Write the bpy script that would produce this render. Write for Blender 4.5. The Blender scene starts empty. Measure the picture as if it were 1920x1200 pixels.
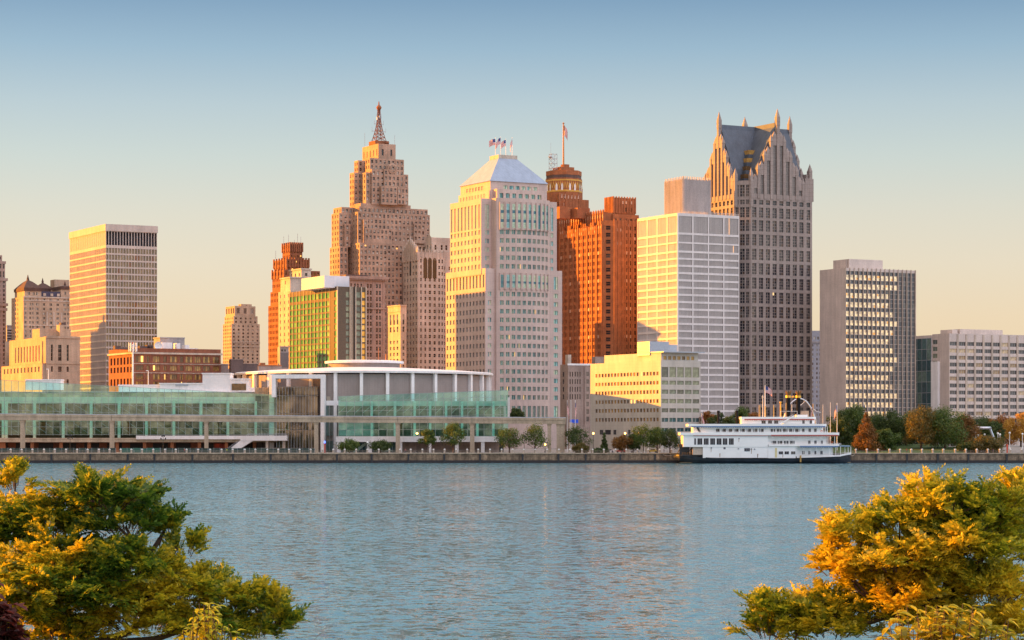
import bpy, math, random
import numpy as np
from mathutils import Vector
random.seed(7); rng = np.random.default_rng(7)
R = math.radians
# ------------------------------------------------------------------ camera, world, sun, exposure
scn = bpy.context.scene
col = scn.collection
F, HX, HY, CZ = 4400.0, 960.0, 806.0, 13.4       # focal length in photo pixels, principal column, horizon row, eye height
cam = bpy.data.objects.new('camera', bpy.data.cameras.new('camera')); col.objects.link(cam)
cam.location = (0, 0, CZ); cam.rotation_euler = (R(90), 0, 0)
cam.data.sensor_width = 36; cam.data.lens = F/1920*36; cam.data.shift_y = (HY-600)/1920
cam.data.clip_start = .5; cam.data.clip_end = 60000
scn.camera = cam
SUN_EL, SUN_DIR = R(10.6), Vector((-.975, .222, 0)).normalized()
sun = bpy.data.objects.new('sun', bpy.data.lights.new('sun', 'SUN')); col.objects.link(sun)
sd = Vector((SUN_DIR.x*math.cos(SUN_EL), SUN_DIR.y*math.cos(SUN_EL), math.sin(SUN_EL)))
sun.rotation_euler = (-sd).to_track_quat('-Z', 'Y').to_euler()
sun.data.energy = 5.0; sun.data.angle = R(.5); sun.data.color = (1.0, .365, .022)
w = bpy.data.worlds.new('World'); scn.world = w; w.use_nodes = True
nt = w.node_tree; nt.nodes.clear()
out = nt.nodes.new('ShaderNodeOutputWorld'); bg = nt.nodes.new('ShaderNodeBackground')
sky = nt.nodes.new('ShaderNodeTexSky'); sky.sky_type = 'NISHITA'; sky.sun_disc = False
sky.sun_elevation = SUN_EL; sky.sun_rotation = math.atan2(SUN_DIR.x, SUN_DIR.y); sky.dust_density = 2.0; sky.ozone_density = 2.0
tc = nt.nodes.new('ShaderNodeTexCoord'); sx = nt.nodes.new('ShaderNodeSeparateXYZ')
ramp = nt.nodes.new('ShaderNodeValToRGB')        # evening air by height above the horizon (sine of elevation); zenith brightened as fill
mr = nt.nodes.new('ShaderNodeMapRange'); mr.inputs[1].default_value = 0; mr.inputs[2].default_value = 1.0
cr = ramp.color_ramp; SK = 20.0/2.83
stops = [(0, (0.465, 0.34, 0.21)), (0.047, (0.45, 0.3575, 0.245)), (0.07, (0.4225, 0.365, 0.28)), (0.092, (0.3775, 0.3575, 0.3)), (0.115, (0.31, 0.34, 0.32)), (0.137, (0.245, 0.2975, 0.32)), (0.16, (0.16, 0.235, 0.2975)), (0.182, (0.095, 0.1625, 0.2425)), (0.215, (0.2, 0.265, 0.315)), (0.25, (0.29, 0.36, 0.405)), (0.34, (0.265, 0.34, 0.395)), (0.46, (0.22, 0.295, 0.355)), (0.62, (0.525, 0.5, 0.525)), (0.8, (0.81, 0.74, 0.76)), (1, (0.85, 0.775, 0.79))]
while len(cr.elements) < len(stops): cr.elements.new(.5)
for e, (p, c) in zip(cr.elements, stops): e.position = p; e.color = (*c, 1)
scl = nt.nodes.new('ShaderNodeVectorMath'); scl.operation = 'SCALE'; scl.inputs[3].default_value = SK
mx = nt.nodes.new('ShaderNodeMix'); mx.data_type = 'RGBA'; mx.inputs[0].default_value = .88
L = nt.links.new
L(tc.outputs['Generated'], sx.inputs[0]); L(sx.outputs[2], mr.inputs[0]); L(mr.outputs[0], ramp.inputs[0])
L(ramp.outputs[0], scl.inputs[0]); L(sky.outputs[0], mx.inputs[6]); 
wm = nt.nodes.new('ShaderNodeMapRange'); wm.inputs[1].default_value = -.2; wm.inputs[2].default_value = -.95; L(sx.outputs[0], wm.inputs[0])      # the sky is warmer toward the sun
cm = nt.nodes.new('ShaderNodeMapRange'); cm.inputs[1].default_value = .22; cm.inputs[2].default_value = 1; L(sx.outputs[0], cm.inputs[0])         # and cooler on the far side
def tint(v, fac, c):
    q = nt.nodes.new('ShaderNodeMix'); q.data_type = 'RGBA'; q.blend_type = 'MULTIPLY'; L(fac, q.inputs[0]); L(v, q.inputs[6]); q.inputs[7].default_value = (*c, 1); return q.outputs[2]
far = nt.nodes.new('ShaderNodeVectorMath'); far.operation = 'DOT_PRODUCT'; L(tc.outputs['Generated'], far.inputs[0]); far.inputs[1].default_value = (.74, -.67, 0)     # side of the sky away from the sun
bm = nt.nodes.new('ShaderNodeMapRange'); bm.inputs[1].default_value = .22; bm.inputs[2].default_value = .9; bm.inputs[3].default_value = 1.0; bm.inputs[4].default_value = 2.4; L(far.outputs['Value'], bm.inputs[0])   # sky brightened here as added fill for the shaded fronts
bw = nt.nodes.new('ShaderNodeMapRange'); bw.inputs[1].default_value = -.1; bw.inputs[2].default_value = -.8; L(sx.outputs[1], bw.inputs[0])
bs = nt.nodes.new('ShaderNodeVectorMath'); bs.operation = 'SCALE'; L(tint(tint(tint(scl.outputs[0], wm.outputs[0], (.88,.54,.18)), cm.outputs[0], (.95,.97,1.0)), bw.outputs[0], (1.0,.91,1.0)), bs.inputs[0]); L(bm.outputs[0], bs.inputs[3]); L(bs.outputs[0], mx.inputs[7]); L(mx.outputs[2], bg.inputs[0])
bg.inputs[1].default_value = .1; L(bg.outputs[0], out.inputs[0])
vs = scn.view_settings; vs.view_transform = 'Standard'; vs.look = 'None'; vs.gamma = 1; vs.exposure = 1.5; vs.use_curve_mapping = False
scn.render.engine = 'CYCLES'; scn.cycles.max_bounces = 6; scn.cycles.transparent_max_bounces = 12
scn.cycles.caustics_reflective = False; scn.cycles.caustics_refractive = False

GZ = 4.0                                          # city ground
TH = R(28.7)                                      # street grid
# ------------------------------------------------------------------ helpers
def WX(px, D): return (px-HX)/F*D
def WZ(py, D): return CZ+(HY-py)/F*D
def tag(o, label=None, cat=None, group=None, kind=None):
    if label: o['label'] = label
    if cat: o['category'] = cat
    if group: o['group'] = group
    if kind: o['kind'] = kind
    return o
class MB:
    """collects faces of one mesh"""
    def __init__(s): s.v = []; s.f = []; s.m = []
    def face(s, pts, m=0):
        i = len(s.v); s.v.extend(pts); s.f.append(tuple(range(i, i+len(pts)))); s.m.append(m)
    def box(s, x0, x1, y0, y1, z0, z1, m=0, bottom=True):
        a = [(x0,y0,z0),(x1,y0,z0),(x1,y1,z0),(x0,y1,z0),(x0,y0,z1),(x1,y0,z1),(x1,y1,z1),(x0,y1,z1)]
        i = len(s.v); s.v.extend(a)
        fs = [(0,1,5,4),(1,2,6,5),(2,3,7,6),(3,0,4,7),(4,5,6,7)]+([(3,2,1,0)] if bottom else [])
        for f in fs: s.f.append(tuple(i+k for k in f)); s.m.append(m)
    def prism(s, poly, z0, z1, m=0, top=True, bottom=False):
        n = len(poly); i = len(s.v)
        s.v.extend([(p[0],p[1],z0) for p in poly]); s.v.extend([(p[0],p[1],z1) for p in poly])
        for k in range(n):
            s.f.append((i+k, i+(k+1)%n, i+n+(k+1)%n, i+n+k)); s.m.append(m)
        if top: s.f.append(tuple(i+n+k for k in range(n))); s.m.append(m)
        if bottom: s.f.append(tuple(i+k for k in range(n-1,-1,-1))); s.m.append(m)
    def ring(s, cx, cy, prof, n=24, m=0, cap=True, a0=0, a1=2*math.pi):
        """surface of revolution; prof = [(r,z)] bottom to top"""
        full = abs(a1-a0-2*math.pi) < 1e-6; k = n if full else n+1; i = len(s.v)
        for r, z in prof:
            for j in range(k):
                a = a0+(a1-a0)*j/n; s.v.append((cx+r*math.cos(a), cy+r*math.sin(a), z))
        for q in range(len(prof)-1):
            for j in range(n):
                s.f.append((i+q*k+j, i+q*k+(j+1)%k, i+(q+1)*k+(j+1)%k, i+(q+1)*k+j)); s.m.append(m)
        if cap and full and prof[-1][0] > 0: s.f.append(tuple(i+(len(prof)-1)*k+j for j in range(k))); s.m.append(m)
    def tube(s, pts, rad, n=6, m=0, cap=True):
        pts = [Vector(p) for p in pts]; i = len(s.v)
        rads = rad if isinstance(rad, (list, tuple)) else [rad]*len(pts)
        for k, p in enumerate(pts):
            d = (pts[min(k+1, len(pts)-1)]-pts[max(k-1, 0)]).normalized()
            a = d.orthogonal().normalized() if abs(d.z) < .9 else d.cross(Vector((1,0,0))).normalized(); b = d.cross(a)
            if abs(d.z) < .9: a = d.cross(Vector((0,0,1))).normalized(); b = d.cross(a)
            for j in range(n):
                t = 2*math.pi*j/n; q = p+(a*math.cos(t)+b*math.sin(t))*rads[k]; s.v.append(tuple(q))
        for k in range(len(pts)-1):
            for j in range(n):
                s.f.append((i+k*n+j, i+k*n+(j+1)%n, i+(k+1)*n+(j+1)%n, i+(k+1)*n+j)); s.m.append(m)
        if cap:
            s.f.append(tuple(i+(len(pts)-1)*n+j for j in range(n))); s.m.append(m)
            s.f.append(tuple(i+j for j in range(n-1,-1,-1))); s.m.append(m)
    def bar(s, a, b, wx, wy=None, m=0): s.tube([a, b], wx, 4, m)
    def pyr(s, x0, x1, y0, y1, z0, z1, m=0):
        c = ((x0+x1)/2, (y0+y1)/2, z1); p = [(x0,y0,z0),(x1,y0,z0),(x1,y1,z0),(x0,y1,z0)]
        for k in range(4): s.face([p[k], p[(k+1)%4], c], m)
    def mesh(s, name, mats):
        me = bpy.data.meshes.new(name); me.from_pydata(s.v, [], s.f)
        for m in (mats if isinstance(mats, (list, tuple)) else [mats]): me.materials.append(m)
        if any(s.m): me.polygons.foreach_set('material_index', s.m)
        me.update(); return me
    def build(s, name, mats, parent=None, loc=None, smooth=False):
        me = s.mesh(name, mats)
        if smooth: me.polygons.foreach_set('use_smooth', [True]*len(me.polygons))
        o = bpy.data.objects.new(name, me); col.objects.link(o)
        if parent: o.parent = parent
        if loc: o.location = loc
        return o
def empty(name, loc=(0,0,0), rz=0, label=None, cat=None, group=None):
    o = bpy.data.objects.new(name, None); col.objects.link(o); o.location = loc; o.rotation_euler = (0,0,rz); o.empty_display_size = 2
    return tag(o, label, cat, group)
def copy_tree(o, parent=None):
    c = o.copy(); col.objects.link(c)
    if parent: c.parent = parent
    for ch in KIDS.get(o.name, []): copy_tree(ch, c)
    return c
KIDS = {}
def kids_of(root):
    for o in list(col.objects):
        if o.parent is not None and o.parent.name == root.name: KIDS.setdefault(root.name, []).append(o); kids_of(o)
# ------------------------------------------------------------------ materials
def nodes(name):
    m = bpy.data.materials.new(name); m.use_nodes = True; t = m.node_tree; b = t.nodes['Principled BSDF']
    return m, t, b
def N(t, typ, **kw):
    n = t.nodes.new(typ)
    for k, v in kw.items(): setattr(n, k, v)
    return n
def math_(t, op, a, b=None):
    n = N(t, 'ShaderNodeMath', operation=op)
    for i, x in enumerate((a, b)):
        if x is None: continue
        if isinstance(x, (int, float)): n.inputs[i].default_value = x
        else: t.links.new(x, n.inputs[i])
    return n.outputs[0]
def mixc(t, fac, a, b, mode='MIX'):
    n = N(t, 'ShaderNodeMix', data_type='RGBA', blend_type=mode)
    for i, x in ((0, fac), (6, a), (7, b)):
        if isinstance(x, (int, float)): n.inputs[i].default_value = x
        elif isinstance(x, tuple): n.inputs[i].default_value = (*x, 1)
        else: t.links.new(x, n.inputs[i])
    return n.outputs[2]
def noise(t, vec, scale, detail=4, rough=.55):
    n = N(t, 'ShaderNodeTexNoise'); n.inputs['Scale'].default_value = scale; n.inputs['Detail'].default_value = detail; n.inputs['Roughness'].default_value = rough
    t.links.new(vec, n.inputs['Vector']); return n
def mapr(t, v, a, b, c, d):
    n = N(t, 'ShaderNodeMapRange'); t.links.new(v, n.inputs[0])
    for i, x in enumerate((a, b, c, d)): n.inputs[i+1].default_value = x
    return n.outputs[0]
def wall(name, c, var=.22, scale=.12, rough=.85, jz=0, jx=0, jd=.78, jt=.06, stain=.25, fine=.18):
    m, t, b = nodes(name); tc = N(t, 'ShaderNodeTexCoord').outputs['Object']
    n1 = noise(t, tc, scale, 5); f1 = mapr(t, n1.outputs[0], .3, .7, 1-var, 1+var*.6)
    mp = N(t, 'ShaderNodeMapping'); t.links.new(tc, mp.inputs[0]); mp.inputs['Scale'].default_value = (.5, .5, .045)
    n2 = noise(t, mp.outputs[0], 1.0, 5, .65); f2 = mapr(t, n2.outputs[0], .35, .7, 1.06, 1-stain)
    n3 = noise(t, tc, 1.7, 3, .7); f3 = mapr(t, n3.outputs[0], .3, .7, 1-fine, 1+fine)
    f = math_(t, 'MULTIPLY', math_(t, 'MULTIPLY', f1, f2), f3)
    sp = N(t, 'ShaderNodeSeparateXYZ'); t.links.new(tc, sp.inputs[0])
    for v, j in ((sp.outputs[2], jz), (math_(t, 'ADD', sp.outputs[0], sp.outputs[1]), jx)):
        if j:
            fr = math_(t, 'FRACT', math_(t, 'DIVIDE', v, j)); lt = math_(t, 'LESS_THAN', fr, jt)
            f = math_(t, 'MULTIPLY', f, math_(t, 'SUBTRACT', 1.0, math_(t, 'MULTIPLY', lt, 1-jd)))
    cc = N(t, 'ShaderNodeVectorMath', operation='SCALE'); cc.inputs[0].default_value = c; t.links.new(f, cc.inputs[3])
    t.links.new(cc.outputs[0], b.inputs['Base Color']); b.inputs['Roughness'].default_value = rough
    return m
def glass(name, stops, rough=.07, metal=0.0, ior=1.5, emit=None):
    """window panes: each pane takes one of the colours in stops = [(share from, colour)]; emit = (share from, colour, strength) for lit rooms"""
    m, t, b = nodes(name)
    r = math_(t, 'FRACT', math_(t, 'ADD', N(t, 'ShaderNodeObjectInfo').outputs['Random'], N(t, 'ShaderNodeNewGeometry').outputs['Random Per Island']))
    rp = N(t, 'ShaderNodeValToRGB'); rp.color_ramp.interpolation = 'CONSTANT'; e = rp.color_ramp.elements
    while len(e) < len(stops): e.new(.5)
    for q, (p, c) in zip(e, stops): q.position = p; q.color = (*c, 1)
    if len(stops) == 1:
        for q in e: q.color = (*stops[0][1], 1)
    t.links.new(r, rp.inputs[0])
    tc = N(t, 'ShaderNodeTexCoord').outputs['Object']; n1 = noise(t, tc, .9, 3); f = mapr(t, n1.outputs[0], .3, .7, .7, 1.3)
    cc = N(t, 'ShaderNodeVectorMath', operation='SCALE'); t.links.new(rp.outputs[0], cc.inputs[0]); t.links.new(f, cc.inputs[3])
    t.links.new(cc.outputs[0], b.inputs['Base Color']); b.inputs['Roughness'].default_value = rough; b.inputs['Metallic'].default_value = metal; b.inputs['IOR'].default_value = ior
    if emit:
        b.inputs['Emission Color'].default_value = (*emit[1], 1)
        r2 = math_(t, 'FRACT', math_(t, 'MULTIPLY', r, 7.31))
        t.links.new(math_(t, 'MULTIPLY', math_(t, 'GREATER_THAN', r2, emit[0]), emit[2]), b.inputs['Emission Strength'])
    return m
def plain(name, c, rough=.6, metal=0.0, var=.12, scale=1.5, emit=0):
    m, t, b = nodes(name); tc = N(t, 'ShaderNodeTexCoord').outputs['Object']
    n1 = noise(t, tc, scale, 4); f = mapr(t, n1.outputs[0], .3, .7, 1-var, 1+var)
    cc = N(t, 'ShaderNodeVectorMath', operation='SCALE'); cc.inputs[0].default_value = c; t.links.new(f, cc.inputs[3])
    t.links.new(cc.outputs[0], b.inputs['Base Color']); b.inputs['Roughness'].default_value = rough; b.inputs['Metallic'].default_value = metal
    if emit: b.inputs['Emission Color'].default_value = (*c, 1); b.inputs['Emission Strength'].default_value = emit
    return m
def sheet_glass(name, tint, refl, dif, f_refl=.35, f_dif=.12, rough=.03):
    """thin tinted curtain glass one can partly see through"""
    m, t, b = nodes(name); t.nodes.remove(b); o = t.nodes['Material Output']
    tr = N(t, 'ShaderNodeBsdfTransparent'); tr.inputs[0].default_value = (*tint, 1)
    gl = N(t, 'ShaderNodeBsdfGlossy'); gl.inputs[0].default_value = (*refl, 1); gl.inputs['Roughness'].default_value = rough
    df = N(t, 'ShaderNodeBsdfDiffuse'); df.inputs[0].default_value = (*dif, 1)
    m1 = N(t, 'ShaderNodeMixShader'); m2 = N(t, 'ShaderNodeMixShader')
    tc = N(t, 'ShaderNodeTexCoord').outputs['Object']; n1 = noise(t, tc, .11, 4, .6)
    r = N(t, 'ShaderNodeNewGeometry').outputs['Random Per Island']
    k = math_(t, 'ADD', mapr(t, n1.outputs[0], .35, .65, f_refl*.2, f_refl*2.2), math_(t, 'MULTIPLY', r, f_refl*.2)); t.links.new(k, m1.inputs[0])
    m2.inputs[0].default_value = f_dif
    t.links.new(tr.outputs[0], m1.inputs[1]); t.links.new(gl.outputs[0], m1.inputs[2]); t.links.new(m1.outputs[0], m2.inputs[1]); t.links.new(df.outputs[0], m2.inputs[2]); t.links.new(m2.outputs[0], o.inputs[0])
    return m
def leafmat(name, cols, scale=1.2, trans=.45, rough=.5):
    """leaves: two or three colours mixed by clump and by leaf, light passing through"""
    m, t, b = nodes(name); t.nodes.remove(b); o = t.nodes['Material Output']
    tc = N(t, 'ShaderNodeTexCoord').outputs['Object']; n1 = noise(t, tc, scale, 3); r = N(t, 'ShaderNodeNewGeometry').outputs['Random Per Island']
    k = math_(t, 'ADD', mapr(t, n1.outputs[0], .32, .68, 0, 1), math_(t, 'MULTIPLY', math_(t, 'SUBTRACT', r, .5), .5))
    rp = N(t, 'ShaderNodeValToRGB'); e = rp.color_ramp.elements
    while len(e) < len(cols): e.new(.5)
    for i, (q, c) in enumerate(zip(e, cols)): q.position = i/(len(cols)-1); q.color = (*c, 1)
    t.links.new(k, rp.inputs[0]); v = mapr(t, r, 0, 1, .75, 1.25)
    cc = N(t, 'ShaderNodeVectorMath', operation='SCALE'); t.links.new(rp.outputs[0], cc.inputs[0]); t.links.new(v, cc.inputs[3])
    d = N(t, 'ShaderNodeBsdfDiffuse'); tl = N(t, 'ShaderNodeBsdfTranslucent'); g = N(t, 'ShaderNodeBsdfGlossy'); g.inputs['Roughness'].default_value = rough; g.inputs[0].default_value = (.6,.6,.6,1)
    t.links.new(cc.outputs[0], d.inputs[0]); t.links.new(cc.outputs[0], tl.inputs[0])
    a = N(t, 'ShaderNodeMixShader'); a.inputs[0].default_value = trans; t.links.new(d.outputs[0], a.inputs[1]); t.links.new(tl.outputs[0], a.inputs[2])
    a2 = N(t, 'ShaderNodeMixShader'); a2.inputs[0].default_value = .04; t.links.new(a.outputs[0], a2.inputs[1]); t.links.new(g.outputs[0], a2.inputs[2]); t.links.new(a2.outputs[0], o.inputs[0])
    return m
M = dict(
 white_frame=wall('white_precast', (.55,.46,.40), var=.1, jz=0, stain=.15, fine=.08),
 lattice=wall('lattice_white', (.70,.66,.635), var=.08, jz=0, stain=.12, fine=.06),
 white=wall('white_render', (.85,.82,.80), var=.08, stain=.12, fine=.06),
 lime=wall('limestone', (.50,.36,.25), jz=1.2, jx=0, jd=.88),
 limepale=wall('pale_limestone', (.56,.46,.37), jz=1.5, jd=.9),
 penob=wall('pinkish_limestone', (.44,.30,.215), jz=3.4, jd=.9, var=.25),
 granite=wall('pink_granite', (.57,.44,.385), jz=4.0, jx=6.0, jd=.84, jt=.03, var=.1, stain=.12, fine=.08),
 brick=wall('orange_brick', (.385,.14,.055), var=.25, scale=.3, jz=.9, jd=.85),
 brickdark=wall('dark_orange_brick', (.29,.10,.04), var=.25, scale=.3),
 brickred=wall('red_brown_brick', (.27,.095,.05), var=.25, scale=.3),
 brown=wall('brown_stone', (.36,.265,.22), jz=1.4, jd=.9),
 taupe=wall('taupe_granite', (.335,.275,.245), jz=2.2, jx=0, jd=.8, jt=.08, var=.12),
 bluegrey=wall('slate_roof', (.085,.105,.135), jz=1.1, jd=.9, var=.1, rough=.6),
 ivory=wall('ivory_stone', (.53,.49,.43), jz=1.4, jx=0, jd=.86, var=.1, stain=.15, fine=.06),
 beige=wall('beige_marble', (.64,.54,.48), jz=1.6, jx=1.6, jd=.93, var=.12, stain=.15, fine=.15),
 concrete=wall('tan_concrete', (.50,.40,.285), var=.15, stain=.3),
 greycon=wall('grey_concrete', (.36,.34,.34)),
 tile=wall('taupe_tile_panel', (.33,.275,.25), jz=.8, jx=1.2, jd=.86, jt=.06, var=.1, stain=.1, fine=.05),
 dark=wall('dark_brown_brick', (.13,.085,.075), var=.2),
 copper=wall('rust_brown_roof', (.11,.055,.04), var=.3, scale=.5),
 seawall=wall('seawall_stone', (.29,.205,.13), var=.45, scale=.5, stain=.55, jz=1.3, jx=2.6, jd=.6, jt=.05, fine=.35),
 paving=wall('paving', (.30,.27,.24), var=.15),
 pyramid=wall('pale_blue_metal_roof', (.31,.38,.48), var=.1, scale=.2, rough=.5, jx=2.0, jd=.85, jt=.08, stain=.12, fine=.06),
 roofwhite=plain('white_roofing', (.76,.74,.75), .5, var=.05),
 metalgrey=plain('grey_metal', (.42,.45,.50), .45, .3),
 steel=plain('bright_steel', (.55,.56,.58), .3, .8),
 bronze=plain('bronze_panel', (.085,.055,.032), .35, .1, var=.2),
 black=plain('black_paint', (.025,.027,.03), .45, var=.3),
 gold=plain('gold_paint', (.75,.45,.08), .35, .4),
 whitepaint=plain('white_paint', (.80,.79,.76), .4, var=.06, scale=.4),
 red=plain('red_paint', (.42,.08,.06), .5), blue=plain('blue_paint', (.10,.19,.36), .5), flagblue=plain('flag_blue', (.05,.07,.22), .8),
 flagred=plain('flag_red', (.55,.07,.06), .8), flagwhite=plain('flag_white', (.75,.70,.68), .8),
 louvre=plain('dark_louvre', (.05,.045,.055), .6), flatblack=plain('flat_black', (.03,.025,.025), .7),
 bark=plain('bark', (.10,.06,.04), .9, var=.35, scale=6),
 lamp=plain('sodium_lamp', (1,.42,.08), .4, emit=5), lampw=plain('white_globe', (.85,.85,.80), .3),
 greenfence=plain('dark_green_mesh', (.03,.055,.045), .7, var=.3, scale=.3),
 yellow=plain('yellow_paint', (.60,.42,.08), .6), hivis=plain('hi_vis_cloth', (.45,.75,.05), .8), cloth=plain('dark_cloth', (.04,.05,.08), .8), skin=plain('skin', (.45,.27,.19), .6),
 # glazing
 g_olive=glass('olive_glass', [(0,(.20,.145,.075)),(.4,(.25,.18,.095)),(.75,(.15,.11,.06)),(.95,(.20,.08,.03))]),
 g_dark=glass('dark_window', [(0,(.02,.02,.025)),(.55,(.035,.03,.03)),(.85,(.09,.08,.07))]),
 g_mixed=glass('mixed_window', [(0,(.06,.055,.055)),(.25,(.14,.125,.11)),(.45,(.30,.29,.26)),(.68,(.46,.45,.40)),(.9,(.05,.035,.03))], emit=(.994,(1,.45,.12),.6)),  # pale shares imitate blinds and the sky's reflection
 g_teal=glass('teal_blind_window', [(0,(.26,.50,.43)),(.25,(.42,.58,.42)),(.5,(.52,.58,.40)),(.72,(.22,.48,.47)),(.9,(.09,.25,.26))], emit=(.99,(1,.5,.12),.5)),
 g_tealdark=glass('teal_window', [(0,(.03,.08,.09)),(.5,(.06,.13,.13)),(.85,(.12,.19,.16))]),
 g_fin=glass('grey_brown_pane', [(0,(.13,.11,.10)),(.5,(.17,.145,.13)),(.8,(.10,.085,.078))], emit=(.996,(1,.42,.10),.6)),
 g_navy=glass('navy_window', [(0,(.02,.022,.03)),(.4,(.035,.034,.042)),(.65,(.08,.05,.035)),(.82,(.11,.10,.09))], emit=(.998,(1,.6,.25),.5)),  # brown and grey shares stand for reflections and blinds
 g_gable=glass('grey_gable_glass', [(0,(.15,.135,.125)),(.5,(.20,.18,.165))]),
 g_green=glass('green_gold_pane', [(0,(.11,.33,.11)),(.35,(.16,.40,.13)),(.7,(.08,.27,.10)),(.92,(.22,.42,.14))], rough=.12),
 g_goldreflect=glass('gold_reflection_pane', [(0,(.80,.72,.54)),(.3,(.66,.60,.47)),(.5,(.86,.76,.55)),(.82,(.45,.40,.33)),(.95,(.8,.48,.18))], rough=.12, metal=.85),  # gold of a sunlit building's reflection painted into the panes
 g_steel=glass('blue_grey_window', [(0,(.03,.042,.055)),(.6,(.045,.058,.072)),(.95,(.14,.14,.13))]),
 g_gold=glass('golden_window', [(0,(.30,.17,.05)),(.4,(.13,.075,.03)),(.75,(.42,.25,.07))], emit=(.94,(1,.5,.12),.8)),
 g_sage=glass('sage_pane', [(0,(.22,.25,.17)),(.5,(.16,.20,.15)),(.8,(.10,.12,.10))]),
 g_sunlit=glass('painted_sunlit_pane', [(0,(.60,.34,.07)),(.5,(.65,.42,.12))], rough=.1, metal=.6),  # gold of sunlit glass put into the pane colour
 curtain=sheet_glass('green_curtain_glass', (.54,.90,.85), (.70,1.0,.96), (.18,.46,.40), .10, .015),
 curtain2=sheet_glass('teal_curtain_glass', (.44,.84,.82), (.55,.95,.93), (.06,.32,.29), .10, .03),
 clear=sheet_glass('clear_glass', (.55,.52,.45), (.8,.75,.65), (.10,.09,.07), .10, .05),
 mullion=plain('grey_mullion', (.30,.36,.34), .5, .2),
)
# ------------------------------------------------------------------ buildings
class Bld:
    def __init__(s, name, label, px, D, ang=TH, cat='building', group=None, gz=GZ):
        s.X, s.Y, s.gz, s.ang = WX(px, D), D, gz, ang
        s.u = (math.cos(ang), math.sin(ang)); s.v = (-math.sin(ang), math.cos(ang))
        s.root = empty(name, (s.X, s.Y, gz), ang, label, cat, group); s.m = D/F
        s.wins = []; s.w = MB()
    def pt(s, x, y): return (s.X+x*s.u[0]+y*s.v[0], s.Y+x*s.u[1]+y*s.v[1])
    def sx(s, px, y=0):
        cx, cy = s.pt(0, y); k = (px-HX)/F; return (k*cy-cx)/(s.u[0]-k*s.u[1])
    def sy(s, px, x=0):
        cx, cy = s.pt(x, 0); k = (px-HX)/F; return (k*cy-cx)/(s.v[0]-k*s.v[1])
    def z(s, py, x=0, y=0): return CZ+(HY-py)/F*s.pt(x, y)[1]-s.gz
    def rows(s, ytop, pitch, h, n=99, x=0, y=0, zmin=1.0):
        m = s.pt(x, y)[1]/F; z1 = s.z(ytop, x, y); o = []
        for i in range(n):
            b = z1-i*pitch*m; a = b-h*m
            if a < zmin: break
            o.append((a, b))
        return o[::-1]
    def zrow(s, pairs, x=0, y=0): return sorted((s.z(b, x, y), s.z(a, x, y)) for a, b in pairs)
    def fcols(s, pairs, x0, y=0): return sorted((s.sx(a, y)-x0, s.sx(b, y)-x0) for a, b in pairs)
    def lcols(s, pairs, x, y1): return sorted((y1-s.sy(a, x), y1-s.sy(b, x)) for a, b in pairs)   # measured from the far end
    def facade(s, p0, ex, W, z0, z1, cols=(), rows=(), style=None, depth=.45, mb=None, mi=0, skip=None):
        mb = mb or s.w; nx, ny = ex[1], -ex[0]
        P = lambda a, z, d=0: (p0[0]+ex[0]*a-nx*d, p0[1]+ex[1]*a-ny*d, z)
        Q = lambda a, b, c, d: mb.face([P(a, c), P(b, c), P(b, d), P(a, d)], mi)
        rows = sorted(r for r in rows if r[0] > z0+.05 and r[1] < z1-.05); cols = [c for c in cols if c[0] > .02 and c[1] < W-.02]
        if not rows or not cols: Q(0, W, z0, z1); return
        zc = z0
        for ri, (a, b) in enumerate(rows):
            Q(0, W, zc, a); xc = 0
            for ci, (c, d) in enumerate(cols):
                if skip and skip(ri, ci): continue
                Q(xc, c, a, b); xc = d
                mb.face([P(c,a), P(c,b), P(c,b,depth), P(c,a,depth)], mi); mb.face([P(d,b), P(d,a), P(d,a,depth), P(d,b,depth)], mi)
                mb.face([P(c,b), P(d,b), P(d,b,depth), P(c,b,depth)], mi); mb.face([P(d,a), P(c,a), P(c,a,depth), P(d,a,depth)], mi)
                s.wins.append((P(c, a), ex, round(d-c, 2), round(b-a, 2), style, depth))
            Q(xc, W, a, b); zc = b
        Q(0, W, zc, z1)
    def tier(s, x0, x1, y0, y1, z0, z1, front=None, left=None, style=None, depth=.45, mb=None, mi=0, top=True, lstyle=None):
        """a box whose front (towards the river) and left (towards the sun) faces carry windows; front/left = (cols, rows)"""
        mb = mb or s.w
        s.facade((x0, y0), (1, 0), x1-x0, z0, z1, *(front or ((), ())), style=style, depth=depth, mb=mb, mi=mi)
        s.facade((x0, y1), (0, -1), y1-y0, z0, z1, *(left or ((), ())), style=lstyle or style, depth=depth, mb=mb, mi=mi)
        mb.face([(x1,y0,z0),(x1,y1,z0),(x1,y1,z1),(x1,y0,z1)], mi); mb.face([(x1,y1,z0),(x0,y1,z0),(x0,y1,z1),(x1,y1,z1)], mi)
        if top: mb.face([(x0,y0,z1),(x1,y0,z1),(x1,y1,z1),(x0,y1,z1)], mi)
    def auto(s, cpx, y, lpx, rpx, ytop, ybot, pitch, h, cp, cw, style, top=None, lcp=None, lcw=None, margin=3, mfr=.0, mb=None, mi=0, parapet=0):
        """tier given in photo pixels; windows spread evenly: cp/cw column pitch and width in metres"""
        x0 = s.sx(cpx, y); x1 = s.sx(rpx, y); y1 = s.sy(lpx, x0); z1 = s.z(ytop, x0, y); z0 = max(0, s.z(ybot, x0, y)) if ybot else 0
        m = s.pt(x0, y)[1]/F; rows = []; b = z1-margin*m
        while b-h*m > z0+.3: rows.append((b-h*m, b)); b -= pitch*m
        rows = rows[::-1]
        s.tier(x0, x1, y, y1, z0, z1, (ucols(x1-x0, cp, cw), rows), (ucols(y1-y, lcp or cp, lcw or cw), rows), style, mb=mb, mi=mi)
        return x0, x1, y, y1, z0, z1
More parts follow.
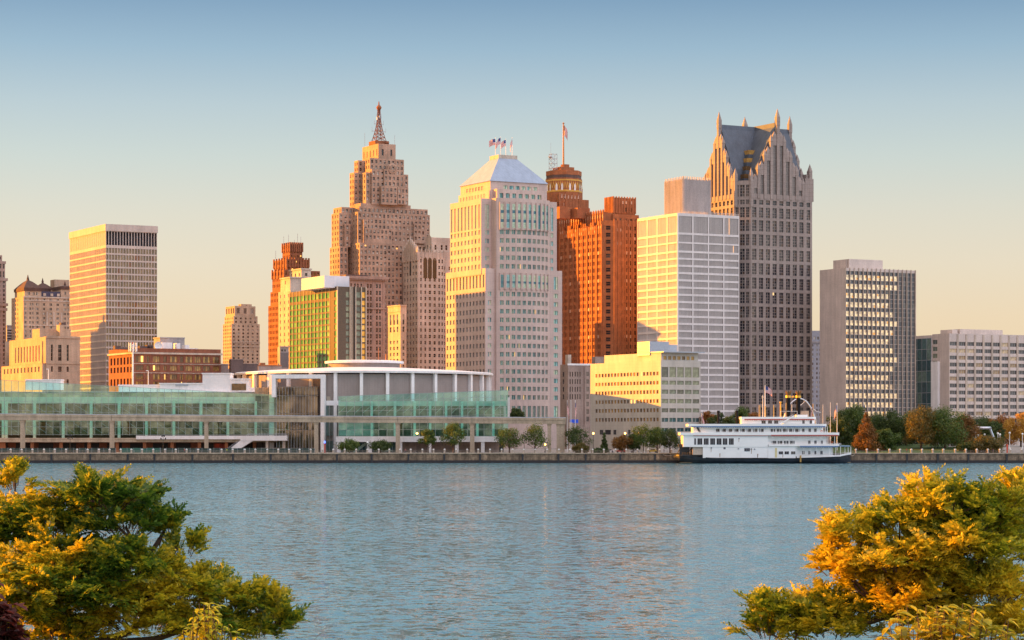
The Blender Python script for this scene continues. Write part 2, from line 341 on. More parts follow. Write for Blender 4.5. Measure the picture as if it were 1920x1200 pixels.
    def finish(s, wallmat, styles, zvis=720, name='wall', limit=100):
        s.wall = s.w.build(name, wallmat, s.root)
        put_windows(s, styles, zvis, limit)
def ucols(W, pitch, w, m=0):
    n = max(1, int(round((W-2*m)/pitch))); p = (W-2*m)/n
    return [(m+p*(i+.5)-w/2, m+p*(i+.5)+w/2) for i in range(n)] if w < p else []
PANES = {}
def pane_mesh(mb, w, h, st, depth, T=lambda p: p):
    """one window: glass, then bars proud of it. st = dict(nx, ny, bar, rel, rim)"""
    nx, ny, bw, rel, rim = st.get('nx', 1), st.get('ny', 1), st.get('bar', .12), st.get('rel', .08), st.get('rim', 0)
    y = depth; q = lambda *p: mb.face([T(a) for a in p], 0)
    if st.get('split'):                            # each light is a pane of its own
        for i in range(nx):
            for j in range(ny):
                q((w*i/nx,y,h*j/ny), (w*(i+1)/nx,y,h*j/ny), (w*(i+1)/nx,y,h*(j+1)/ny), (w*i/nx,y,h*(j+1)/ny))
    else: q((0,y,0), (w,y,0), (w,y,h), (0,y,h))
    f = y-rel
    def bx(x0, x1, z0, z1):
        for p in ([(x0,f,z0),(x1,f,z0),(x1,f,z1),(x0,f,z1)], [(x0,y,z0),(x0,f,z0),(x0,f,z1),(x0,y,z1)], [(x1,f,z0),(x1,y,z0),(x1,y,z1),(x1,f,z1)], [(x0,f,z1),(x1,f,z1),(x1,y,z1),(x0,y,z1)], [(x0,y,z0),(x1,y,z0),(x1,f,z0),(x0,f,z0)]):
            mb.face([T(a) for a in p], 1)
    for i in range(1, nx): bx(w*i/nx-bw/2, w*i/nx+bw/2, 0, h)
    bh = st.get('barh', bw)
    for j in range(1, ny):
        for i in range(nx): bx(w*i/nx+(bw/2 if i else 0), w*(i+1)/nx-(bw/2 if i < nx-1 else 0), h*j/ny-bh/2, h*j/ny+bh/2)
    if st.get('band'):                             # coloured spandrel panels across a tall window
        for a, b in st['band']:
            g = y-.05
            mb.face([T(p) for p in [(0,g,h*a),(w,g,h*a),(w,g,h*b),(0,g,h*b)]], 1)
def put_windows(s, styles, zvis, limit=100):
    zlow = CZ+(HY-zvis)/F*s.Y-s.gz
    key = lambda r: (r[0][2] > zlow, r[2]*r[3]/(s.pt(r[0][0], r[0][1])[1])**2*(1 if r[1][0] else .6))
    order = sorted(s.wins, key=key, reverse=True)
    for r in order[:limit]:
        p, ex, w_, h_, sn, d = r; st = styles[sn]; k = (id(s) if st.get('own') else 0, w_, h_, sn, st['mats'][0].name, d)
        if k not in PANES:
            mb = MB(); pane_mesh(mb, w_, h_, st, d); PANES[k] = mb.mesh('window', st['mats'])
        o = bpy.data.objects.new('window', PANES[k]); col.objects.link(o); o.parent = s.root; o.location = p; o.rotation_euler = (0, 0, math.atan2(ex[1], ex[0]))
    rest = {}
    for r in order[limit:]: rest.setdefault(r[4], []).append(r)
    for sn, rs in rest.items():
        mb = MB()
        for p, ex, w_, h_, _, d in rs:
            pane_mesh(mb, w_, h_, styles[sn], d, lambda a, p=p, ex=ex: (p[0]+ex[0]*a[0]-ex[1]*a[1], p[1]+ex[1]*a[0]+ex[0]*a[1], p[2]+a[2]))
        tag(mb.build('window', styles[sn]['mats'], s.root), kind='stuff')
def part(mb, name, mat, parent, **k): return mb.build(name, mat, parent, **k)
# ------------------------------------------------------------------ ground, water, quay
def setting():
    mb = MB(); mb.face([(-9000,950.4,GZ),(9000,950.4,GZ),(9000,30000,GZ),(-9000,30000,GZ)])
    tag(mb.build('city_ground', M['paving']), kind='structure')
    mb = MB(); mb.face([(-9000,40,0),(9000,40,0),(9000,952,0),(-9000,952,0)])
    m, t, b = nodes('river_water'); tc = N(t, 'ShaderNodeTexCoord').outputs['Object']
    def ns(sc, stretch, det):
        mp = N(t, 'ShaderNodeMapping'); t.links.new(tc, mp.inputs[0]); mp.inputs['Scale'].default_value = (sc, sc*stretch, 1)
        mp.inputs['Rotation'].default_value = (0, 0, R(18)); n = noise(t, mp.outputs[0], 1.0, det, .6); return n
    big, mid, sm = ns(.012, 2.2, 3), ns(.75, 1.2, 3), ns(2.6, 1.1, 3)
    amp = mapr(t, big.outputs[0], .35, .65, .55, 1.25)
    def slope(n, k):
        v = N(t, 'ShaderNodeVectorMath', operation='SUBTRACT'); t.links.new(n.outputs['Color'], v.inputs[0]); v.inputs[1].default_value = (.5, .5, .5)
        s = N(t, 'ShaderNodeVectorMath', operation='MULTIPLY'); t.links.new(v.outputs[0], s.inputs[0]); s.inputs[1].default_value = (k*.8, k, 0); return s.outputs[0]
    ad = N(t, 'ShaderNodeVectorMath', operation='ADD'); t.links.new(slope(mid, 1.45), ad.inputs[0]); t.links.new(slope(sm, 1.15), ad.inputs[1])
    sc = N(t, 'ShaderNodeVectorMath', operation='SCALE'); t.links.new(ad.outputs[0], sc.inputs[0]); t.links.new(amp, sc.inputs[3])
    a2 = N(t, 'ShaderNodeVectorMath', operation='ADD'); t.links.new(sc.outputs[0], a2.inputs[0]); a2.inputs[1].default_value = (0, -.05, 1)   # the wave faces one sees lean towards this bank
    nm = N(t, 'ShaderNodeVectorMath', operation='NORMALIZE'); t.links.new(a2.outputs[0], nm.inputs[0]); t.links.new(nm.outputs[0], b.inputs['Normal'])
    b.inputs['Base Color'].default_value = (.055, .18, .25, 1); b.inputs['Roughness'].default_value = .06; b.inputs['IOR'].default_value = 1.33
    tag(mb.build('river', m), kind='structure')
    # near bank, out of sight below the frame
    mb = MB(); xs = (-400, 400); pr = [(-60,11.6),(2,11.7),(6,11.2),(20,8.0),(36,4.4),(52,1.0),(60,-.5)]
    for (y0, z0), (y1, z1) in zip(pr, pr[1:]): mb.face([(xs[0],y0,z0),(xs[1],y0,z0),(xs[1],y1,z1),(xs[0],y1,z1)])
    tag(mb.build('near_bank', plain('bank_grass', (.05,.075,.02), .9, var=.4)), kind='structure')
    # lawn rising behind the quay
    mb = MB(); x0, x1 = WX(1598, 960), WX(1800, 960)
    pr = [(954.5,GZ+.02),(962,GZ+.5),(985,6.3),(1010,7.2),(1040,7.2)]
    for (ya, za), (yb, zb) in zip(pr, pr[1:]): mb.face([(x0-20,ya,za),(x1,ya,za),(x1+4,yb,zb),(x0-24,yb,zb)])
    tag(mb.build('lawn', plain('lawn_grass', (.055,.10,.02), .9, var=.35, scale=.2)), kind='structure')
    mb = MB(); pr = [(965,GZ+.03),(985,6.0),(1040,6.6)]
    for (ya, za), (yb, zb) in zip(pr, pr[1:]): mb.face([(x1+.5,ya,za),(x1+190,ya,za),(x1+190,yb,zb),(x1+4.5,yb,zb)])
    tag(mb.build('plaza', M['paving']), kind='structure')
    # quay wall
    r = empty('quay_wall', (0,950,0), 0, 'long weathered stone quay wall along the far waterline', 'quay wall')
    mb = MB(); mb.box(-900,900,-.4,1.6,-1,2.9); mb.box(-900,900,-.2,1.6,2.9,3.72); mb.build('wall', M['seawall'], r)
    mb = MB(); mb.box(-900,900,-.55,1.8,3.72,4.06); mb.build('coping', M['concrete'], r)
    fm = MB(); fm.box(-.35,.35,-.8,-.41,-.6,3.6); fm.box(-.5,.5,-.72,-.41,3.0,3.3); f0 = None
    mb = MB(); mb.box(-900,900,-.46,-.405,-.5,1.1); mb.build('waterline_band', M['flatblack'], r)
    for px in (97,170,240,290,361,437,508,577,632,697,766,833,900,980,1047,1098,1163,1228,1643,1700,1758,1815,1887):
        if f0 is None: f0 = fm.build('fender', M['black'], r); o = f0
        else: o = f0.copy(); col.objects.link(o)
        o.location = (WX(px, 950), 0, 0)
    # guard rail and posts
    r = empty('guard_rail', (0,951,4.06), 0, 'thin grey guard rail running between the pale quay posts', 'railing')
    mb = MB()
    for z in (.35,.7,1.05): mb.box(-220,220,-.03,.03,z-.022,z+.022)
    for i in range(-73, 74): mb.box(i*3-.025,i*3+.025,-.03,.03,0,1.05)
    mb.build('rails', plain('tan_grey_rail', (.36,.31,.26), .6), r)
    p = empty('quay_post', (0,0,0), 0, 'short pale concrete post standing on the quay edge', 'bollard', 'concrete posts along the quay')
    mb = MB(); mb.box(-.32,.32,-.32,.32,0,1.35); pm = mb.build('shaft', M['limepale'], p)
    mb = MB(); mb.box(-.4,.4,-.4,.4,1.35,1.5); mb.pyr(-.4,.4,-.4,.4,1.5,1.72); mb.build('cap', M['whitepaint'], p)
    kids_of(p); x = 20; k = 0
    while x < 1920:
        if not (1262 < x < 1604):
            o = p if k == 0 else copy_tree(p); o.location = (WX(x, 950.6), 950.6, 4.06); k += 1
        x += 21.2+random.uniform(-1.5, 1.5)
    # a row of small amber marker lamps fixed low on the quay (lit)
setting()
# ------------------------------------------------------------------ office tower with white frame (far left)
ST1 = dict(a=dict(nx=1, mats=[M['g_olive'], M['white_frame']]), l=dict(nx=3, bar=.22, rel=.3, mats=[M['g_fin'], M['white_frame']]),
           v=dict(nx=1, mats=[M['louvre'], M['white_frame']]), lv=dict(nx=4, bar=.5, rel=.3, mats=[M['g_fin'], M['white_frame']]))
def tower_211():
    B = Bld('office_tower', 'white framed slab tower with olive windows and a dark louvred top floor', 198.5, 1184)
    x1 = B.sx(294.5); y1 = B.sy(130.7); zt = B.z(421)
    rf = B.rows(464.5, 12.55, 9.6, 26); fc = ucols(x1, x1/18, x1/18*.78); lc = ucols(y1, y1/20, y1/20*.86)
    zm = (B.z(459), B.z(433.5))
    B.facade((0,0), (1,0), x1, 0, zt, fc, rf+[zm], 'a', .35)
    B.facade((0,y1), (0,-1), y1, 0, zt, lc, rf+[zm], 'l', .3)
    B.wins = [(p, ex, a, b, ('v' if ex[0] else 'lv') if b > 5 else n, d+(1.6 if b > 5 and ex[0] else 0)) for p, ex, a, b, n, d in B.wins]
    B.w.face([(x1,0,0),(x1,y1,0),(x1,y1,zt),(x1,0,zt)]); B.w.face([(x1,y1,0),(0,y1,0),(0,y1,zt),(x1,y1,zt)])
    B.finish(M['white_frame'], ST1, 722)
    mb = MB(); zc = B.z(432.5)
    mb.box(-.35,x1+.35,-.35,y1+.35,zc,zt+.3); mb.build('parapet', M['white_frame'], B.root)
tower_211()
# ------------------------------------------------------------------ white lattice tower
ST2 = dict(a=dict(nx=13, bar=.24, rel=.3, mats=[M['g_fin'], M['lattice']], split=True))
def tower_lattice():
    B = Bld('lattice_tower', 'pale lattice screened tower with four window bays on each face', 1270, 1230)
    x1 = B.sx(1386); y1 = B.sy(1195); zt = B.z(399)
    rows = B.zrow([(404.5,435.5),(439.5,453),(456,469.5),(473.2,483)])+[]
    r2 = B.rows(486.4, 13.62, 9.7, 40); rows = r2+rows
    gap = .062
    fc = [(x1*(i*.25+.012+(.012 if i == 0 else 0)), x1*((i+1)*.25-.012)) for i in range(4)]; lc = [(y1*(i*.25+.014), y1*((i+1)*.25-.014)) for i in range(4)]
    B.tier(0,x1,0,y1,0,zt,(fc,rows),(lc,rows),'a',.5)
    B.finish(M['lattice'], ST2, 790)
    mb = MB(); yp = 9.0; xa = B.sx(1281, yp); xb = B.sx(1333, yp); ya = B.sy(1246, xa); zb, zp = zt-.5, B.z(336, xa, yp)
    mb.box(xa,xb,yp,ya,zb,zp)
    n = 24
    for i in range(n): x = xa+(xb-xa)*(i+.5)/n; mb.box(x-.12,x+.12,yp-.35,yp-.002,zb,zp+.4)
    for i in range(20): y = yp+(ya-yp)*(i+.5)/20; mb.box(xa-.35,xa-.002,y-.13,y+.13,zb,zp+.4)
    pt = mb.build('penthouse', wall('ribbed_concrete', (.52,.47,.45), var=.1), B.root)
    fm = MB(); fm.box(-.18,.18,-.2,.2,0,1.6); f0 = None
    for x, y in [(xa+(xb-xa)*(i+.3)/16, yp) for i in range(16)]+[(xa, yp+(ya-yp)*(i+.3)/12) for i in range(12)]:
        if f0 is None: o = f0 = fm.build('crown_fin', M['white_frame'], pt)
        else: o = f0.copy(); col.objects.link(o)
        o.location = (x, y, zp)
    mb = MB()
    for i in range(46): x = x1*(i+.5)/46; mb.box(x-.12,x+.12,.25,.5,zt,zt+1.2)
    mb.box(0,x1,.3,.45,zt+.9,zt+1.05); mb.build('roof_rail', M['white_frame'], B.root)
tower_lattice()
# ------------------------------------------------------------------ gabled tower
ST3 = dict(a=dict(nx=2, ny=4, bar=.18, rel=.1, mats=[M['g_navy'], M['taupe']], split=True), g=dict(nx=2, ny=16, bar=.16, rel=.12, mats=[M['g_navy'], M['taupe']]), s=dict(nx=1, ny=2, mats=[M['g_navy'], M['taupe']], split=True))
def tower_gables():
    B = Bld('gabled_tower', 'tallest taupe tower with steep slate gables and stone pinnacles', 1408, 1260)
    # plan: front y=0 from x=0; near corner cut off from (0,0) to (-c,c); left face x=-c
    W = B.sx(1509); xr = B.sx(1521.5); c = 6.6; yl = c+(B.sy(1318, -c)-c)
    cr = 1.6; xR = xr+cr; yL = yl
    zg = B.z(371.5); zs = B.z(338)
    rows = B.rows(412, 27.05, 20.8, 14); r_up = B.zrow([(388,407)])
    rows = [r for r in rows]+r_up; small = B.zrow([(374,382.5)])
    fcols = B.fcols([(1415,1421.5),(1427,1434.5),(1439.5,1447),(1452,1459.5),(1464.5,1472),(1477,1484.5),(1489.5,1497)], 0)
    Wl = yl-c
    lc = ucols(Wl, Wl/8, Wl/8*.58)
    fc = ucols(W, W/8, W/8*.60)
    for p0, ex, wd, cc in (((0,0),(1,0),xr,fc+[(W+1.2,xr-.9)]), ((-c,yl),(0,-1),Wl,lc)):
        B.facade(p0, ex, wd, 0, zg, cc, rows+small, 'a', .5)
    B.wins = [(p, ex, a, b, 's' if b < 4 else n, d) for p, ex, a, b, n, d in B.wins]
    s2 = math.sqrt(.5); cw = c/s2
    B.facade((-c,c), (s2,-s2), cw, 0, zs, [(.9,2.6),(3.4,5.9),(6.7,8.4)], rows+small+B.zrow([(346,368)]), 'a', .5)
    B.w.face([(0,0,zg),(0,0,zs),(0,.01,zs),(0,.01,zg)])
    B.facade((xr,0), (s2,s2), cr/s2, 0, zg)
    B.w.box(W+.3,xR-.1,.1,5,zg,B.z(328)); B.w.box(W+1.4,xR-.8,.8,4,B.z(328),B.z(320))
    B.facade((xR,cr), (0,1), yl-c, 0, zg); B.facade((xR,yl), (-1,0), xR+c, 0, zg)
    B.finish(M['taupe'], ST3, 790)
    # gables: piers of rising height with pointed caps, strips of glass between
    def gable(p0, ex, W, name, zfoot, zpeak, n=9):
        nx, ny = ex[1], -ex[0]; mb = MB(); cap = mb
        def bx(m_, a, b, z0, z1, d0, d1, mi=0):
            q = lambda a_, z_, d_: (p0[0]+ex[0]*a_+nx*d_, p0[1]+ex[1]*a_+ny*d_, z_)
            A = [q(a,z0,d0),q(b,z0,d0),q(b,z0,d1),q(a,z0,d1),q(a,z1,d0),q(b,z1,d0),q(b,z1,d1),q(a,z1,d1)]
            for f in ((3,2,6,7),(0,3,7,4),(2,1,5,6),(1,0,4,5),(4,7,6,5)): m_.face([A[k] for k in f], mi)
            return q
        prof = lambda t: zfoot+(zpeak-zfoot)*(1-abs(2*t-1))**1.12
        pw = W/(n-1)*.42
        for i in range(n):
            t = i/(n-1); a = t*(W-pw); zt = prof(t); q = bx(mb, a, a+pw, zg, zt, -1.6, .35)
            hh = 5.5 if i not in (n//2,) else 13
            k = pw*.5; b0 = (zt)
            if i == n//2: bx(mb, a-.15, a+pw+.15, zt, zt+4.5, -1.7, .45); b0 = zt+4.5
            base = [q(a-.15,b0,.45),q(a+pw+.15,b0,.45),q(a+pw+.15,b0,-1.7),q(a-.15,b0,-1.7)]; tip = q(a+k, b0+(4.0 if i != n//2 else 5), -.6)
            for j in range(4): cap.face([base[j], base[(j+1)%4], tip])
        for i in range(n-1):
            a, b = i/(n-1)*(W-pw)+pw, (i+1)/(n-1)*(W-pw); tm = (i+.5)/(n-1); zt = prof(tm)
            zg1 = zt-6.5; steps = 3
            q = bx(mb, a, b, zg1, zt-1, -1.6, .05)
            bx(mb, a, b, zg, zg+2.6, -1.6, .05)
            cap.face([q(a,zt-1,.05), q(b,zt-1,.05), q((a+b)/2,zt+1.4,-.6)]); cap.face([q(b,zt-1,.05), q(b,zt-1,-1.6), q((a+b)/2,zt+1.4,-.6)]); cap.face([q(a,zt-1,-1.6), q(a,zt-1,.05), q((a+b)/2,zt+1.4,-.6)]); cap.face([q(b,zt-1,-1.6), q(a,zt-1,-1.6), q((a+b)/2,zt+1.4,-.6)])
            g = MB(); ht = zg1-zg-2.6
            if ht > 2:
                pane_mesh(g, b-a, ht, dict(nx=2, ny=max(2,int(ht/3.6)), bar=.16, rel=.12), .0)
                o = g.build('window', [M['g_gable'], M['taupe']], B.root); p = q(a, zg+2.6, -.5); o.location = p; o.rotation_euler = (0,0,math.atan2(ex[1],ex[0]))
        mb.build(name, M['taupe'], B.root)
    zpk = B.z(232); zft = B.z(340)
    gable((0,0), (1,0), W, 'gable', zft, zpk); gable((-c,yl), (0,-1), Wl, 'gable', zft, B.z(226,-c,yl/2)-4)
    gable((xR,yl), (-1,0), xR, 'gable', zft, zpk)                    # rear gable
    # cross roof: two steep ridges
    mb = MB(); zr = B.z(236, W/2, yl/2)
    ins = 1.7; xa, xb, ya, yb = -c+ins, xR-ins, ins, yl-ins; xm, ym = W/2, (c+yl)/2
    hw = W*.47; hl = Wl*.47; zk = B.z(335)
    for d in (0, 1):
        hh, mm_, zz_ = (W/2, W/2, zr) if d == 0 else (Wl/2, (c+yl)/2, zr-.3)
        fs = (0,.2,.45,.7,.92); half = lambda f: max(.6, hh*(1-f)**.9-1.3)
        sec = [(mm_-half(f), zg if f == 0 else zk+(zz_-zk)*f) for f in fs]+[(mm_, zz_)]+[(mm_+half(f), zg if f == 0 else zk+(zz_-zk)*f) for f in fs[::-1]]
        P = (lambda a, z, e: (a, ya if e == 0 else yb, z)) if d == 0 else (lambda a, z, e: (xa if e == 0 else xb, a, z))
        for (a, z0), (b, z1) in zip(sec, sec[1:]): mb.face([P(a,z0,0),P(b,z1,0),P(b,z1,1),P(a,z0,1)])
        for e in (0, 1): mb.face([P(a,z,e) for a, z in sec])
    mb.build('cross_roof', M['bluegrey'], B.root)
    # banded dormer floors in the valley over the near corner
    mb, gb = MB(), MB()
    for k in range(4):
        z0 = zk-1.5+k*4.6; t = (z0-zg)/(zr-zg); ax = -c+2.2+t*(xm-hw*.05+c)*.78; ay = 2.2+t*(ym)*.70
        mb.box(ax, xm, ay, ym, z0, z0+2.2); gb.box(ax+.5, xm, ay+.5, ym, z0+2.2, z0+4.6)
    mb.build('dormer_band', M['bluegrey'], B.root); gb.build('dormer_glass', M['g_gold'], B.root)
    # corner pinnacles
    def pinn(x, y, z0, h, r):
        m_ = MB(); m_.box(x-r,x+r,y-r,y+r,z0-14,z0+h*.45); m_.pyr(x-r,x+r,y-r,y+r,z0+h*.45,z0+h); m_.build('pinnacle', M['taupe'], B.root)
    pinn(.5,.7,zs,7,.95); pinn(-c+.7,c-.4,zs,7,.95); pinn(xr-.4,1.0,zs+4,7,1.0); pinn(-c+1,yl-1,zs,7,1.1); pinn(xR-1.6,2.2,B.z(322),5,.9)
    gable((xR,c), (0,1), yl-c, 'gable', zft, zpk)                    # far side gable, seen edge on
tower_gables()
# ------------------------------------------------------------------ bowed granite tower with pyramid roof
ST4 = dict(a=dict(nx=2, bar=.5, rel=.12, mats=[M['g_teal'], M['granite']], split=True), b=dict(nx=2, bar=.28, rel=.08, mats=[M['g_teal'], plain('teal_frame', (.05,.16,.16), .4)], split=True),
           t=dict(nx=1, band=[(.34,.5)], mats=[M['g_teal'], plain('teal_spandrel', (.05,.18,.22), .3)], split=True, rel=.1), t3=dict(nx=1, band=[(.24,.36),(.62,.74)], mats=[M['g_teal'], bpy.data.materials['teal_spandrel']], split=True, rel=.1),
           d=dict(nx=2, bar=.35, rel=.1, mats=[M['g_tealdark'], M['granite']], split=True), tl=dict(nx=1, mats=[M['g_gold'], M['granite']]))
def tower_bow():
    B = Bld('bowed_tower', 'pink granite tower with a bowed front and a pale pyramid roof', 930, 1180)
    Wb = B.sx(1031); e = 5.2; e = B.sy(921, 0)
    d1 = -B.sx(902, e); xl = -d1; yl = B.sy(844, xl); xr = B.sx(1044, e)
    zs, zp = B.z(503), B.z(371)
    nseg = 22; sag = Wb*.13; Rr = (Wb*Wb/4+sag*sag)/(2*sag); yc = Rr-sag
    def bow(y0=0, off=0):
        a = math.asin(Wb/2/Rr); return [(Wb/2+(Rr+off)*math.sin(-a+2*a*i/nseg), y0+yc-(Rr+off)*math.cos(-a+2*a*i/nseg)) for i in range(nseg+1)]
    m = B.m; pitch = 16.15
    up = B.rows(430.3, pitch, 8.6, 5); tall3 = [(B.z(427), B.z(382))]; tall2 = [(B.z(539), B.z(515))]
    lo = B.rows(547, pitch, 8.4, 13)+B.zrow([(761,782)])
    pts = bow()
    def bowface(P, z0, z1, rows, st):
        for i in range(nseg):
            (xa, ya), (xb, yb) = P[i], P[i+1]; L_ = math.hypot(xb-xa, yb-ya); ex = ((xb-xa)/L_, (yb-ya)/L_)
            if i in (0, nseg-1): B.facade((xa,ya), ex, L_, z0, z1); continue
            j = (i-1)
            if j % 2 == 0: cc = [(L_*.36, L_)]     # a window spans two facets with the pier between windows
            else: cc = [(0.03, L_*.64)]
            cc = [(max(c0,.03), min(c1, L_-.03)) for c0, c1 in cc]
            B.facade((xa,ya), ex, L_, z0, z1, cc, rows, st, .45)
    bowface(pts, 0, zp, lo+up, 'b')
    # upper flanks
    lcs = ucols(yl-e, (yl-e)/9.4, (yl-e)/9.4*.55)
    B.facade((xl,e), (1,0), d1, zs-3, zp, [(d1*.42,d1*.78)], up+tall3, 'a', .4)
    B.facade((0,e), (0,-1), e, 0, zp)
    B.facade((xl,yl), (0,-1), yl-e, zs-3, zp, lcs, up+tall3, 'a', .5)
    B.facade((Wb,0), (0,1), e, zs-3, zp); B.facade((Wb,e), (1,0), xr-Wb, zs-3, zp, [((xr-Wb)*.35,(xr-Wb)*.7)], up+tall3, 'a', .4)
    B.facade((xr,e), (0,1), yl-e, zs-3, zp); B.facade((xr,yl), (-1,0), xr-xl, zs-3, zp)
    B.w.face([(xl,e,zp),(0,e,zp),(0,0,zp)]+[(x,y,zp) for x, y in pts[1:-1]]+[(Wb,0,zp),(Wb,e,zp),(xr,e,zp),(xr,yl,zp),(xl,yl,zp)])
    # lower block
    ef = 1.2; xa = B.sx(910, ef); y2 = B.sy(899, xa); yb = B.sy(836, xa); xb = B.sx(1054, ef)
    B.facade((xa,ef), (1,0), -xa, 0, zs, [(-xa*.28,-xa*.62)], lo, 'a', .4)
    lc2 = ucols(yb-ef, (yb-ef)/12.2, (yb-ef)/12.2*.52)
    B.facade((xa,yb), (0,-1), yb-ef, 0, zs, lc2, lo+tall2, 'd', .5)
    B.facade((Wb,ef), (1,0), xb-Wb, 0, zs, [((xb-Wb)*.38,(xb-Wb)*.68)], lo+tall2, 'b', .4)
    B.facade((xb,ef), (0,1), yb-ef, 0, zs); B.facade((xb,yb), (-1,0), xb-xa, 0, zs)
    B.w.face([(xa,ef,zs),(0,ef,zs),(Wb,ef,zs),(xb,ef,zs),(xb,yb,zs),(xa,yb,zs)])
    # tall window strips of the bow: set as glazing proud bays between ribs
    B.finish(M['granite'], ST4, 770)
    for (z0, z1), st in ((tall3[0], 't3'), (tall2[0], 't')):
        rib = MB()
        for i in range(1, nseg-1, 2):
            (ax, ay), (bx_, by) = pts[i], pts[i+2] if i+2 <= nseg else pts[i+1]; L_ = math.hypot(bx_-ax, by-ay); ex = ((bx_-ax)/L_, (by-ay)/L_)
            g = MB(); wd = L_*.62
            pane_mesh(g, wd, z1-z0, dict(nx=1, split=True, band=ST4[st]['band']), -.06)
            o = g.build('tall_window', ST4[st]['mats'], B.root); o.location = (ax+ex[0]*L_*.19, ay+ex[1]*L_*.19, z0); o.rotation_euler = (0,0,math.atan2(ex[1],ex[0]))
            for t in (.1, .9): rib.box(ax+ex[0]*L_*t-.27, ax+ex[0]*L_*t+.27, ay+ex[1]*L_*t-.75, ay+ex[1]*L_*t+.4, z0-1, z1+1)
        rib.build('bow_ribs', M['granite'], B.root)
    # crown storey and roof
    cy = 7.0; cx0 = B.sx(919.5, cy); cx1 = B.sx(1025.5, cy); cyl = B.sy(863.5, cx0); ze = B.z(339, cx0, cy)
    C2 = MB(); Bw = B.wins; B.wins = []
    cr1 = B.zrow([(346,353.5)], cx0, cy); cr2 = B.zrow([(359,367)], cx0, cy)
    Wc, Lc = cx1-cx0, cyl-cy
    B.facade((cx0,cy), (1,0), Wc, zp, ze, [(Wc*(.23+.105*i), Wc*(.23+.105*i+.072)) for i in range(6)], cr1, 'b', .4, mb=C2)
    B.facade((cx0,cyl), (0,-1), Lc, zp, ze, [(Lc*(.2+.1*i), Lc*(.2+.1*i+.06)) for i in range(6)], cr1, 'a', .4, mb=C2)
    B.facade((cx0-1.2,cyl), (0,-1), Lc+1, zp, B.z(357,cx0,cy), [(Lc*(.06+.098*i), Lc*(.06+.098*i+.05)) for i in range(9)], [(B.z(370,cx0,cy),B.z(362,cx0,cy))], 'a', .3, mb=C2)
    C2.face([(cx0-1.2,cy-1,zp),(cx0,cy,zp),(cx0,cy,B.z(357,cx0,cy)),(cx0-1.2,cy-1,B.z(357,cx0,cy))])
    C2.face([(cx1,cy,zp),(cx1,cyl,zp),(cx1,cyl,ze),(cx1,cy,ze)]); C2.face([(cx1,cyl,zp),(cx0,cyl,zp),(cx0,cyl,ze),(cx1,cyl,ze)])
    xA, xB = B.sx(932,2.5), B.sx(1020,2.5)
    B.facade((xA,2.5), (1,0), xB-xA, zp, B.z(352.5), [((xB-xA)*(.05+.135*i), (xB-xA)*(.05+.135*i+.085)) for i in range(7)], B.zrow([(360,370)]), 'b', .8, mb=C2)
    C2.face([(xA,cy,zp),(xA,2.5,zp),(xA,2.5,B.z(352.5)),(xA,cy,B.z(352.5))]); C2.face([(xA,2.5,B.z(352.5)),(xB,2.5,B.z(352.5)),(xB,cy,B.z(352.5)),(xA,cy,B.z(352.5))]); C2.face([(xB,2.5,zp),(xB,cy,zp),(xB,cy,B.z(352.5)),(xB,2.5,B.z(352.5))])
    cw = C2.build('crown', M['granite'], B.root); put_windows(B, ST4, 800, 22)
    mb = MB(); o_ = .6; zt = B.z(298.5, cx0+Wc/2, cy+Lc/2); mx_, my_ = (cx0+cx1)/2, (cy+cyl)/2; h = 5.2; g1 = 4.5
    a = [(cx0-o_,cy-o_),(cx1+o_,cy-o_),(cx1+o_,cyl+o_),(cx0-o_,cyl+o_)]; b = [(mx_-h,my_-g1),(mx_+h,my_-g1),(mx_+h,my_+g1),(mx_-h,my_+g1)]
    for k in range(4): mb.face([(*a[k],ze),(*a[(k+1)%4],ze),(*b[(k+1)%4],zt),(*b[k],zt)])
    mb.face([(*p,ze) for p in a[::-1]]); rf = mb.build('pyramid_roof', M['pyramid'], B.root)
    mb = MB(); mb.box(mx_-h-.3,mx_+h+.3,my_-g1-.3,my_+g1+.3,zt-.3,zt+1.6); mb.build('roof_cap', M['limepale'], rf)
    B.pole_base = [B.pt(mx_+dx, my_+dy) for dx, dy in ((-5,3),(-4.8,-4),(2,4.0),(4.8,-4))]; B.pole_z = zt+1.6+GZ
    return B
BOW = tower_bow()
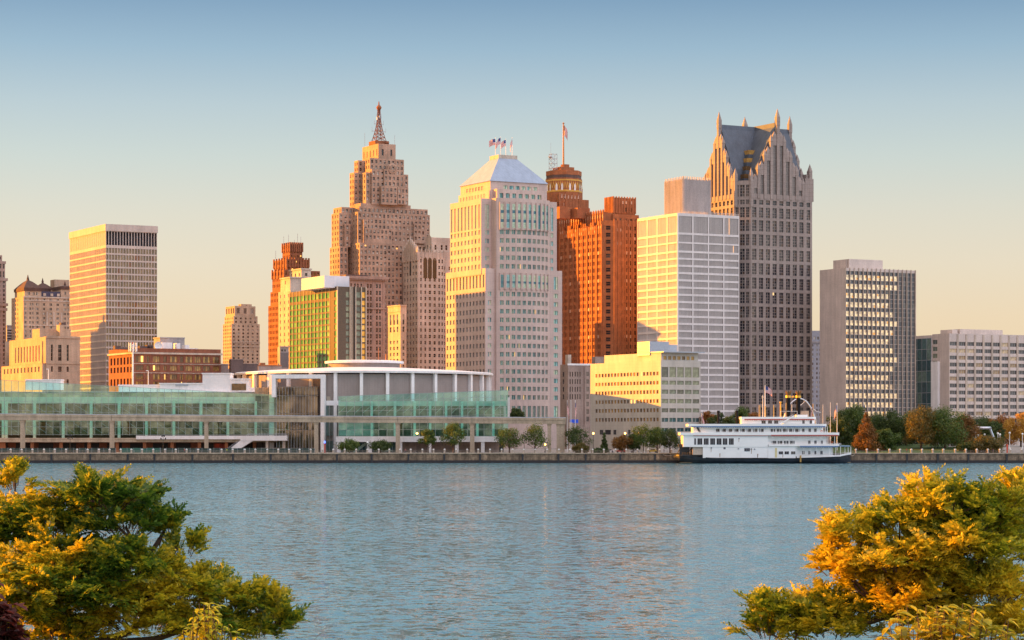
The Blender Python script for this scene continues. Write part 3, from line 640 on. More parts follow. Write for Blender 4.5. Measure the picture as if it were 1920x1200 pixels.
# ------------------------------------------------------------------ stepped limestone skyscraper with mast
ST5 = dict(a=dict(nx=1, ny=2, bar=.14, rel=.1, mats=[M['g_mixed'], M['penob']], split=True), t=dict(nx=1, mats=[M['g_dark'], M['penob']]))
def skyscraper_stepped():
    B = Bld('stepped_skyscraper', 'stepped pinkish limestone skyscraper topped by a lattice mast', 674.4, 1335)
    k = dict(pitch=10.5, h=6.0, cp=2.55, cw=1.25, style='a', lcp=3.3, lcw=1.2, margin=3.4)
    T = B.auto
    Y = 0
    T(674.4,0, 652,806,455,None,**k)                       # base mass
    b4 = 4.0; T(671,b4,655.6,806,396.6,456,**k); T(673.5,b4+2,657,802,386.5,398,**k); T(676,b4+2.5,663,770,380.5,388,**k)
    T(681.5,1.4,677,690,411,456,**k); T(684,.9,681,735,427,456,**k)
    T(776,2.8,772,797,419,456,**k)
    # west wing
    wy = 12; T(636.7,wy-3,618.3,652,461.6,None,**k); T(635.8,wy,621.6,660,399,463,**k); T(640,wy+1.2,625,668,388,401,**k); T(646,wy-1.6,642,657,419,463,**k)
    # shaft tiers
    T(686,7.5,675.7,765.4,323,383,**k); T(697,6.0,694,745,317.5,383,**k); T(720,5.0,716,757,316.6,383,**k)
    T(715,3.4,705,745,348.5,383,**k); T(746,3.6,744,765.6,351,383,**k)
    T(664,15,655.6,686,323,392,**k); T(671.5,18,664,690,300.5,325,**k)
    T(693.5,9,685,757,295.8,325,**k); T(742,8.8,738,757.4,299,325,**k)
    xa, xb, ya, yb, z0, z1 = T(709.5,12,679.4,741.8,269,297,pitch=60,h=12,cp=4.6,cw=1.2,style='t',lcp=4,lcw=.9,margin=10)
    B.finish(M['penob'], ST5, 690)
    mb = MB()                                              # parapet lines and round emblem
    xm, ym = (xa+xb)/2, (ya+yb)/2
    c = Vector((B.sx(736,4.9), 4.85, B.z(316,B.sx(736,4.9),4.9)))
    for a in range(24):
        t0, t1 = 2*math.pi*a/24, 2*math.pi*(a+1)/24; r = 3.0; r2 = 2.1
        mb.face([(c.x+r*math.cos(t0),c.y,c.z+r*math.sin(t0)),(c.x+r*math.cos(t1),c.y,c.z+r*math.sin(t1)),(c.x+r2*math.cos(t1),c.y-.2,c.z+r2*math.sin(t1)),(c.x+r2*math.cos(t0),c.y-.2,c.z+r2*math.sin(t0))])
        mb.face([(c.x+r*math.cos(t0),c.y,c.z+r*math.sin(t0)),(c.x+r*math.cos(t1),c.y,c.z+r*math.sin(t1)),(c.x+r*math.cos(t1),c.y+1.2,c.z+r*math.sin(t1)),(c.x+r*math.cos(t0),c.y+1.2,c.z+r*math.sin(t0))])
    mb.build('round_emblem', M['penob'], B.root)
    mb = MB(); mb.box(xm-4.4,xm+4.4,ym-4.4,ym+4.4,z1,z1+2.6); mb.ring(xm+3,ym-4.7,[(0.1,z1+.5),(1.5,z1+1.5),(.1,z1+2.6)],10); mb.build('mast_base', M['brickdark'], B.root)
    mast = empty('lattice_mast', (xm,ym,z1+2.6)); mast.parent = B.root
    rust = plain('rust_red_steel', (.24,.085,.05), .6, .2)
    mb = MB(); zt = B.z(202,xm,ym)-z1-2.6; lv = 9; hw = lambda t: 2.7*(1-t)**2.3+.55
    for i in range(lv):
        t0, t1 = i/lv, (i+1)/lv; a, b = hw(t0), hw(t1); za, zb = zt*t0, zt*t1
        P = [(-a,-a,za),(a,-a,za),(a,a,za),(-a,a,za)]; Q = [(-b,-b,zb),(b,-b,zb),(b,b,zb),(-b,b,zb)]
        for j in range(4):
            mb.bar(P[j],Q[j],.2); mb.bar(P[j],Q[(j+1)%4],.11); mb.bar(P[(j+1)%4],Q[j],.11); mb.bar(Q[j],Q[(j+1)%4],.12)
    mb.build('lattice', rust, mast)
    mb = MB()
    for f_, ln in ((.30,4.4),(.52,2.9),(.70,1.5)):
        z = zt*f_; mb.bar((-ln,0,z),(ln,0,z),.14); mb.bar((0,-ln,z),(0,ln,z),.14)
        for s_ in (-1,1): mb.bar((s_*ln,0,z-.6),(s_*ln,0,z+2.2),.09)
    mb.tube([(-1.2,-.4,zt*.63),(-1.2,-.4,zt*.72)],.5,8); mb.tube([(.1,-.6,zt*.68),(.1,-.6,zt*.78)],.45,8); mb.build('aerials', M['metalgrey'], mast)
    mb = MB(); mb.ring(0,0,[(.1,zt-1.6),(1.0,zt-1.2),(1.62,zt),(1.0,zt+1.2),(.1,zt+1.6)],12); mb.tube([(0,0,zt+1),(0,0,zt+3.6)],[.5,.25],8); mb.build('beacon_ball', M['brickdark'], mast)
    for px in (684,740): mb = MB(); x = B.sx(px, ym); mb.bar((x,ym,z1-1),(x,ym,z1+7),.1); mb.build('whip_aerial', M['metalgrey'], B.root)
skyscraper_stepped()
# ------------------------------------------------------------------ gothic tower between skyscraper and bowed tower
ST6 = dict(a=dict(nx=1, ny=2, bar=.15, rel=.1, mats=[M['g_dark'], M['limepale']]), t=dict(nx=1, ny=4, bar=.2, mats=[M['g_dark'], M['limepale']]))
def gothic_tower():
    B = Bld('gothic_tower', 'pale gothic tower with pointed gable and tall arched top windows beside the bowed tower', 783, 1330)
    xr = B.sx(833); yl = B.sy(756); zt = B.z(472)
    rows = B.rows(497, 11.85, 6.2, 30); tr = B.zrow([(485,492)])
    fc = B.fcols([(788,790.7),(796,799),(804,808),(813,817),(822,825),(828,830.5)], 0)
    B.tier(0,xr,0,yl,0,zt,(fc,rows+tr),(ucols(yl,yl/5,yl/5*.42),rows+tr),'a',.5)
    x2 = B.sx(826,4); B.tier(xr,xr+7,3.5,yl,0,B.z(469.5),(ucols(7,3.5,1.2),rows),None,'a',.4)
    ca = B.sx(809,9); cb = B.sx(846,9); cl = B.sy(799,ca); zc = B.z(445,ca,9)
    B.tier(ca,cb,9,cl,zt-1,zc,([(2,3.2),(6,7.2),(9,10.2)],[(zc-7,zc-4.2)]),(ucols(cl-9,3,1.1),[(zc-6.5,zc-4)]),'a',.4)
    B.w.face([(ca,9,zc),(ca,cl,zc),(ca,(9+cl)/2,zc+2.2)])
    B.finish(M['limepale'], ST6, 690)
    mb = MB(); n = 9                                     # gothic pinnacled gable on the left face, small pinnacles along the front
    for i in range(n):
        t = i/(n-1); y = yl*t; h = zt+1.2+6.3*(1-abs(2*t-1)); mb.box(-.5,.6,y-.55,y+.55,zt-5,h); mb.pyr(-.5,.6,y-.55,y+.55,h,h+2.2)
        if i < n-1: mb.box(-.2,.5,y+.55,yl*(i+1)/(n-1)-.55,zt-2,h-1.0)
    for i in range(8):
        x = xr*i/7; mb.box(x-.35,x+.35,-.3,.5,zt-3,zt+.9); mb.pyr(x-.35,x+.35,-.3,.5,zt+.9,zt+2.3)
    mb.build('pinnacled_gable', M['limepale'], B.root)
    for i in range(3):
        mb = MB(); x = (fc[i+1][0]+fc[i+1][1])/2; w_ = 1.25; za, zb = B.z(521), B.z(487)
        mb.box(x-w_,x+w_,-.03,.0,za,zb)
        mb.face([(x-w_,-.03,zb),(x+w_,-.03,zb),(x+w_*.7,-.03,zb+1),(x,-.03,zb+1.5),(x-w_*.7,-.03,zb+1)]); mb.build('arched_window', M['g_dark'], B.root)
    mb = MB(); y = yl*.5; mb.box(-.03,0,y-1,y+1,B.z(515),B.z(478)); mb.face([(-.03,y+1,B.z(478)),(-.03,y-1,B.z(478)),(-.03,y,B.z(474))])
    mb.build('arched_window', M['g_dark'], B.root)
gothic_tower()
# ------------------------------------------------------------------ orange brick art deco block and its rear tower
ST7 = dict(a=dict(nx=1, ny=2, bar=.15, rel=.1, mats=[M['g_dark'], M['brick']]), p=dict(nx=1, ny=3, bar=.25, barh=1.0, rel=.1, mats=[M['g_dark'], plain('pink_terracotta', (.55,.36,.26), .7)]))
def brick_deco():
    B = Bld('deco_tower', 'orange brick art deco block with ribbed crown and a taller rear tower', 1152, 1284)
    c = 5.0; xr = B.sx(1200); yl = c+B.sy(1050,-c)-c; zt = B.z(413)
    rows = B.rows(423, 13.1, 7.4, 30)
    nb = 9; Wl = yl-c; lc = []
    for i in range(nb):
        a = Wl*i/nb; p = Wl/nb; lc += [(a+p*.14,a+p*.34),(a+p*.5,a+p*.66),(a+p*.74,a+p*.9)] if i % 2 == 0 else [(a+p*.12,a+p*.3),(a+p*.42,a+p*.56)]
    B.facade((0,0), (1,0), xr, 0, zt, B.fcols([(1158,1161),(1164.5,1168),(1173,1176),(1179.5,1183),(1189.5,1193)],0), rows, 'a', .5)
    s2 = math.sqrt(.5); B.facade((-c,c), (s2,-s2), c/s2, 0, zt, [(c/s2*.32,c/s2*.68)], rows, 'a', .5)
    B.facade((-c,yl), (0,-1), Wl, 0, B.z(423), lc, rows, 'a', .5)
    B.w.face([(-c,c,B.z(423)),(0,0,B.z(423)),(0,yl,B.z(423)),(-c,yl,B.z(423))])
    B.facade((xr,0), (0,1), yl, 0, zt); B.facade((xr,yl), (-1,0), xr+c, 0, zt)
    B.w.face([(0,0,zt),(xr,0,zt),(xr,yl,zt),(0,yl,zt)])
    # upper band set back behind the first, and the corner tower
    y0 = 2.2; zu = B.z(397.5,0,y0); ru = B.zrow([(404,409)]); Lu = yl-4
    B.tier(-c+1.6, xr-1, c+1, yl-2, zt-3, zu, None, ([(Lu*(i+.3)/18*.97,Lu*(i+.62)/18*.97) for i in range(18)],ru),'a',.3)
    xt = B.sx(1150,6); xt2 = B.sx(1191,6); yt = B.sy(1134.5,xt); zT = B.z(370,xt,6)
    B.tier(xt,xt2,6,yt,zu-1,zT,(B.fcols([(1165,1167.5),(1172,1176),(1181,1184)],xt,6),B.rows(376,12.5,7,2,xt,6)),([(2,3.4),(6,7.4)],B.rows(376,12.5,7,2,xt,6)),'a',.4)
    xs = B.sx(1149,4.5); B.tier(xs,B.sx(1198,4.5),4.5,yt-1,zu-6,B.z(401,xs,4.5),(ucols(B.sx(1198,4.5)-xs,3.6,1.2),B.zrow([(409,416)],xs,4.5)),None,'a',.4)
    B.tier(0.4,xr-.4,1.0,8,zt-1,B.z(414),None,None)
    B.finish(M['brick'], ST7, 690)
    # pier ribs and pale terracotta crown ornaments
    mb, tm = MB(), MB()
    for i in range(nb+1):
        y = c+Wl*i/nb; mb.box(-c-.45,-c+.1,y-.38,y+.38,0,B.z(420))
    for i in range(19):
        y = c+1+(Lu)*i/18; h = zu+.9; mb.box(-c+1.0,-c+1.7,y-.62,y+.62,zu-6.5,h); mb.pyr(-c+1.0,-c+1.7,y-.62,y+.62,h,h+1.0); tm.box(-c+.93,-c+.995,y-.26,y+.26,zu-3.0,zu-1.2)
    for i in range(22):
        y = c+Wl*(i+.2)/22; h = B.z(421)+(2.2 if i % 4 in (0,1) else 0); mb.box(-c-.2,-c+.5,y,y+Wl/22*.55,B.z(437),h); tm.box(-c-.27,-c-.205,y+.2,y+.75,h-4,h-2.6)
    for i in range(8):
        x = xr*i/7; mb.box(x-.4,x+.4,-.35,.1,0,zt+.8)
    for i in range(9):
        x = xt+(xt2-xt)*i/8; mb.box(x-.35,x+.35,5.6,6.1,zu,zT+.6)
    for i in range(7):
        y = 6+(yt-6)*i/6; mb.box(xt-.35,xt+.1,y-.35,y+.35,zu,zT+.6)
    for px, py in ((1158,430),(1164,430),(1173,421),(1179,421),(1158,455),(1165,455),(1190,445),(1168,378),(1174,378),(1184,378)):
        x = B.sx(px); z = B.z(py); tm.box(x-.35,x+.35,-.07,-.003,z-1,z+.6)
    for r_ in rows[6:-1:4]:
        for px in (1172,1179.5): x = B.sx(px+1.5); tm.box(x-.8,x+.8,-.07,-.003,r_[0]-1.9,r_[0]-.2)
        for i in range(0, len(lc), 5): y = yl-(lc[i][0]+lc[i][1])/2; tm.box(-c-.08,-c-.003,y-.6,y+.6,r_[0]-1.9,r_[0]-.2)
    mb.build('pier_ribs', M['brick'], B.root); tm.build('terracotta_pattern', bpy.data.materials['pink_terracotta'], B.root)
    mb = MB(); x = B.sx(1100,14); mb.box(x-8,x-1,30,36,zu-2,zu+4.5); mb.box(x+0,x+8,24,32,zu-2,zu+3.8); mb.build('roof_house', M['brick'], B.root)
    # rear tower (octagon crown)
    ya = yl+6; xA = B.sx(1049,ya); xB = B.sx(1109,ya); R_ = MB(); z1 = B.z(383,xA,ya)
    rr = B.rows(352+14, 13, 7, 8, xA, ya)
    t = MB(); Wt = xB-xA; yb = ya+20
    B2 = B; B.wins = []
    B.facade((xA,ya), (1,0), Wt*.62, 0, B.z(362,xA,ya), ucols(Wt*.62,3.4,1.3,1), rr, 'p', .5, mb=t)
    B.facade((xA,yb), (0,-1), yb-ya, 0, B.z(362,xA,ya), ucols(yb-ya,3.4,1.2), rr, 'p', .5, mb=t)
    t.box(xA+Wt*.62,xB,ya+3,yb,0,B.z(371,xA,ya)); t.box(xA+Wt*.60,xA+Wt*.86,ya+5,yb,0,B.z(350,xA,ya))
    t.face([(xA,ya,B.z(362,xA,ya)),(xA+Wt*.62,ya,B.z(362,xA,ya)),(xA+Wt*.62,yb,B.z(362,xA,ya)),(xA,yb,B.z(362,xA,ya))])
    # lower step towards the sun
    xl = xA-3.5; t.box(xl,xA-.02,ya+1.5,yb-1,0,B.z(378,xA,ya))
    tw = t.build('rear_tower', M['brick'], B.root)
    put_windows(B, ST7, 690, 60)
    cx, cyc = B.sx(1058,ya+9), ya+9.5; r0 = (B.sx(1085.5,ya+9)-B.sx(1027,ya+9))/2*1.0
    m8 = MB(); a = [R(22.5+45*i) for i in range(8)]; oct_ = lambda r: [(cx+r*math.cos(q), cyc+r*math.sin(q)) for q in a]
    zz = [B.z(p,cx,ya+2) for p in (376,334,328,323.5)]
    m8.prism(oct_(r0*1.02),zz[0]-6,zz[1]); m8.build('octagon_crown', M['brick'], tw)
    m8 = MB(); m8.prism(oct_(r0*.985),zz[1],zz[2]); m8.build('dark_band', M['dark'], tw)
    m8 = MB(); m8.prism(oct_(r0*1.0),zz[2],zz[3]+1.2); m8.box(cx-5,cx+4,cyc-5,cyc+4,zz[3],zz[3]+3.4); m8.box(cx-1.5,cx+2.2,cyc-2.5,cyc+1,zz[3]+3,zz[3]+5.2); m8.build('crown_top', M['brick'], tw)
    # yellow zigzag tile band and pale pointed windows
    zb = MB(); wb = MB(); zl, zh = B.z(358,cx,ya+2), B.z(338,cx,ya+2)
    P8 = oct_(r0*1.035)
    for i in range(8):
        (x0,y0),(x1,y1) = P8[i], P8[(i+1)%8]
        for k in range(6):
            t0, t1, tm_ = k/6, (k+1)/6, (k+.5)/6; q = lambda t_, z_: (x0+(x1-x0)*t_, y0+(y1-y0)*t_, z_)
            for u0, u1 in ((t0,tm_),(tm_,t1)):
                za, zb_ = (zl+1.5, zh-1.2) if u0 == t0 else (zh-1.2, zl+1.5)
                zb.face([q(u0,za-.8),q(u1,zb_-.8),q(u1,zb_+.8),q(u0,za+.8)])
        zb.face([q(0,zl-.6),q(1,zl-.6),q(1,zl+.5),q(0,zl+.5)]); zb.face([q(0,zh-.4),q(1,zh-.4),q(1,zh+.4),q(0,zh+.4)])
        for k in (.3,.7):
            zc = (zl+zh)/2-1; n_ = Vector(((y1-y0),-(x1-x0),0)).normalized()*.06
            q2 = lambda t_, z_: (x0+(x1-x0)*t_+n_.x, y0+(y1-y0)*t_+n_.y, z_)
            wb.face([q2(k-.07,zc-1.8),q2(k+.07,zc-1.8),q2(k+.07,zc+1),q2(k,zc+2.4),q2(k-.07,zc+1)])
    zb.build('zigzag_tile_band', plain('ochre_tile', (.62,.36,.06), .5), tw); wb.build('pointed_window', M['whitepaint'], tw)
    mb = MB()
    for i in range(7):
        x = xA+Wt*.62*i/6; mb.box(x-.4,x+.4,ya-.35,ya+.1,0,B.z(361,xA,ya)); 
        if i < 6:
            for py in (366,398): z = B.z(py,xA,ya); mb.pyr(x+.9,x+2.2,ya-.3,ya-.05,z-1.6,z+1.4,1)
    mb.build('tower_ribs', [M['brick'], bpy.data.materials['pink_terracotta']], tw)
    lm = MB(); lx, ly, lz = B.sx(1037,ya+9), ya+9, zz[3]
    for i in range(4):
        z0, z1_ = lz+i*2.7, lz+(i+1)*2.7; p = [(-1.7,-1.7),(1.7,-1.7),(1.7,1.7),(-1.7,1.7)]
        for j in range(4):
            a_, b_ = p[j], p[(j+1)%4]; lm.bar((lx+a_[0],ly+a_[1],z0),(lx+a_[0],ly+a_[1],z1_),.12); lm.bar((lx+a_[0],ly+a_[1],z0),(lx+b_[0],ly+b_[1],z1_),.09); lm.bar((lx+a_[0],ly+a_[1],z1_),(lx+b_[0],ly+b_[1],z1_),.09)
    lm.ring(lx-2.6,ly-1.4,[(.1,lz+8),(1.3,lz+9),(.1,lz+10)],10); lm.bar((lx-1.5,ly,lz+10),(lx-1.5,ly,lz+17),.07); lm.build('roof_lattice', M['metalgrey'], tw)
    return B.pt(cx, cyc), zz[3]+3.4+GZ
DECO_POLE = brick_deco()
# ------------------------------------------------------------------ hotel with green glass
ST8 = dict(a=dict(nx=1, mats=[M['g_green'], M['bronze']]), d=dict(nx=1, mats=[M['g_sage'], M['bronze']]), c=dict(nx=1, mats=[M['g_sunlit'], M['bronze']]))
def glass_hotel():
    B = Bld('glass_hotel', 'bronze and green glass hotel slab with a white rooftop box', 632, 1090)
    xr = B.sx(685.5); yl = B.sy(543); zt = B.z(537)
    band = B.zrow([(546.5,557)]); rows = B.rows(562.5, 11.55, 8.6, 30)+band
    n = 13; lc = [(yl*(.01+i*.077), yl*(.01+i*.077+.066)) for i in range(11)]+[(yl*.945,yl*.99)]
    B.facade((0,yl), (0,-1), yl, 0, zt, lc, rows, 'a', .25)
    fc = [(xr*.02,xr*.30),(xr*.30+.3,xr*.43),(xr*.50,xr*.64),(xr*.66,xr*.80)]
    B.facade((0,0), (1,0), xr*.84, 0, zt, [(xr*.31,xr*.43),(xr*.67,xr*.82)], rows, 'd', .25)
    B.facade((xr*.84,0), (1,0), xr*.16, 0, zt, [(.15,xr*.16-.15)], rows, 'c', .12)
    B.facade((xr,0), (0,1), yl, 0, zt); B.facade((xr,yl), (-1,0), xr, 0, zt)
    B.w.face([(0,0,zt),(xr,0,zt),(xr,yl,zt),(0,yl,zt)])
    B.finish(M['bronze'], ST8, 690)
    mb = MB()
    for i in range(12): y = yl-yl*(.005+i*.077); mb.box(-.22,-.002,y-.10,y+.10,0,zt)
    mb.box(-.22,-.002,-.3,.15,0,zt)
    for t in (.0,.44,.5,.64,.84,1): x = xr*t; mb.box(x-.2,x+.2,-.6,-.002,0,zt+.2)
    mb.build('fins', plain('champagne_fin', (.50,.40,.30), .4, .3), B.root)
    mb = MB(); mb.box(xr*.46,xr*.485,-.12,-.003,0,zt); mb.box(xr*.60,xr*.63,-.12,-.003,0,zt); mb.build('groove_shade_strip', M['flatblack'], B.root)  # black strips on the face stand in for the grooves' shade
    mb = MB(); x0 = B.sx(608,2.5); y1 = B.sy(565,x0); x1 = B.sx(655,2.5); mb.box(x0,x1,2.5,y1,zt-.5,B.z(516.5,x0,2.5)); mb.build('rooftop_box', wall('pale_panel', (.66,.64,.66), var=.06, jz=0, stain=.06, fine=.04), B.root)
glass_hotel()
# ------------------------------------------------------------------ riverside ivory office
ST9 = dict(a=dict(nx=1, ny=1, mats=[M['g_gold'], M['ivory']]), b=dict(nx=1, mats=[M['g_sage'], M['metalgrey']]), c=dict(nx=2, bar=.15, mats=[M['g_tealdark'], M['metalgrey']], split=True))
def ivory_office():
    B = Bld('ivory_office', 'low ivory stone office with rows of small square windows near the quay', 1239, 1000)
    xr = B.sx(1313.5); yl = B.sy(1107); zt = B.z(676)
    rows = B.zrow([(696.5,703.5),(713.8,720.6),(731,738),(748.4,755.2),(765.5,772.5),(783,790)]); low = B.zrow([(806,813)])
    lc = [(yl*(.075+i*.0455), yl*(.075+i*.0455+.030)) for i in range(20)]
    B.facade((0,yl), (0,-1), yl, 0, zt, lc, rows, 'a', .35)
    frows = B.zrow([(688,707),(713.5,721),(730.5,738.3),(748,756),(765.5,773),(783.5,791),(802.5,809)])
    fc = [(xr*(.02+.195*i), xr*(.02+.195*i+.165)) for i in range(5)]
    B.facade((0,0), (1,0), xr, 0, zt, fc, frows, 'b', .3)
    B.wins = [(p,ex,a,b,('c' if ex[0] and p[2] < B.z(780) else n),d) for p,ex,a,b,n,d in B.wins]
    B.facade((xr,0), (0,1), yl, 0, zt); B.facade((xr,yl), (-1,0), xr, 0, zt); B.w.face([(0,0,zt),(xr,0,zt),(xr,yl,zt),(0,yl,zt)])
    xs, ys = 1.2, 1.6; yu = B.sy(1133, xs); zu = B.z(660.5); x2 = B.sx(1309, ys)
    B.tier(xs,x2,ys,yu,zt,zu,([((x2-xs)*(.06+.125*i),(x2-xs)*(.06+.125*i+.085)) for i in range(7)],B.zrow([(667,674)])),([((yu-ys)*(.035+.053*i),(yu-ys)*(.035+.053*i+.033)) for i in list(range(8))+list(range(11,17))],B.zrow([(671.5,679.5)])),'a',.3,lstyle='a')
    B.finish(M['ivory'], ST9, 830)
    mb = MB(); mb.box(xs-.3,B.sx(1316,ys),ys-2.4,yu*.25,zu,zu+.45); mb.build('roof_canopy', M['metalgrey'], B.root)
    mb = MB(); mb.box(-.12,-.003,yl*.2,yl*.28,B.z(813),B.z(806)); 
    for a, b in ((.86,.81),(.78,.70),(.66,.62),(.45,.42),(.38,.355)): mb.box(-.06,-.003,yl*b,yl*a,B.z(815),B.z(806))
    mb.build('ground_window', M['g_dark'], B.root)
    mb = MB(); yp = 10; xa = B.sx(1218,yp); ya = B.sy(1195,xa); za = B.z(640,xa,yp); mb.box(xa,B.sx(1254,yp),yp,ya,zu-1,za)
    for i in range(7): z = zu+(za-zu)*(i+.3)/7; mb.box(xa-.12,B.sx(1254,yp),yp-.12,yp-.002,z,z+.3); mb.box(xa-.12,xa-.002,yp,ya,z,z+.3)
    mb.box(B.sx(1254.2,yp),B.sx(1271,yp),yp+.5,ya,zu-1,za-1.2); mb.build('louvred_plant_room', M['metalgrey'], B.root)
ivory_office()
# ------------------------------------------------------------------ municipal towers
ST10 = dict(a=dict(nx=2, bar=.12, rel=.08, mats=[M['g_steel'], M['metalgrey']], split=True), g=dict(nx=2, ny=2, bar=.1, rel=.06, mats=[M['g_goldreflect'], M['beige']], split=True))
def marble_tower():
    B = Bld('marble_tower', 'marble clad slab tower with a blank side and gleaming banded window front', 1585, 1240)
    xr = B.sx(1716); yl = B.sy(1537); zt = B.z(502)
    n = 16; p = xr/n; fc = [(p*i+p*.13, p*(i+1)-p*.07) for i in range(n)]
    dark = B.rows(507.5, 17.1, 7.0, 20); gold = B.rows(514.9, 17.1, 9.0, 20)
    B.facade((0,0), (1,0), xr, 0, zt, fc, sorted(dark+gold), 'a', .3)
    gz = set(round(a, 3) for a, b in gold)
    B.wins = [(q,ex,a,b,('g' if round(q[2],3) in gz and not (q[0] > xr*(.66+.06*math.sin(q[2]))) else n_),d) for q,ex,a,b,n_,d in B.wins]  # painted gold reflection ends along a wavy edge
    B.facade((0,yl), (0,-1), yl, 0, zt); B.facade((xr,0), (0,1), yl, 0, zt); B.facade((xr,yl), (-1,0), xr, 0, zt); B.w.face([(0,0,zt),(xr,0,zt),(xr,yl,zt),(0,yl,zt)])
    B.finish(M['beige'], ST10, 780)
    mb = MB()
    for i in range(n+1): x = p*i; mb.box(x-.17,x+.17,-.5,-.002,0,zt+.2)
    mb.build('fins', M['limepale'], B.root)
    mb = MB(); y = 3; xa = B.sx(1592,y); xb = B.sx(1655,y); mb.box(xa,xb,y,y+14,zt-.2,B.z(485.5,xa,y)); y = 4.5; xc = B.sx(1588.3,y); yd = B.sy(1575.5,xc); mb.box(xc-.4,xa-.3,y,yd,zt-.2,B.z(487,xc,y)); mb.build('penthouse', M['beige'], B.root)
marble_tower()
def marble_wing():
    B = Bld('marble_office', 'long low marble office block with square windows and a teal glass end', 1780, 1255)
    xr = B.sx(1990); yl = B.sy(1748); zt = B.z(625)
    p = B.sx(1796.3)-B.sx(1780); fc = []
    x = .3
    while x+p < xr: fc.append((x, x+p*.8)); x += p
    rows = B.rows(640.5, 13.1, 7.2, 14)
    B.facade((0,0), (1,0), xr, 0, zt, fc, rows, 'a', .35); B.facade((0,yl), (0,-1), yl, 0, zt, [(.3,yl*.3)], B.rows(636,13.1,8,14), 't', .3)
    B.facade((xr,0), (0,1), yl, 0, zt); B.facade((xr,yl), (-1,0), xr, 0, zt); B.w.face([(0,0,zt),(xr,0,zt),(xr,yl,zt),(0,yl,zt)])
    B.finish(M['beige'], dict(a=dict(nx=4, bar=.12, rel=.06, mats=[glass('mirror_office_window', [(0,(.03,.04,.05)),(.5,(.05,.05,.055)),(.62,(.55,.42,.25)),(.8,(.05,.06,.07)),(.93,(.32,.22,.12))]), M['metalgrey']]), t=dict(nx=2, bar=.1, mats=[M['g_sage'], M['metalgrey']])), 780)
    mb = MB()
    for c_ in fc: mb.box(c_[1]+.02,c_[1]+p*.2-.02,-.3,-.002,0,zt-.4)
    mb.build('piers', M['limepale'], B.root)
    mb = MB(); y = 8; xa = B.sx(1800,y); xb = B.sx(1880,y); mb.box(xa,xb,y,y+12,zt-.2,B.z(617,xa,y)); mb.box(xa-4.5,xa-.8,y+1,y+11,zt-.2,B.z(618,xa,y)); mb.build('penthouse', M['beige'], B.root)
    mb = MB(); y0 = yl+.05; xa = -12; zq = B.z(630,0,yl)
    mb.box(-1.5,-.05,yl*.55,yl*.95,0,B.z(677)); mb.build('white_pylon', M['white'], B.root)
    mb, mm, bk = MB(), MB(), MB(); y1 = B.sy(1716,-.5)+2; zg = B.z(634,0,yl); n = 8; L_ = y1-yl
    bk.box(-.5,6,yl+.02,y1,0,zg+1.6); bk.build('end_block', M['beige'], B.root)
    for i in range(4):
        for j in range(10): mb.box(-.62,-.51,yl+L_*i/4+.05,yl+L_*(i+1)/4-.05,zg*j/10+.1,zg*(j+1)/10-.1)
    mb.build('teal_glazing', M['g_tealdark'], B.root)
    for j in range(11): mm.box(-.75,-.505,yl+.02,y1,zg*j/10-.09,zg*j/10+.09)
    for i in range(5): mm.box(-.74,-.51,yl+L_*i/4-.04+.05,yl+L_*i/4+.04+.05,0,zg)
    mm.build('glazing_bars', M['metalgrey'], B.root)
marble_wing()
# ------------------------------------------------------------------ smaller buildings of the skyline
def simple_styles(g, wl, **k): return dict(a=dict(mats=[M[g], wl], split=True, **k))
def far_left_tower():
    B = Bld('ornate_tower', 'dark weathered ornate tower cut by the edge of the picture', 4, 1400)
    k = dict(pitch=8, h=4.6, cp=2.6, cw=1.1, style='a', margin=4)
    B.auto(-14,0,-40,11.5,522,None,**k); B.auto(-13,.6,-36,9.6,489,524,pitch=16,h=11,cp=1.9,cw=.8,style='a',margin=3); B.auto(-12,2,-20,4,478,490,pitch=20,h=5,cp=3,cw=1,style='a',margin=3)
    B.finish(M['brown'], simple_styles('g_dark', M['brown'], ny=2, bar=.15), 640)
    mb = MB(); x0, x1 = B.sx(-14), B.sx(12.4)
    for py, o in ((492,-.3),(524,.6),(571,.7),(580,.4)): z = B.z(py); mb.box(x0-o,x1+o,-o,8,z-.8,z+.8)
    mb.build('cornice', M['brown'], B.root)
far_left_tower()
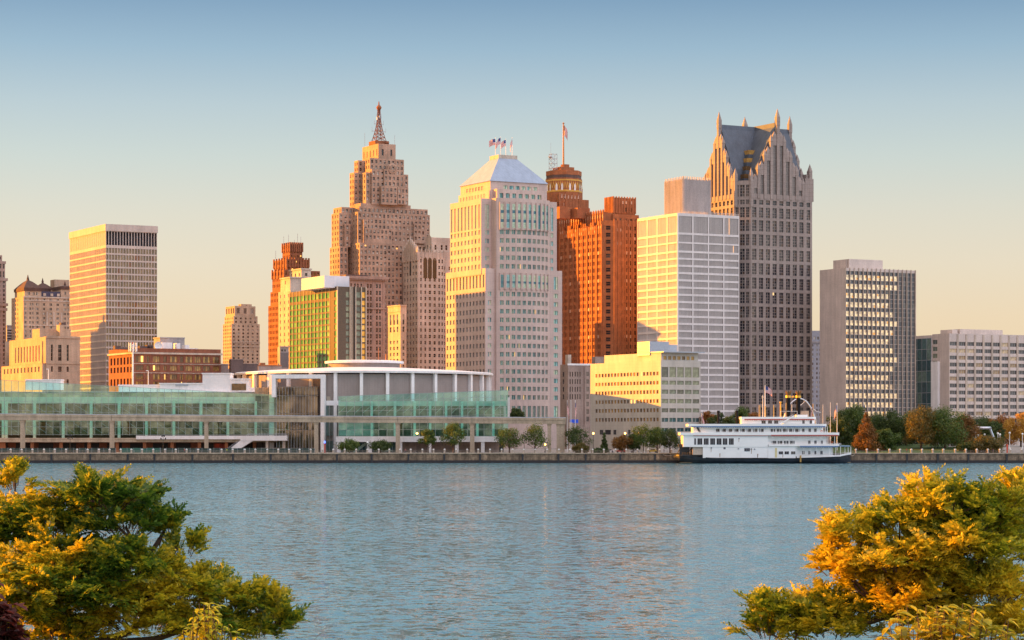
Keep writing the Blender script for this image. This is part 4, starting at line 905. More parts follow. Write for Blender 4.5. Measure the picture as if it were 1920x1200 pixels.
def roofed_hotel():
    B = Bld('roofed_hotel', 'tan hotel with rust brown tent roofs and small finials', 44, 1380)
    zt = B.z(556); xr = B.sx(140); rows = B.rows(559, 8.55, 4.6, 18)
    fc = B.fcols([(46,49.5),(55,58),(60,63),(68,72),(80.5,84.5),(93,97.5),(106,110.5),(119,123.5),(126,129)],0)
    B.tier(0,xr,0,24,0,zt,(fc,rows),([(4,5.2),(8,9.2),(12,13.2)],rows),'a',.4)
    xb = B.sx(78); B.tier(0.8,xb,0.6,20,zt-.2,B.z(543),([(2,3.4),(5,6.2),(7,8.2)],B.zrow([(547,552.5)])),None,'a',.35)
    xc = B.sx(114,.6); B.tier(xc,xr,0.6,20,zt-.2,B.z(541,xc,.6),([(2,3.2),(5,6.2)],B.zrow([(547,552.5)],xc,.6)),None,'a',.35)
    B.tier(B.sx(102,18),B.sx(130,18),18,26,zt,B.z(524,B.sx(102,18),18),None,None)
    B.finish(M['lime'], simple_styles('g_mixed', M['lime'], nx=2, bar=.12), 640)
    def tent(xa, x1, y0, y1, zb, zp, nm):
        mb = MB(); xm, ym = (xa+x1)/2, (y0+y1)/2; st = [(1,0),(.93,.12),(.62,.45),(.34,.72),(.12,.86),(.10,1)]
        mb.box(xa-.3,x1+.3,y0-.3,y1+.3,zb-.8,zb+1.0)
        for (a, t), (b, u) in zip(st, st[1:]):
            P = lambda s_, z, k_: ((xm+(x1-xa)/2*s_*(1,-1,-1,1)[k_]), ym+(y1-y0)/2*s_*(1,1,-1,-1)[k_], zb+1+(zp-zb-1)*z)
            for k_ in range(4): mb.face([P(a,t,k_),P(a,t,(k_+1)%4),P(b,u,(k_+1)%4),P(b,u,k_)])
        mb.ring(xm,ym,[(.3,zp-.5),(.75,zp+.4),(.5,zp+1.1),(.12,zp+2.6)],8); return mb.build(nm, M['copper'], B.root)
    tent(.6,xb,0.4,20,B.z(542.5),B.z(521),'tent_roof'); tent(B.sx(76,22),B.sx(99,22),22,38,B.z(543,10,22),B.z(527,10,22),'tent_roof'); tent(xc,xc+10,.4,16,B.z(540,xc,1),B.z(533.5,xc,1),'tent_roof')
    mb = MB(); mb.box(xb+.1,xc-.1,1.2,14,zt,B.z(545)); mb.build('dark_mansard', plain('slate_blue_roof', (.05,.05,.09), .6), B.root)
    mb = MB()
    for px in (84.5,98,110.5): x = B.sx(px); mb.box(x-.8,x+.8,.7,1.19,zt+.7,zt+2.3)
    mb.build('dormer', M['limepale'], B.root)
    mb = MB(); mb.box(-.25,xr+.2,-.35,-.01,zt-.5,zt+.25)
    for px in (88,101,115): x = B.sx(px); mb.box(x-.5,x+.5,-.4,-.003,B.z(609),B.z(584))
    mb.box(-.2,xr,-.3,-.01,B.z(564),B.z(562)); mb.box(-.2,xr,-.3,-.01,B.z(610.5),B.z(609)); mb.build('cornice', M['limepale'], B.root)
roofed_hotel()
def apartment_grey():
    B = Bld('balcony_block', 'small grey balcony block between the ornate tower and roofed hotel', 13, 1450)
    x1 = B.sx(40); zt = B.z(612); rows = B.rows(618,5.2,2.6,10)
    B.tier(0,x1,0,20,0,zt,(B.fcols([(13.6,22),(26,30),(33,39.5)],0),rows),None,'a',1.0)
    B.finish(M['greycon'], simple_styles('g_dark', M['greycon'], nx=3, bar=.15), 640)
    mb = MB(); mb.box(-.2,x1+.2,-.3,20,zt,zt+.8); mb.build('roof_edge', M['greycon'], B.root)
apartment_grey()
def courthouse():
    B = Bld('courthouse', 'stepped limestone courthouse with tall narrow window slots', 88, 1120)
    xr = B.sx(150); yl = B.sy(10); zt = B.z(631)
    tall = B.zrow([(646,676)]); sq = B.zrow([(687,696.5)]); low = B.zrow([(711,722)]); yt = yl*.9
    lc = [(yt*(.16+.078*i), yt*(.16+.078*i+.03)) for i in range(10)]
    B.facade((0,0), (1,0), xr, 0, zt, B.fcols([(95.5,99),(109,115.5),(125,129)],0), tall+sq+low, 'a', .9)
    B.facade((0,yt), (0,-1), yt, B.z(681), zt, lc, tall, 'a', .9)
    B.facade((-2.0,yl), (0,-1), yl-1, 0, B.z(681), [(yl*(.06+.083*i), yl*(.06+.083*i+.036)) for i in range(11)], sq, 'a', .5)
    B.w.box(-2,-.01,1,yl,B.z(681)-.1,B.z(681)); B.w.face([(-2,1,0),(0,1,0),(0,1,B.z(681)),(-2,1,B.z(681))])
    B.w.face([(0,0,zt),(xr,0,zt),(xr,yt,zt),(0,yt,zt)]); B.facade((xr,yl), (-1,0), xr, 0, zt)
    B.w.box(-.6,.0-.003,yt*.0,yt*.06,B.z(681),zt); B.w.box(-.5,-.003,yt*.10,yt*.13,B.z(681),zt-2)
    B.tier(.8,xr,14,26,zt,B.z(614),None,None); xc = B.sx(112,7); B.tier(xc,B.sx(121,7),7,12,zt,B.z(609,xc,7),None,None)
    B.finish(M['lime'], simple_styles('g_dark', M['lime'], nx=1, ny=4, bar=.2), 740)
    mb = MB(); mb.box(xc+1,xc+3.4,8,11,B.z(609,xc,7),B.z(604.5,xc,7)); mb.build('chimney_cap', M['dark'], B.root)
    mb = MB(); mb.box(-.3,xr,-.3,-.003,B.z(682),B.z(680)); mb.box(-.4,xr,-.4,-.003,zt-.7,zt+.3); mb.build('string_course', M['lime'], B.root)
courthouse()
def brick_warehouse():
    B = Bld('brick_warehouse', 'low red brown brick warehouse with arched sunlit side windows', 250, 1030)
    xr = B.sx(414); yl = B.sy(204); zt = B.z(655)
    rows = B.zrow([(667,678.5),(684.5,694),(701,711),(715,724)])
    fc = B.fcols([(254.5,269),(275,280),(287,300),(306.5,312.5),(319,332),(337.5,344),(348,361),(365,377),(381,394),(399.5,411)],0)
    B.facade((0,0), (1,0), xr, 0, zt, fc, rows, 'a', .35)
    lr = B.zrow([(669,682.5),(687,697.5),(709,722)]); B.facade((0,yl), (0,-1), yl, 0, zt, [(yl*(.07+.135*i), yl*(.07+.135*i+.07)) for i in range(7)], lr, 'b', .6)
    B.facade((xr,0), (0,1), yl, 0, zt); B.facade((xr,yl), (-1,0), xr, 0, zt); B.w.face([(0,0,zt),(xr,0,zt),(xr,yl,zt),(0,yl,zt)])
    B.finish(M['brickred'], dict(a=dict(nx=3, bar=.14, mats=[M['g_gold'], M['dark']], split=True), b=dict(nx=1, mats=[M['g_dark'], M['brickred']])), 722)
    mb = MB(); zc = B.z(663.5); mb.box(-.7,xr+.7,-.7,-.003,zc,zc+.8); mb.box(-.7,-.003,0,yl,zc,zc+.8)
    for py in (699,682): z = B.z(py); mb.box(0,xr,-.15,-.003,z,z+.25)
    for px in (252,283,303,315.5,334.5,346,363,379,397): x = B.sx(px); mb.box(x-.45,x+.45,-.2,-.152,B.z(699.5),B.z(698))
    mb.build('cornice', M['limepale'], B.root)
    mb = MB(); mb.box(-.05,xr,-.05,.5,zt,zt+.6); mb.box(-.05,.5,.5,yl,zt,zt+.6); mb.build('parapet', M['brickred'], B.root)
    xp = B.sx(300,14); z2 = B.z(634,xp,14); mb = MB(); mb.box(xp,B.sx(346,14),14,22,zt,z2); mb.box(xp-.3,B.sx(346.5,14),13.7,22.3,z2,z2+.5); mb.build('roof_house', M['greycon'], B.root)
    xp = B.sx(303,6); mb = MB(); mb.box(xp,xp+5,6,10,zt,B.z(642,xp,6)); mb.box(B.sx(331,6),B.sx(338,6),6,10,zt,B.z(643,xp,6)); mb.box(B.sx(345,6),B.sx(371,6),6,11,zt,B.z(652,xp,6)); mb.box(B.sx(347,5),B.sx(355,5),5,9,zt,B.z(646,xp,6)); mb.build('roof_plant', M['white'], B.root)
    mb = MB(); cx, cy, cz = B.sx(297,5), 5, B.z(648,xp,5); mb.v; prof = [(0.05,.5),(.8,.42),(1.4,.2),(1.8,0)]
    for (r0, d0), (r1, d1) in zip(prof, prof[1:]):
        for i in range(16):
            a, b = 2*math.pi*i/16, 2*math.pi*(i+1)/16; q = lambda r, d, t: (cx+r*math.cos(t), cy+d, cz+r*math.sin(t))
            mb.face([q(r0,d0,a),q(r1,d1,a),q(r1,d1,b),q(r0,d0,b)])
    mb.bar((cx,cy+.5,zt),(cx,cy+.5,cz),.15); mb.build('satellite_dish', M['whitepaint'], B.root)
    mb = MB()
    for px, w_, h_ in ((216,2.5,1.6),(226,5,1.0),(262,6,1.6),(276,3,2.2)): x = B.sx(px,3); mb.box(x,x+w_,3,6,zt,zt+h_)
    mb.build('roof_unit', M['dark'], B.root)
brick_warehouse()
def cell_pole():
    r = empty('antenna_pole', (WX(249,1018),1018,GZ), 0, 'white cellular antenna pole in front of the brick warehouse', 'antenna pole')
    m = 1018/F; z = lambda py: WZ(py,1018)-GZ; mb = MB(); mb.tube([(0,0,0),(0,0,z(645))],[.5,.36],10); mb.build('pole', M['whitepaint'], r)
    mb = MB()
    for zz in (z(648),z(656)):
        mb.ring(0,0,[(1.55,zz-.12),(1.7,zz-.12),(1.7,zz+.12),(1.55,zz+.12)],12,cap=False)
        for i in range(3): a = 2.1*i; mb.bar((0,0,zz),(1.6*math.cos(a),1.6*math.sin(a),zz),.08)
    mb.build('ring_platform', M['metalgrey'], r)
    pm = MB(); pm.box(-.17,.17,-.12,.12,-.95,.95); p0 = None
    for zz in (z(646.5),z(655)):
        for i in range(9):
            a = 2*math.pi*i/9+.2
            if p0 is None: o = p0 = pm.build('antenna_panel', M['whitepaint'], r)
            else: o = p0.copy(); col.objects.link(o)
            o.location = (1.8*math.cos(a),1.8*math.sin(a),zz); o.rotation_euler = (0,0,a+math.pi/2)
    mb = MB(); mb.ring(0,0,[(.1,z(643.5)-.5),(.3,z(643.5)-.2),(.3,z(643.5)+.2),(.05,z(643.5)+.5)],8); mb.build('warning_light', M['red'], r)
cell_pole()
def light_pole(px, D, ytop, ybot, label, arm=1.2, group=None):
    r = empty('light_pole', (WX(px,D),D,WZ(ybot,D)), 0, label, 'light pole', group)
    h = WZ(ytop,D)-WZ(ybot,D); mb = MB(); mb.tube([(0,0,0),(0,0,h)],[.22,.14],8); mb.build('pole', M['whitepaint'], r)
    mb = MB(); mb.box(-arm-.5,.1,-.2,.2,h-.15,h+.15); mb.build('lamp_head', M['whitepaint'], r)
light_pole(91,1016,692,722,'tall white light pole rising behind the curtain glass, by the courthouse',.5); light_pole(278,1016,695,728,'tall white light pole rising behind the curtain glass, by the brick warehouse',.5)
def old_hotel_tower():
    B = Bld('stepped_office', 'small stepped tan tower standing alone against the sky', 434, 1440)
    k = dict(pitch=6.7, h=3.4, cp=2.9, cw=1.15, style='a', margin=3)
    B.auto(434,0,418,487,606.5,None,**k); B.auto(438,1.2,421,483,592,608,**k); B.auto(440,2,423,479,573.5,593,pitch=30,h=10,cp=4.2,cw=2,style='a',margin=4)
    B.auto(452,6,447,472,570,574,pitch=30,h=2,cp=30,cw=1,style='a',margin=1)
    B.finish(M['lime'], simple_styles('g_mixed', M['lime'], ny=1), 690)
    mb = MB(); x1 = B.sx(487)
    for py in (640,642.5,649): z = B.z(py); mb.box(-.2,x1+.2,-.25,-.003,z-.35,z)
    mb.build('string_course', M['limepale'], B.root)
old_hotel_tower()
def dark_sheds():
    B = Bld('dark_shed', 'dark brown brick shed below the small stepped tower', 433, 1040, R(12)); xr = B.sx(484); x2 = B.sx(456)
    B.tier(0,x2,0,9,0,B.z(674),None,None); B.tier(x2,xr,1,9,0,B.z(682),None,None); B.finish(M['dark'], {}, 690)
    mb = MB(); mb.box(-.2,x2+.2,-.2,9,B.z(674),B.z(673)); mb.box(x2,xr+.2,.8,9,B.z(682),B.z(681.3)); mb.build('coping', M['brown'], B.root)
    B = Bld('grey_roof_block', 'low grey flat roofed block beside the dark brick shed', 484, 1075, R(12)); xr = B.sx(528)
    B.tier(0,xr,0,12,0,B.z(684),None,None); B.tier(-14,0,2,12,0,B.z(692),None,None); B.finish(M['brown'], {}, 690)
    mb = MB(); mb.box(1,3.4,1,3,B.z(684),B.z(680)); mb.box(-.3,xr,-.3,-.003,B.z(686),B.z(684)); mb.build('roof_unit', M['brick'], B.root)
    B = Bld('side_block', 'brown low block against the side of the brick warehouse', 414.6, 1060, R(12)); xr = B.sx(428); B.tier(0,xr,0,9,0,B.z(682),None,None); B.finish(M['brown'], {}, 690)
    mb = MB(); mb.box(-.2,xr+.2,-.25,-.003,B.z(683.5),B.z(682)); mb.build('coping', M['limepale'], B.root)
dark_sheds()
def brick_spire():
    B = Bld('brick_setback_tower', 'slender dark orange brick setback tower with thin aerials', 545, 1480)
    k = dict(pitch=11.2, h=6, cp=2.5, cw=1.1, style='a', margin=3); T = B.auto
    T(528,0,503,600,571,None,**k); T(530,2,507,600,545,572,**k); T(533,4,510.5,600,506,546,**k); T(538,6,513.5,579.5,485.5,507,**k)
    T(543.5,9,529.5,567,457,487,pitch=9,h=5,cp=2.4,cw=1,style='a',margin=3)
    B.finish(M['brickdark'], simple_styles('g_gold', M['brickdark'], ny=2, bar=.2), 690)
    for (px0, px1, py, y, n) in ((544,567,457,9,7),(538,579,485.5,6,9)):
        mb = MB()
        xa, xb = B.sx(px0,y), B.sx(px1,y); z = B.z(py,xa,y)
        for i in range(n): x = xa+(xb-xa)*i/(n-1); mb.box(x-.5,x+.5,y-.4,y+.4,z-5,z+1.0)
        mb.build('crown_ribs', M['brickdark'], B.root)
    for (px0, px1, py, y, n) in ((543.5,529.5,457,9,5),(538,513.5,485.5,6,6),(533,510.5,506,4,5)):
        mb = MB()
        xa = B.sx(px0,y); yb = B.sy(px1,xa); z = B.z(py,xa,y)
        for i in range(n): yy = y+(yb-y)*i/(n-1); mb.box(xa-.4,xa+.4,yy-.5,yy+.5,z-5,z+1.0)
        mb.build('crown_ribs', M['brickdark'], B.root)
    mb = MB()
    for px, h in ((532,15),(541,18),(552,8),(558,20),(564,14)): x = B.sx(px,14); z = B.z(457,x,9); mb.bar((x,14,z-1),(x,14,z+h*B.m),.13)
    x = B.sx(517,9); z = B.z(486,x,9); mb.bar((x,9,z),(x,9,z+16*B.m),.13); mb.build('aerials', M['metalgrey'], B.root)
brick_spire()
def pale_stepped():
    B = Bld('cream_stepped_block', 'plain cream stepped block behind the green glass hotel', 545, 1143)
    k = dict(pitch=12, h=6, cp=4.2, cw=1.1, style='a', margin=5); T = B.auto
    T(545,0,522,600,545,None,pitch=12,h=6,cp=6,cw=1.0,style='a',margin=6); T(544,3,526,600,521.5,546,pitch=60,h=6,cp=40,cw=1,style='a',margin=4); T(565,6,543,583,505.5,546,pitch=12,h=6,cp=5.5,cw=1.3,style='a',margin=6)
    B.finish(M['limepale'], simple_styles('g_dark', M['limepale']), 690)
    mb = MB()
    for (px0, px1, pl, py, y) in ((565,583,543,505.5,6),(544,590,526,521.5,3)):
        xa, xb = B.sx(px0,y), B.sx(px1,y); z = B.z(py,xa,y); mb.box(xa-.4,xb+.4,y-.4,y+1,z,z+.7); mb.box(xa-.4,xa+.6,y+1,B.sy(pl,xa)+.3,z,z+.7)
    mb.build('coping', M['limepale'], B.root)
    B = Bld('signboard_annex', 'narrow grey annex with a blank dark board beside the glass hotel', 525, 1105, R(14)); xr = B.sx(541.5)
    B.tier(0,xr,0,8,0,B.z(650),([(.5,1.6),(2,2.8)],B.zrow([(655,659)])),None,'a',.3); B.finish(M['greycon'], simple_styles('g_dark', M['greycon']), 690)
    mb = MB(); mb.box(.25,xr-.2,-.15,-.003,B.z(689),B.z(661)); mb.build('blank_board', plain('grey_board', (.14,.13,.14), .6), B.root)
    mb = MB(); mb.box(-.4,xr+.3,-.5,-.003,B.z(651),B.z(649)); mb.build('cornice', M['limepale'], B.root)
pale_stepped()
def cornice_block():
    B = Bld('cornice_block', 'brown stone office block with a heavy bracketed cornice', 650, 1285)
    xr = B.sx(722.5); yl = 30; zt = B.z(519)
    rows = B.rows(543.5,11.7,7.8,30); top = B.zrow([(531,538.5)])
    fc = B.fcols([(652,655),(657,660),(664,667),(669.5,672.5),(676,679),(688,691.3),(693.5,697),(705,708.3),(710.5,714)],0)
    B.tier(0,xr,0,yl,0,zt,(fc,rows+top),(ucols(yl,4.5,1.6),rows),'a',.4)
    B.finish(M['brown'], simple_styles('g_dark', M['brown'], ny=2, bar=.15), 690)
    mb = MB(); mb.box(-1.3,xr+1.5,-1.5,2,zt-.9,zt+.6); mb.box(-.8,xr+.9,-.9,2,zt-1.6,zt-.9)
    for i in range(22): x = xr*(i+.5)/22; mb.box(x-.25,x+.25,-1.2,-.9,zt-1.6,zt-.91)
    for py in (577,): z = B.z(py); mb.box(-.4,xr+.5,-.5,-.003,z-.4,z+.4)
    for i, px in enumerate((682,700,718)): x = B.sx(px); mb.box(x-.35,x+.35,-.22,-.003,0,zt-1.7)
    mb.build('cornice', M['brown'], B.root)
    mb = MB(); mb.box(B.sx(649,6),B.sx(690,6),6,14,zt,B.z(516,5,6)+.4); mb.box(B.sx(655,5),B.sx(688,5),5,6,zt,zt+.9); mb.build('roof_house', M['dark'], B.root)
cornice_block()
def small_bright():
    B = Bld('arcaded_block', 'narrow tan block with tall arched upper windows, below the stepped skyscraper', 751, 1262)
    x1 = B.sx(762); yl = B.sy(727.5); zt = B.z(573.5)
    rows = B.rows(638,11.5,6,10)+B.zrow([(612,622)]); ar = B.zrow([(589,608)])
    lc = [(yl*(.15+.27*i),yl*(.15+.27*i+.13)) for i in range(3)]
    B.tier(0,x1,0,yl,0,zt,(ucols(x1,3,1.0),rows+ar),(lc,rows+ar),'a',.5)
    B.finish(M['limepale'], simple_styles('g_mixed', M['limepale'], ny=2, bar=.2), 690)
    mb = MB(); mb.box(-.5,x1,-.5,yl,zt,zt+.6); mb.box(-.3,-.003,0,yl,B.z(584),B.z(583)); mb.build('cornice', M['limepale'], B.root)
small_bright()
def stone_annex():
    B = Bld('stone_annex', 'grey brown stone annex with narrow slots beside the ivory office', 1065, 1140, R(24))
    xr = B.sx(1112); zt = B.z(683)
    rows = B.zrow([(697,706),(711,720),(725,734.5),(739,748.5)]); fc = B.fcols([(1068,1070),(1072.5,1074.5),(1077.5,1079.5),(1082,1084),(1086.5,1088.5)],0)
    B.tier(0,xr,0,9,0,zt,(fc,rows),([(3,4.5)],rows),'a',.35)
    B.tier(B.sx(1096,-.5),B.sx(1112,-.5),-.5,0,0,zt-1,([(1.0,2.4)],B.zrow([(697,705),(711,719),(725,734),(739,748),(753,762),(767,776),(781,790)])),None,'b',.2)
    B.finish(M['brown'], dict(a=dict(mats=[M['g_dark'], M['brown']]), b=dict(mats=[M['g_fin'], M['brown']])), 800)
    mb = MB(); mb.box(-.3,xr,-.3,-.003,zt-.5,zt+.4); mb.build('white_coping', M['white'], B.root)
    mb = MB(); mb.box(B.sx(1065,3),B.sx(1071,3),3,6,zt,B.z(665,2,3)); mb.build('roof_house', M['limepale'], B.root); mb = MB(); mb.box(B.sx(1116,6),B.sx(1132,6),6,10,zt-2,B.z(668,2,6)); mb.build('roof_house', M['brown'], B.root)
    mb = MB(); mb.box(1,30,-8,-.6,0,B.z(800)); mb.build('low_terrace', M['brown'], B.root)
stone_annex()
def sliver():
    B = Bld('slim_grey_tower', 'slim blue grey tower glimpsed between the gabled and marble towers', 1521, 1500, R(10))
    x1 = B.sx(1545); zt = B.z(640); B.tier(0,x1,0,15,0,zt,(B.fcols([(1523,1525),(1530.5,1533),(1536,1538)],0),B.rows(645,8.7,4.4,20)),None,'a',.4)
    xa = B.sx(1522,1); B.tier(xa,x1-1,1,14,zt,B.z(620,xa,1),([(1.4,2.6),(3.6,4.8)],B.zrow([(631,636.5)],xa,1)),None,'a',.4)
    B.finish(plain('blue_grey_stone', (.28,.29,.33), .8), simple_styles('g_mixed', M['greycon']), 760)
    mb = MB(); mb.box(-.6,x1+.5,-.6,-.003,zt-.9,zt); mb.build('cornice', M['greycon'], B.root)
sliver()
def domed_offstage():
    """a domed tower that stands just outside the frame and throws the shadow seen on the white framed slab"""
    B = Bld('domed_tower', 'stone tower with a small dome, standing beyond the edge of the picture', -328, 1205)
    zt = 83; B.tier(0,26,0,17,0,zt,(ucols(26,4,1.6),B.rows(560,12,7,20)),(ucols(17,4,1.6),B.rows(560,12,7,20)),'a',.4)
    B.finish(M['lime'], simple_styles('g_dark', M['lime']), 700)
    mb = MB(); mb.ring(13,8.5,[(6.5,zt),(6.5,zt+3),(6,zt+4.5),(4,zt+6.4),(1.6,zt+7.4),(1,zt+7.6),(1,zt+10.5),(.1,zt+12)],20); mb.build('dome', M['copper'], B.root)
domed_offstage()
# ------------------------------------------------------------------ riverside convention centre
def glass_wing():
    D = 990.0; m = D/F; X = lambda px: WX(px,D); r = empty('glass_exhibition_hall', (X(270),D,GZ), 0, 'long riverside exhibition hall behind a sloping green curtain of glass', 'exhibition hall')
    x0 = X(270); lx = lambda px: X(px)-x0; z = lambda py: WZ(py,D)-GZ
    xa, xb = lx(-70), lx(543); zb = z(815); zslab = z(823)
    ztop = lambda x: z(712.5+(x+x0-X(0))/(X(540)-X(0))*29)
    mb = MB(); ybk = 13
    mb.box(xa,xb,ybk,ybk+1,0,z(752)); mb.build('back_wall', wall('olive_interior_wall', (.13,.09,.045), var=.6, scale=.08, jx=6.2, jd=.7, jt=.1), r)
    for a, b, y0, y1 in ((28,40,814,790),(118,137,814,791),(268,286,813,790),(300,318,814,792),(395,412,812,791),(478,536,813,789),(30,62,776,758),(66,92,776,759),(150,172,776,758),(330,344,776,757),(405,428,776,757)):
        mb = MB(); mb.box(lx(a),lx(b),12.2,12.99,z(y0),z(y1)); mb.build('reflection_patch', wall('painted_warm_reflection', (.52,.30,.11), var=.5, scale=.35), r)  # orange boxes behind the glass imitate warm reflections
    mb = MB(); mb.box(xa,xb,5,18,z(756),z(744)); mb.build('floor_edge_band', plain('pale_green_band', (.55,.62,.50), .7), r)
    mb = MB(); mb.box(xa,xb,6,18,z(744),z(735)); mb.build('upper_wall', wall('cream_reflection_wall', (.46,.40,.26), var=.75, scale=.16), r)  # strong cream patches in the wall colour imitate reflections in the glass
    mb = MB(); mb.box(xa,xb,3,13,z(790),z(779)); mb.build('middle_floor', M['concrete'], r)
    mb = MB(); mb.box(xa,xb,-3,14,z(829),zslab); mb.box(lx(-70),lx(258),-3.1,-3.0-.003,zslab-.2,z(821)); mb.build('terrace_slab', M['concrete'], r)
    mb = MB(); mb.box(xa,xb,5,6,0,z(829)); mb.build('ground_wall', M['brickred'], r)
    for i in range(14): mb = MB(); a = xa+2+i*9.7; mb.box(a,a+6.2,4.7,4.998,.4,z(831)); mb.build('dark_opening_panel', M['flatblack'], r)  # black panels on the wall stand in for shaded openings
    mb = MB(); mb.box(lx(400),lx(424),4.4,4.69,.3,z(832)); mb.build('red_mural', plain('red_mural_paint', (.55,.06,.02), .6, var=.5, scale=.6), r)
    cm, gm = MB(), MB(); cm.box(-.65,.65,-.65,.65,0,z(829)); gm.box(-.55,.55,-.55,.55,z(823),z(752)); c0 = g0 = None
    for px in (3,9,62,116,168.5,221,272.5,324,375,425.5,478):
        if c0 is None: c0 = cm.build('brick_column', M['brick'], r); g0 = gm.build('pale_column', plain('pale_green_column', (.66,.76,.62), .7), r); a, b = c0, g0
        else:
            a, b = c0.copy(), g0.copy(); col.objects.link(a); col.objects.link(b)
        a.location = (lx(px),-1.5,0); b.location = (lx(px),3.2,0)
    # glass curtain: slightly tilted panes so that each catches the sky differently
    gb, mm = MB(), MB(); n = 47; ys = [1,.80,.62,.45,.30,.15,0]
    for i in range(n):
        a, b = xa+(xb-xa)*i/n, xa+(xb-xa)*(i+1)/n; g_ = .06
        for j in range(len(ys)-1):
            q = []
            t1, t2 = random.uniform(-.005,.005), random.uniform(-.005,.005); d = [-t1-t2, t1-t2, t1+t2, -t1+t2]
            for (xx, t), dd in zip(((a+g_,ys[j+1]),(b-g_,ys[j+1]),(b-g_,ys[j]),(a+g_,ys[j])), d):
                zt = ztop(xx); q.append((xx, dd, zb+(zt-zb)*t))
            gb.face(q)
        mm.box(a-.07,a+.07,-.12,.14,zb-.3,ztop(a))
    for t in ys:
        za, zc = zb+(ztop(xa)-zb)*t, zb+(ztop(xb)-zb)*t
        mm.face([(xa,-.13,za-.07),(xb,-.13,zc-.07),(xb,-.13,zc+.07),(xa,-.13,za+.07)]); mm.face([(xa,-.13,za+.07),(xb,-.13,zc+.07),(xb,.1,zc+.07),(xa,.1,za+.07)])
    gb.build('curtain_glass', M['curtain'], r); mm.build('glazing_bars', M['mullion'], r)
    mb = MB(); w_ = 26
    for i in range(n//2):
        a, b = xa+(xb-xa)*(2*i)/n, xa+(xb-xa)*(2*i+2)/n; mb.bar((a,.5,z(758)),(b,.5,z(774)),.05); mb.bar((a,.5,z(794)),(b,.5,z(812)),.05)
    mb.build('tie_rods', M['metalgrey'], r)
    mb = MB(); mb.box(lx(258),lx(541),-4.2,-2.95,z(823.5),z(816.8)); mb.box(lx(455),lx(541),-8,-4.2,z(826),z(817)); mb.build('white_balcony', M['white'], r)
    mb = MB(); xs0, xs1 = lx(430), lx(470); mb.face([(xs0,-7.8,z(845)),(xs0+4.0,-7.8,z(845)),(xs1+2,-7.8,z(825.5)),(xs1,-7.8,z(817.5)),(xs1-1,-7.8,z(817.5))])
    mb.face([(xs0,-4.4,z(845)),(xs1-1,-4.4,z(817.5)),(xs1,-4.4,z(817.5)),(xs1+2,-4.4,z(825.5)),(xs0+4,-4.4,z(845))]); mb.face([(xs0,-7.8,z(845)),(xs1-1,-7.8,z(817.5)),(xs1-1,-4.4,z(817.5)),(xs0,-4.4,z(845))])
    mb.build('outdoor_stair', M['white'], r)
    mb = MB()
    for t in (.35,.7,1.05): mb.bar((xs0,-7.7,z(845)+t),(xs1,-7.7,z(817.5)+t),.04)
    for k in range(12): x = xs0+(xs1-xs0)*k/11; zz = z(845)+(z(817.5)-z(845))*k/11; mb.bar((x,-7.7,zz),(x,-7.7,zz+1.05),.035)
    for t in (.35,.7,1.05): mb.box(xs1,lx(541),-8,-7.93,z(817)+t-.035,z(817)+t+.035)
    for k in range(15): x = xs1+(lx(541)-xs1)*k/14; mb.box(x-.04,x+.04,-8.02,-7.94,z(817),z(817)+1.1)
    mb.build('stair_rail', M['metalgrey'], r)
    mb = MB()
    for px in (503.5,535): mb.box(lx(px)-.55,lx(px)+.55,-6.5,-5.4,0,z(826))
    mb.build('stair_column', M['limepale'], r)
    # white roof objects on the hall
    for a, b, y0, y1, zz0, zz1 in ((375,427,8,20,735,700.5),(427,462,9,20,737,711),(294,375,8,20,735,719.5),(215,294,10,20,733,722.5),(460,474,10,18,738,728),(40,106,9,16,726,712.5)):
        mb = MB(); mb.box(lx(a),lx(b),y0,y1,z(zz0)-1,z(zz1)); mb.box(lx(a)-.3,lx(b)+.3,y0-.3,y1,z(zz1)+.003,z(zz1)+.5); mb.build('roof_block', M['white'], r)
    mb = MB(); mb.box(lx(430),lx(457),8.6,8.99,z(731),z(718.5)); mb.build('roof_window', M['g_gold'], r)
    mb = MB(); mb.box(lx(324),lx(348),7.6,7.99,z(722.5),z(719.8)); mb.build('roof_vent', M['metalgrey'], r)
    mb = MB(); mb.box(xa,xb,6,18,z(735)-.2,z(734)); mb.build('flat_roof', M['roofwhite'], r)
glass_wing()
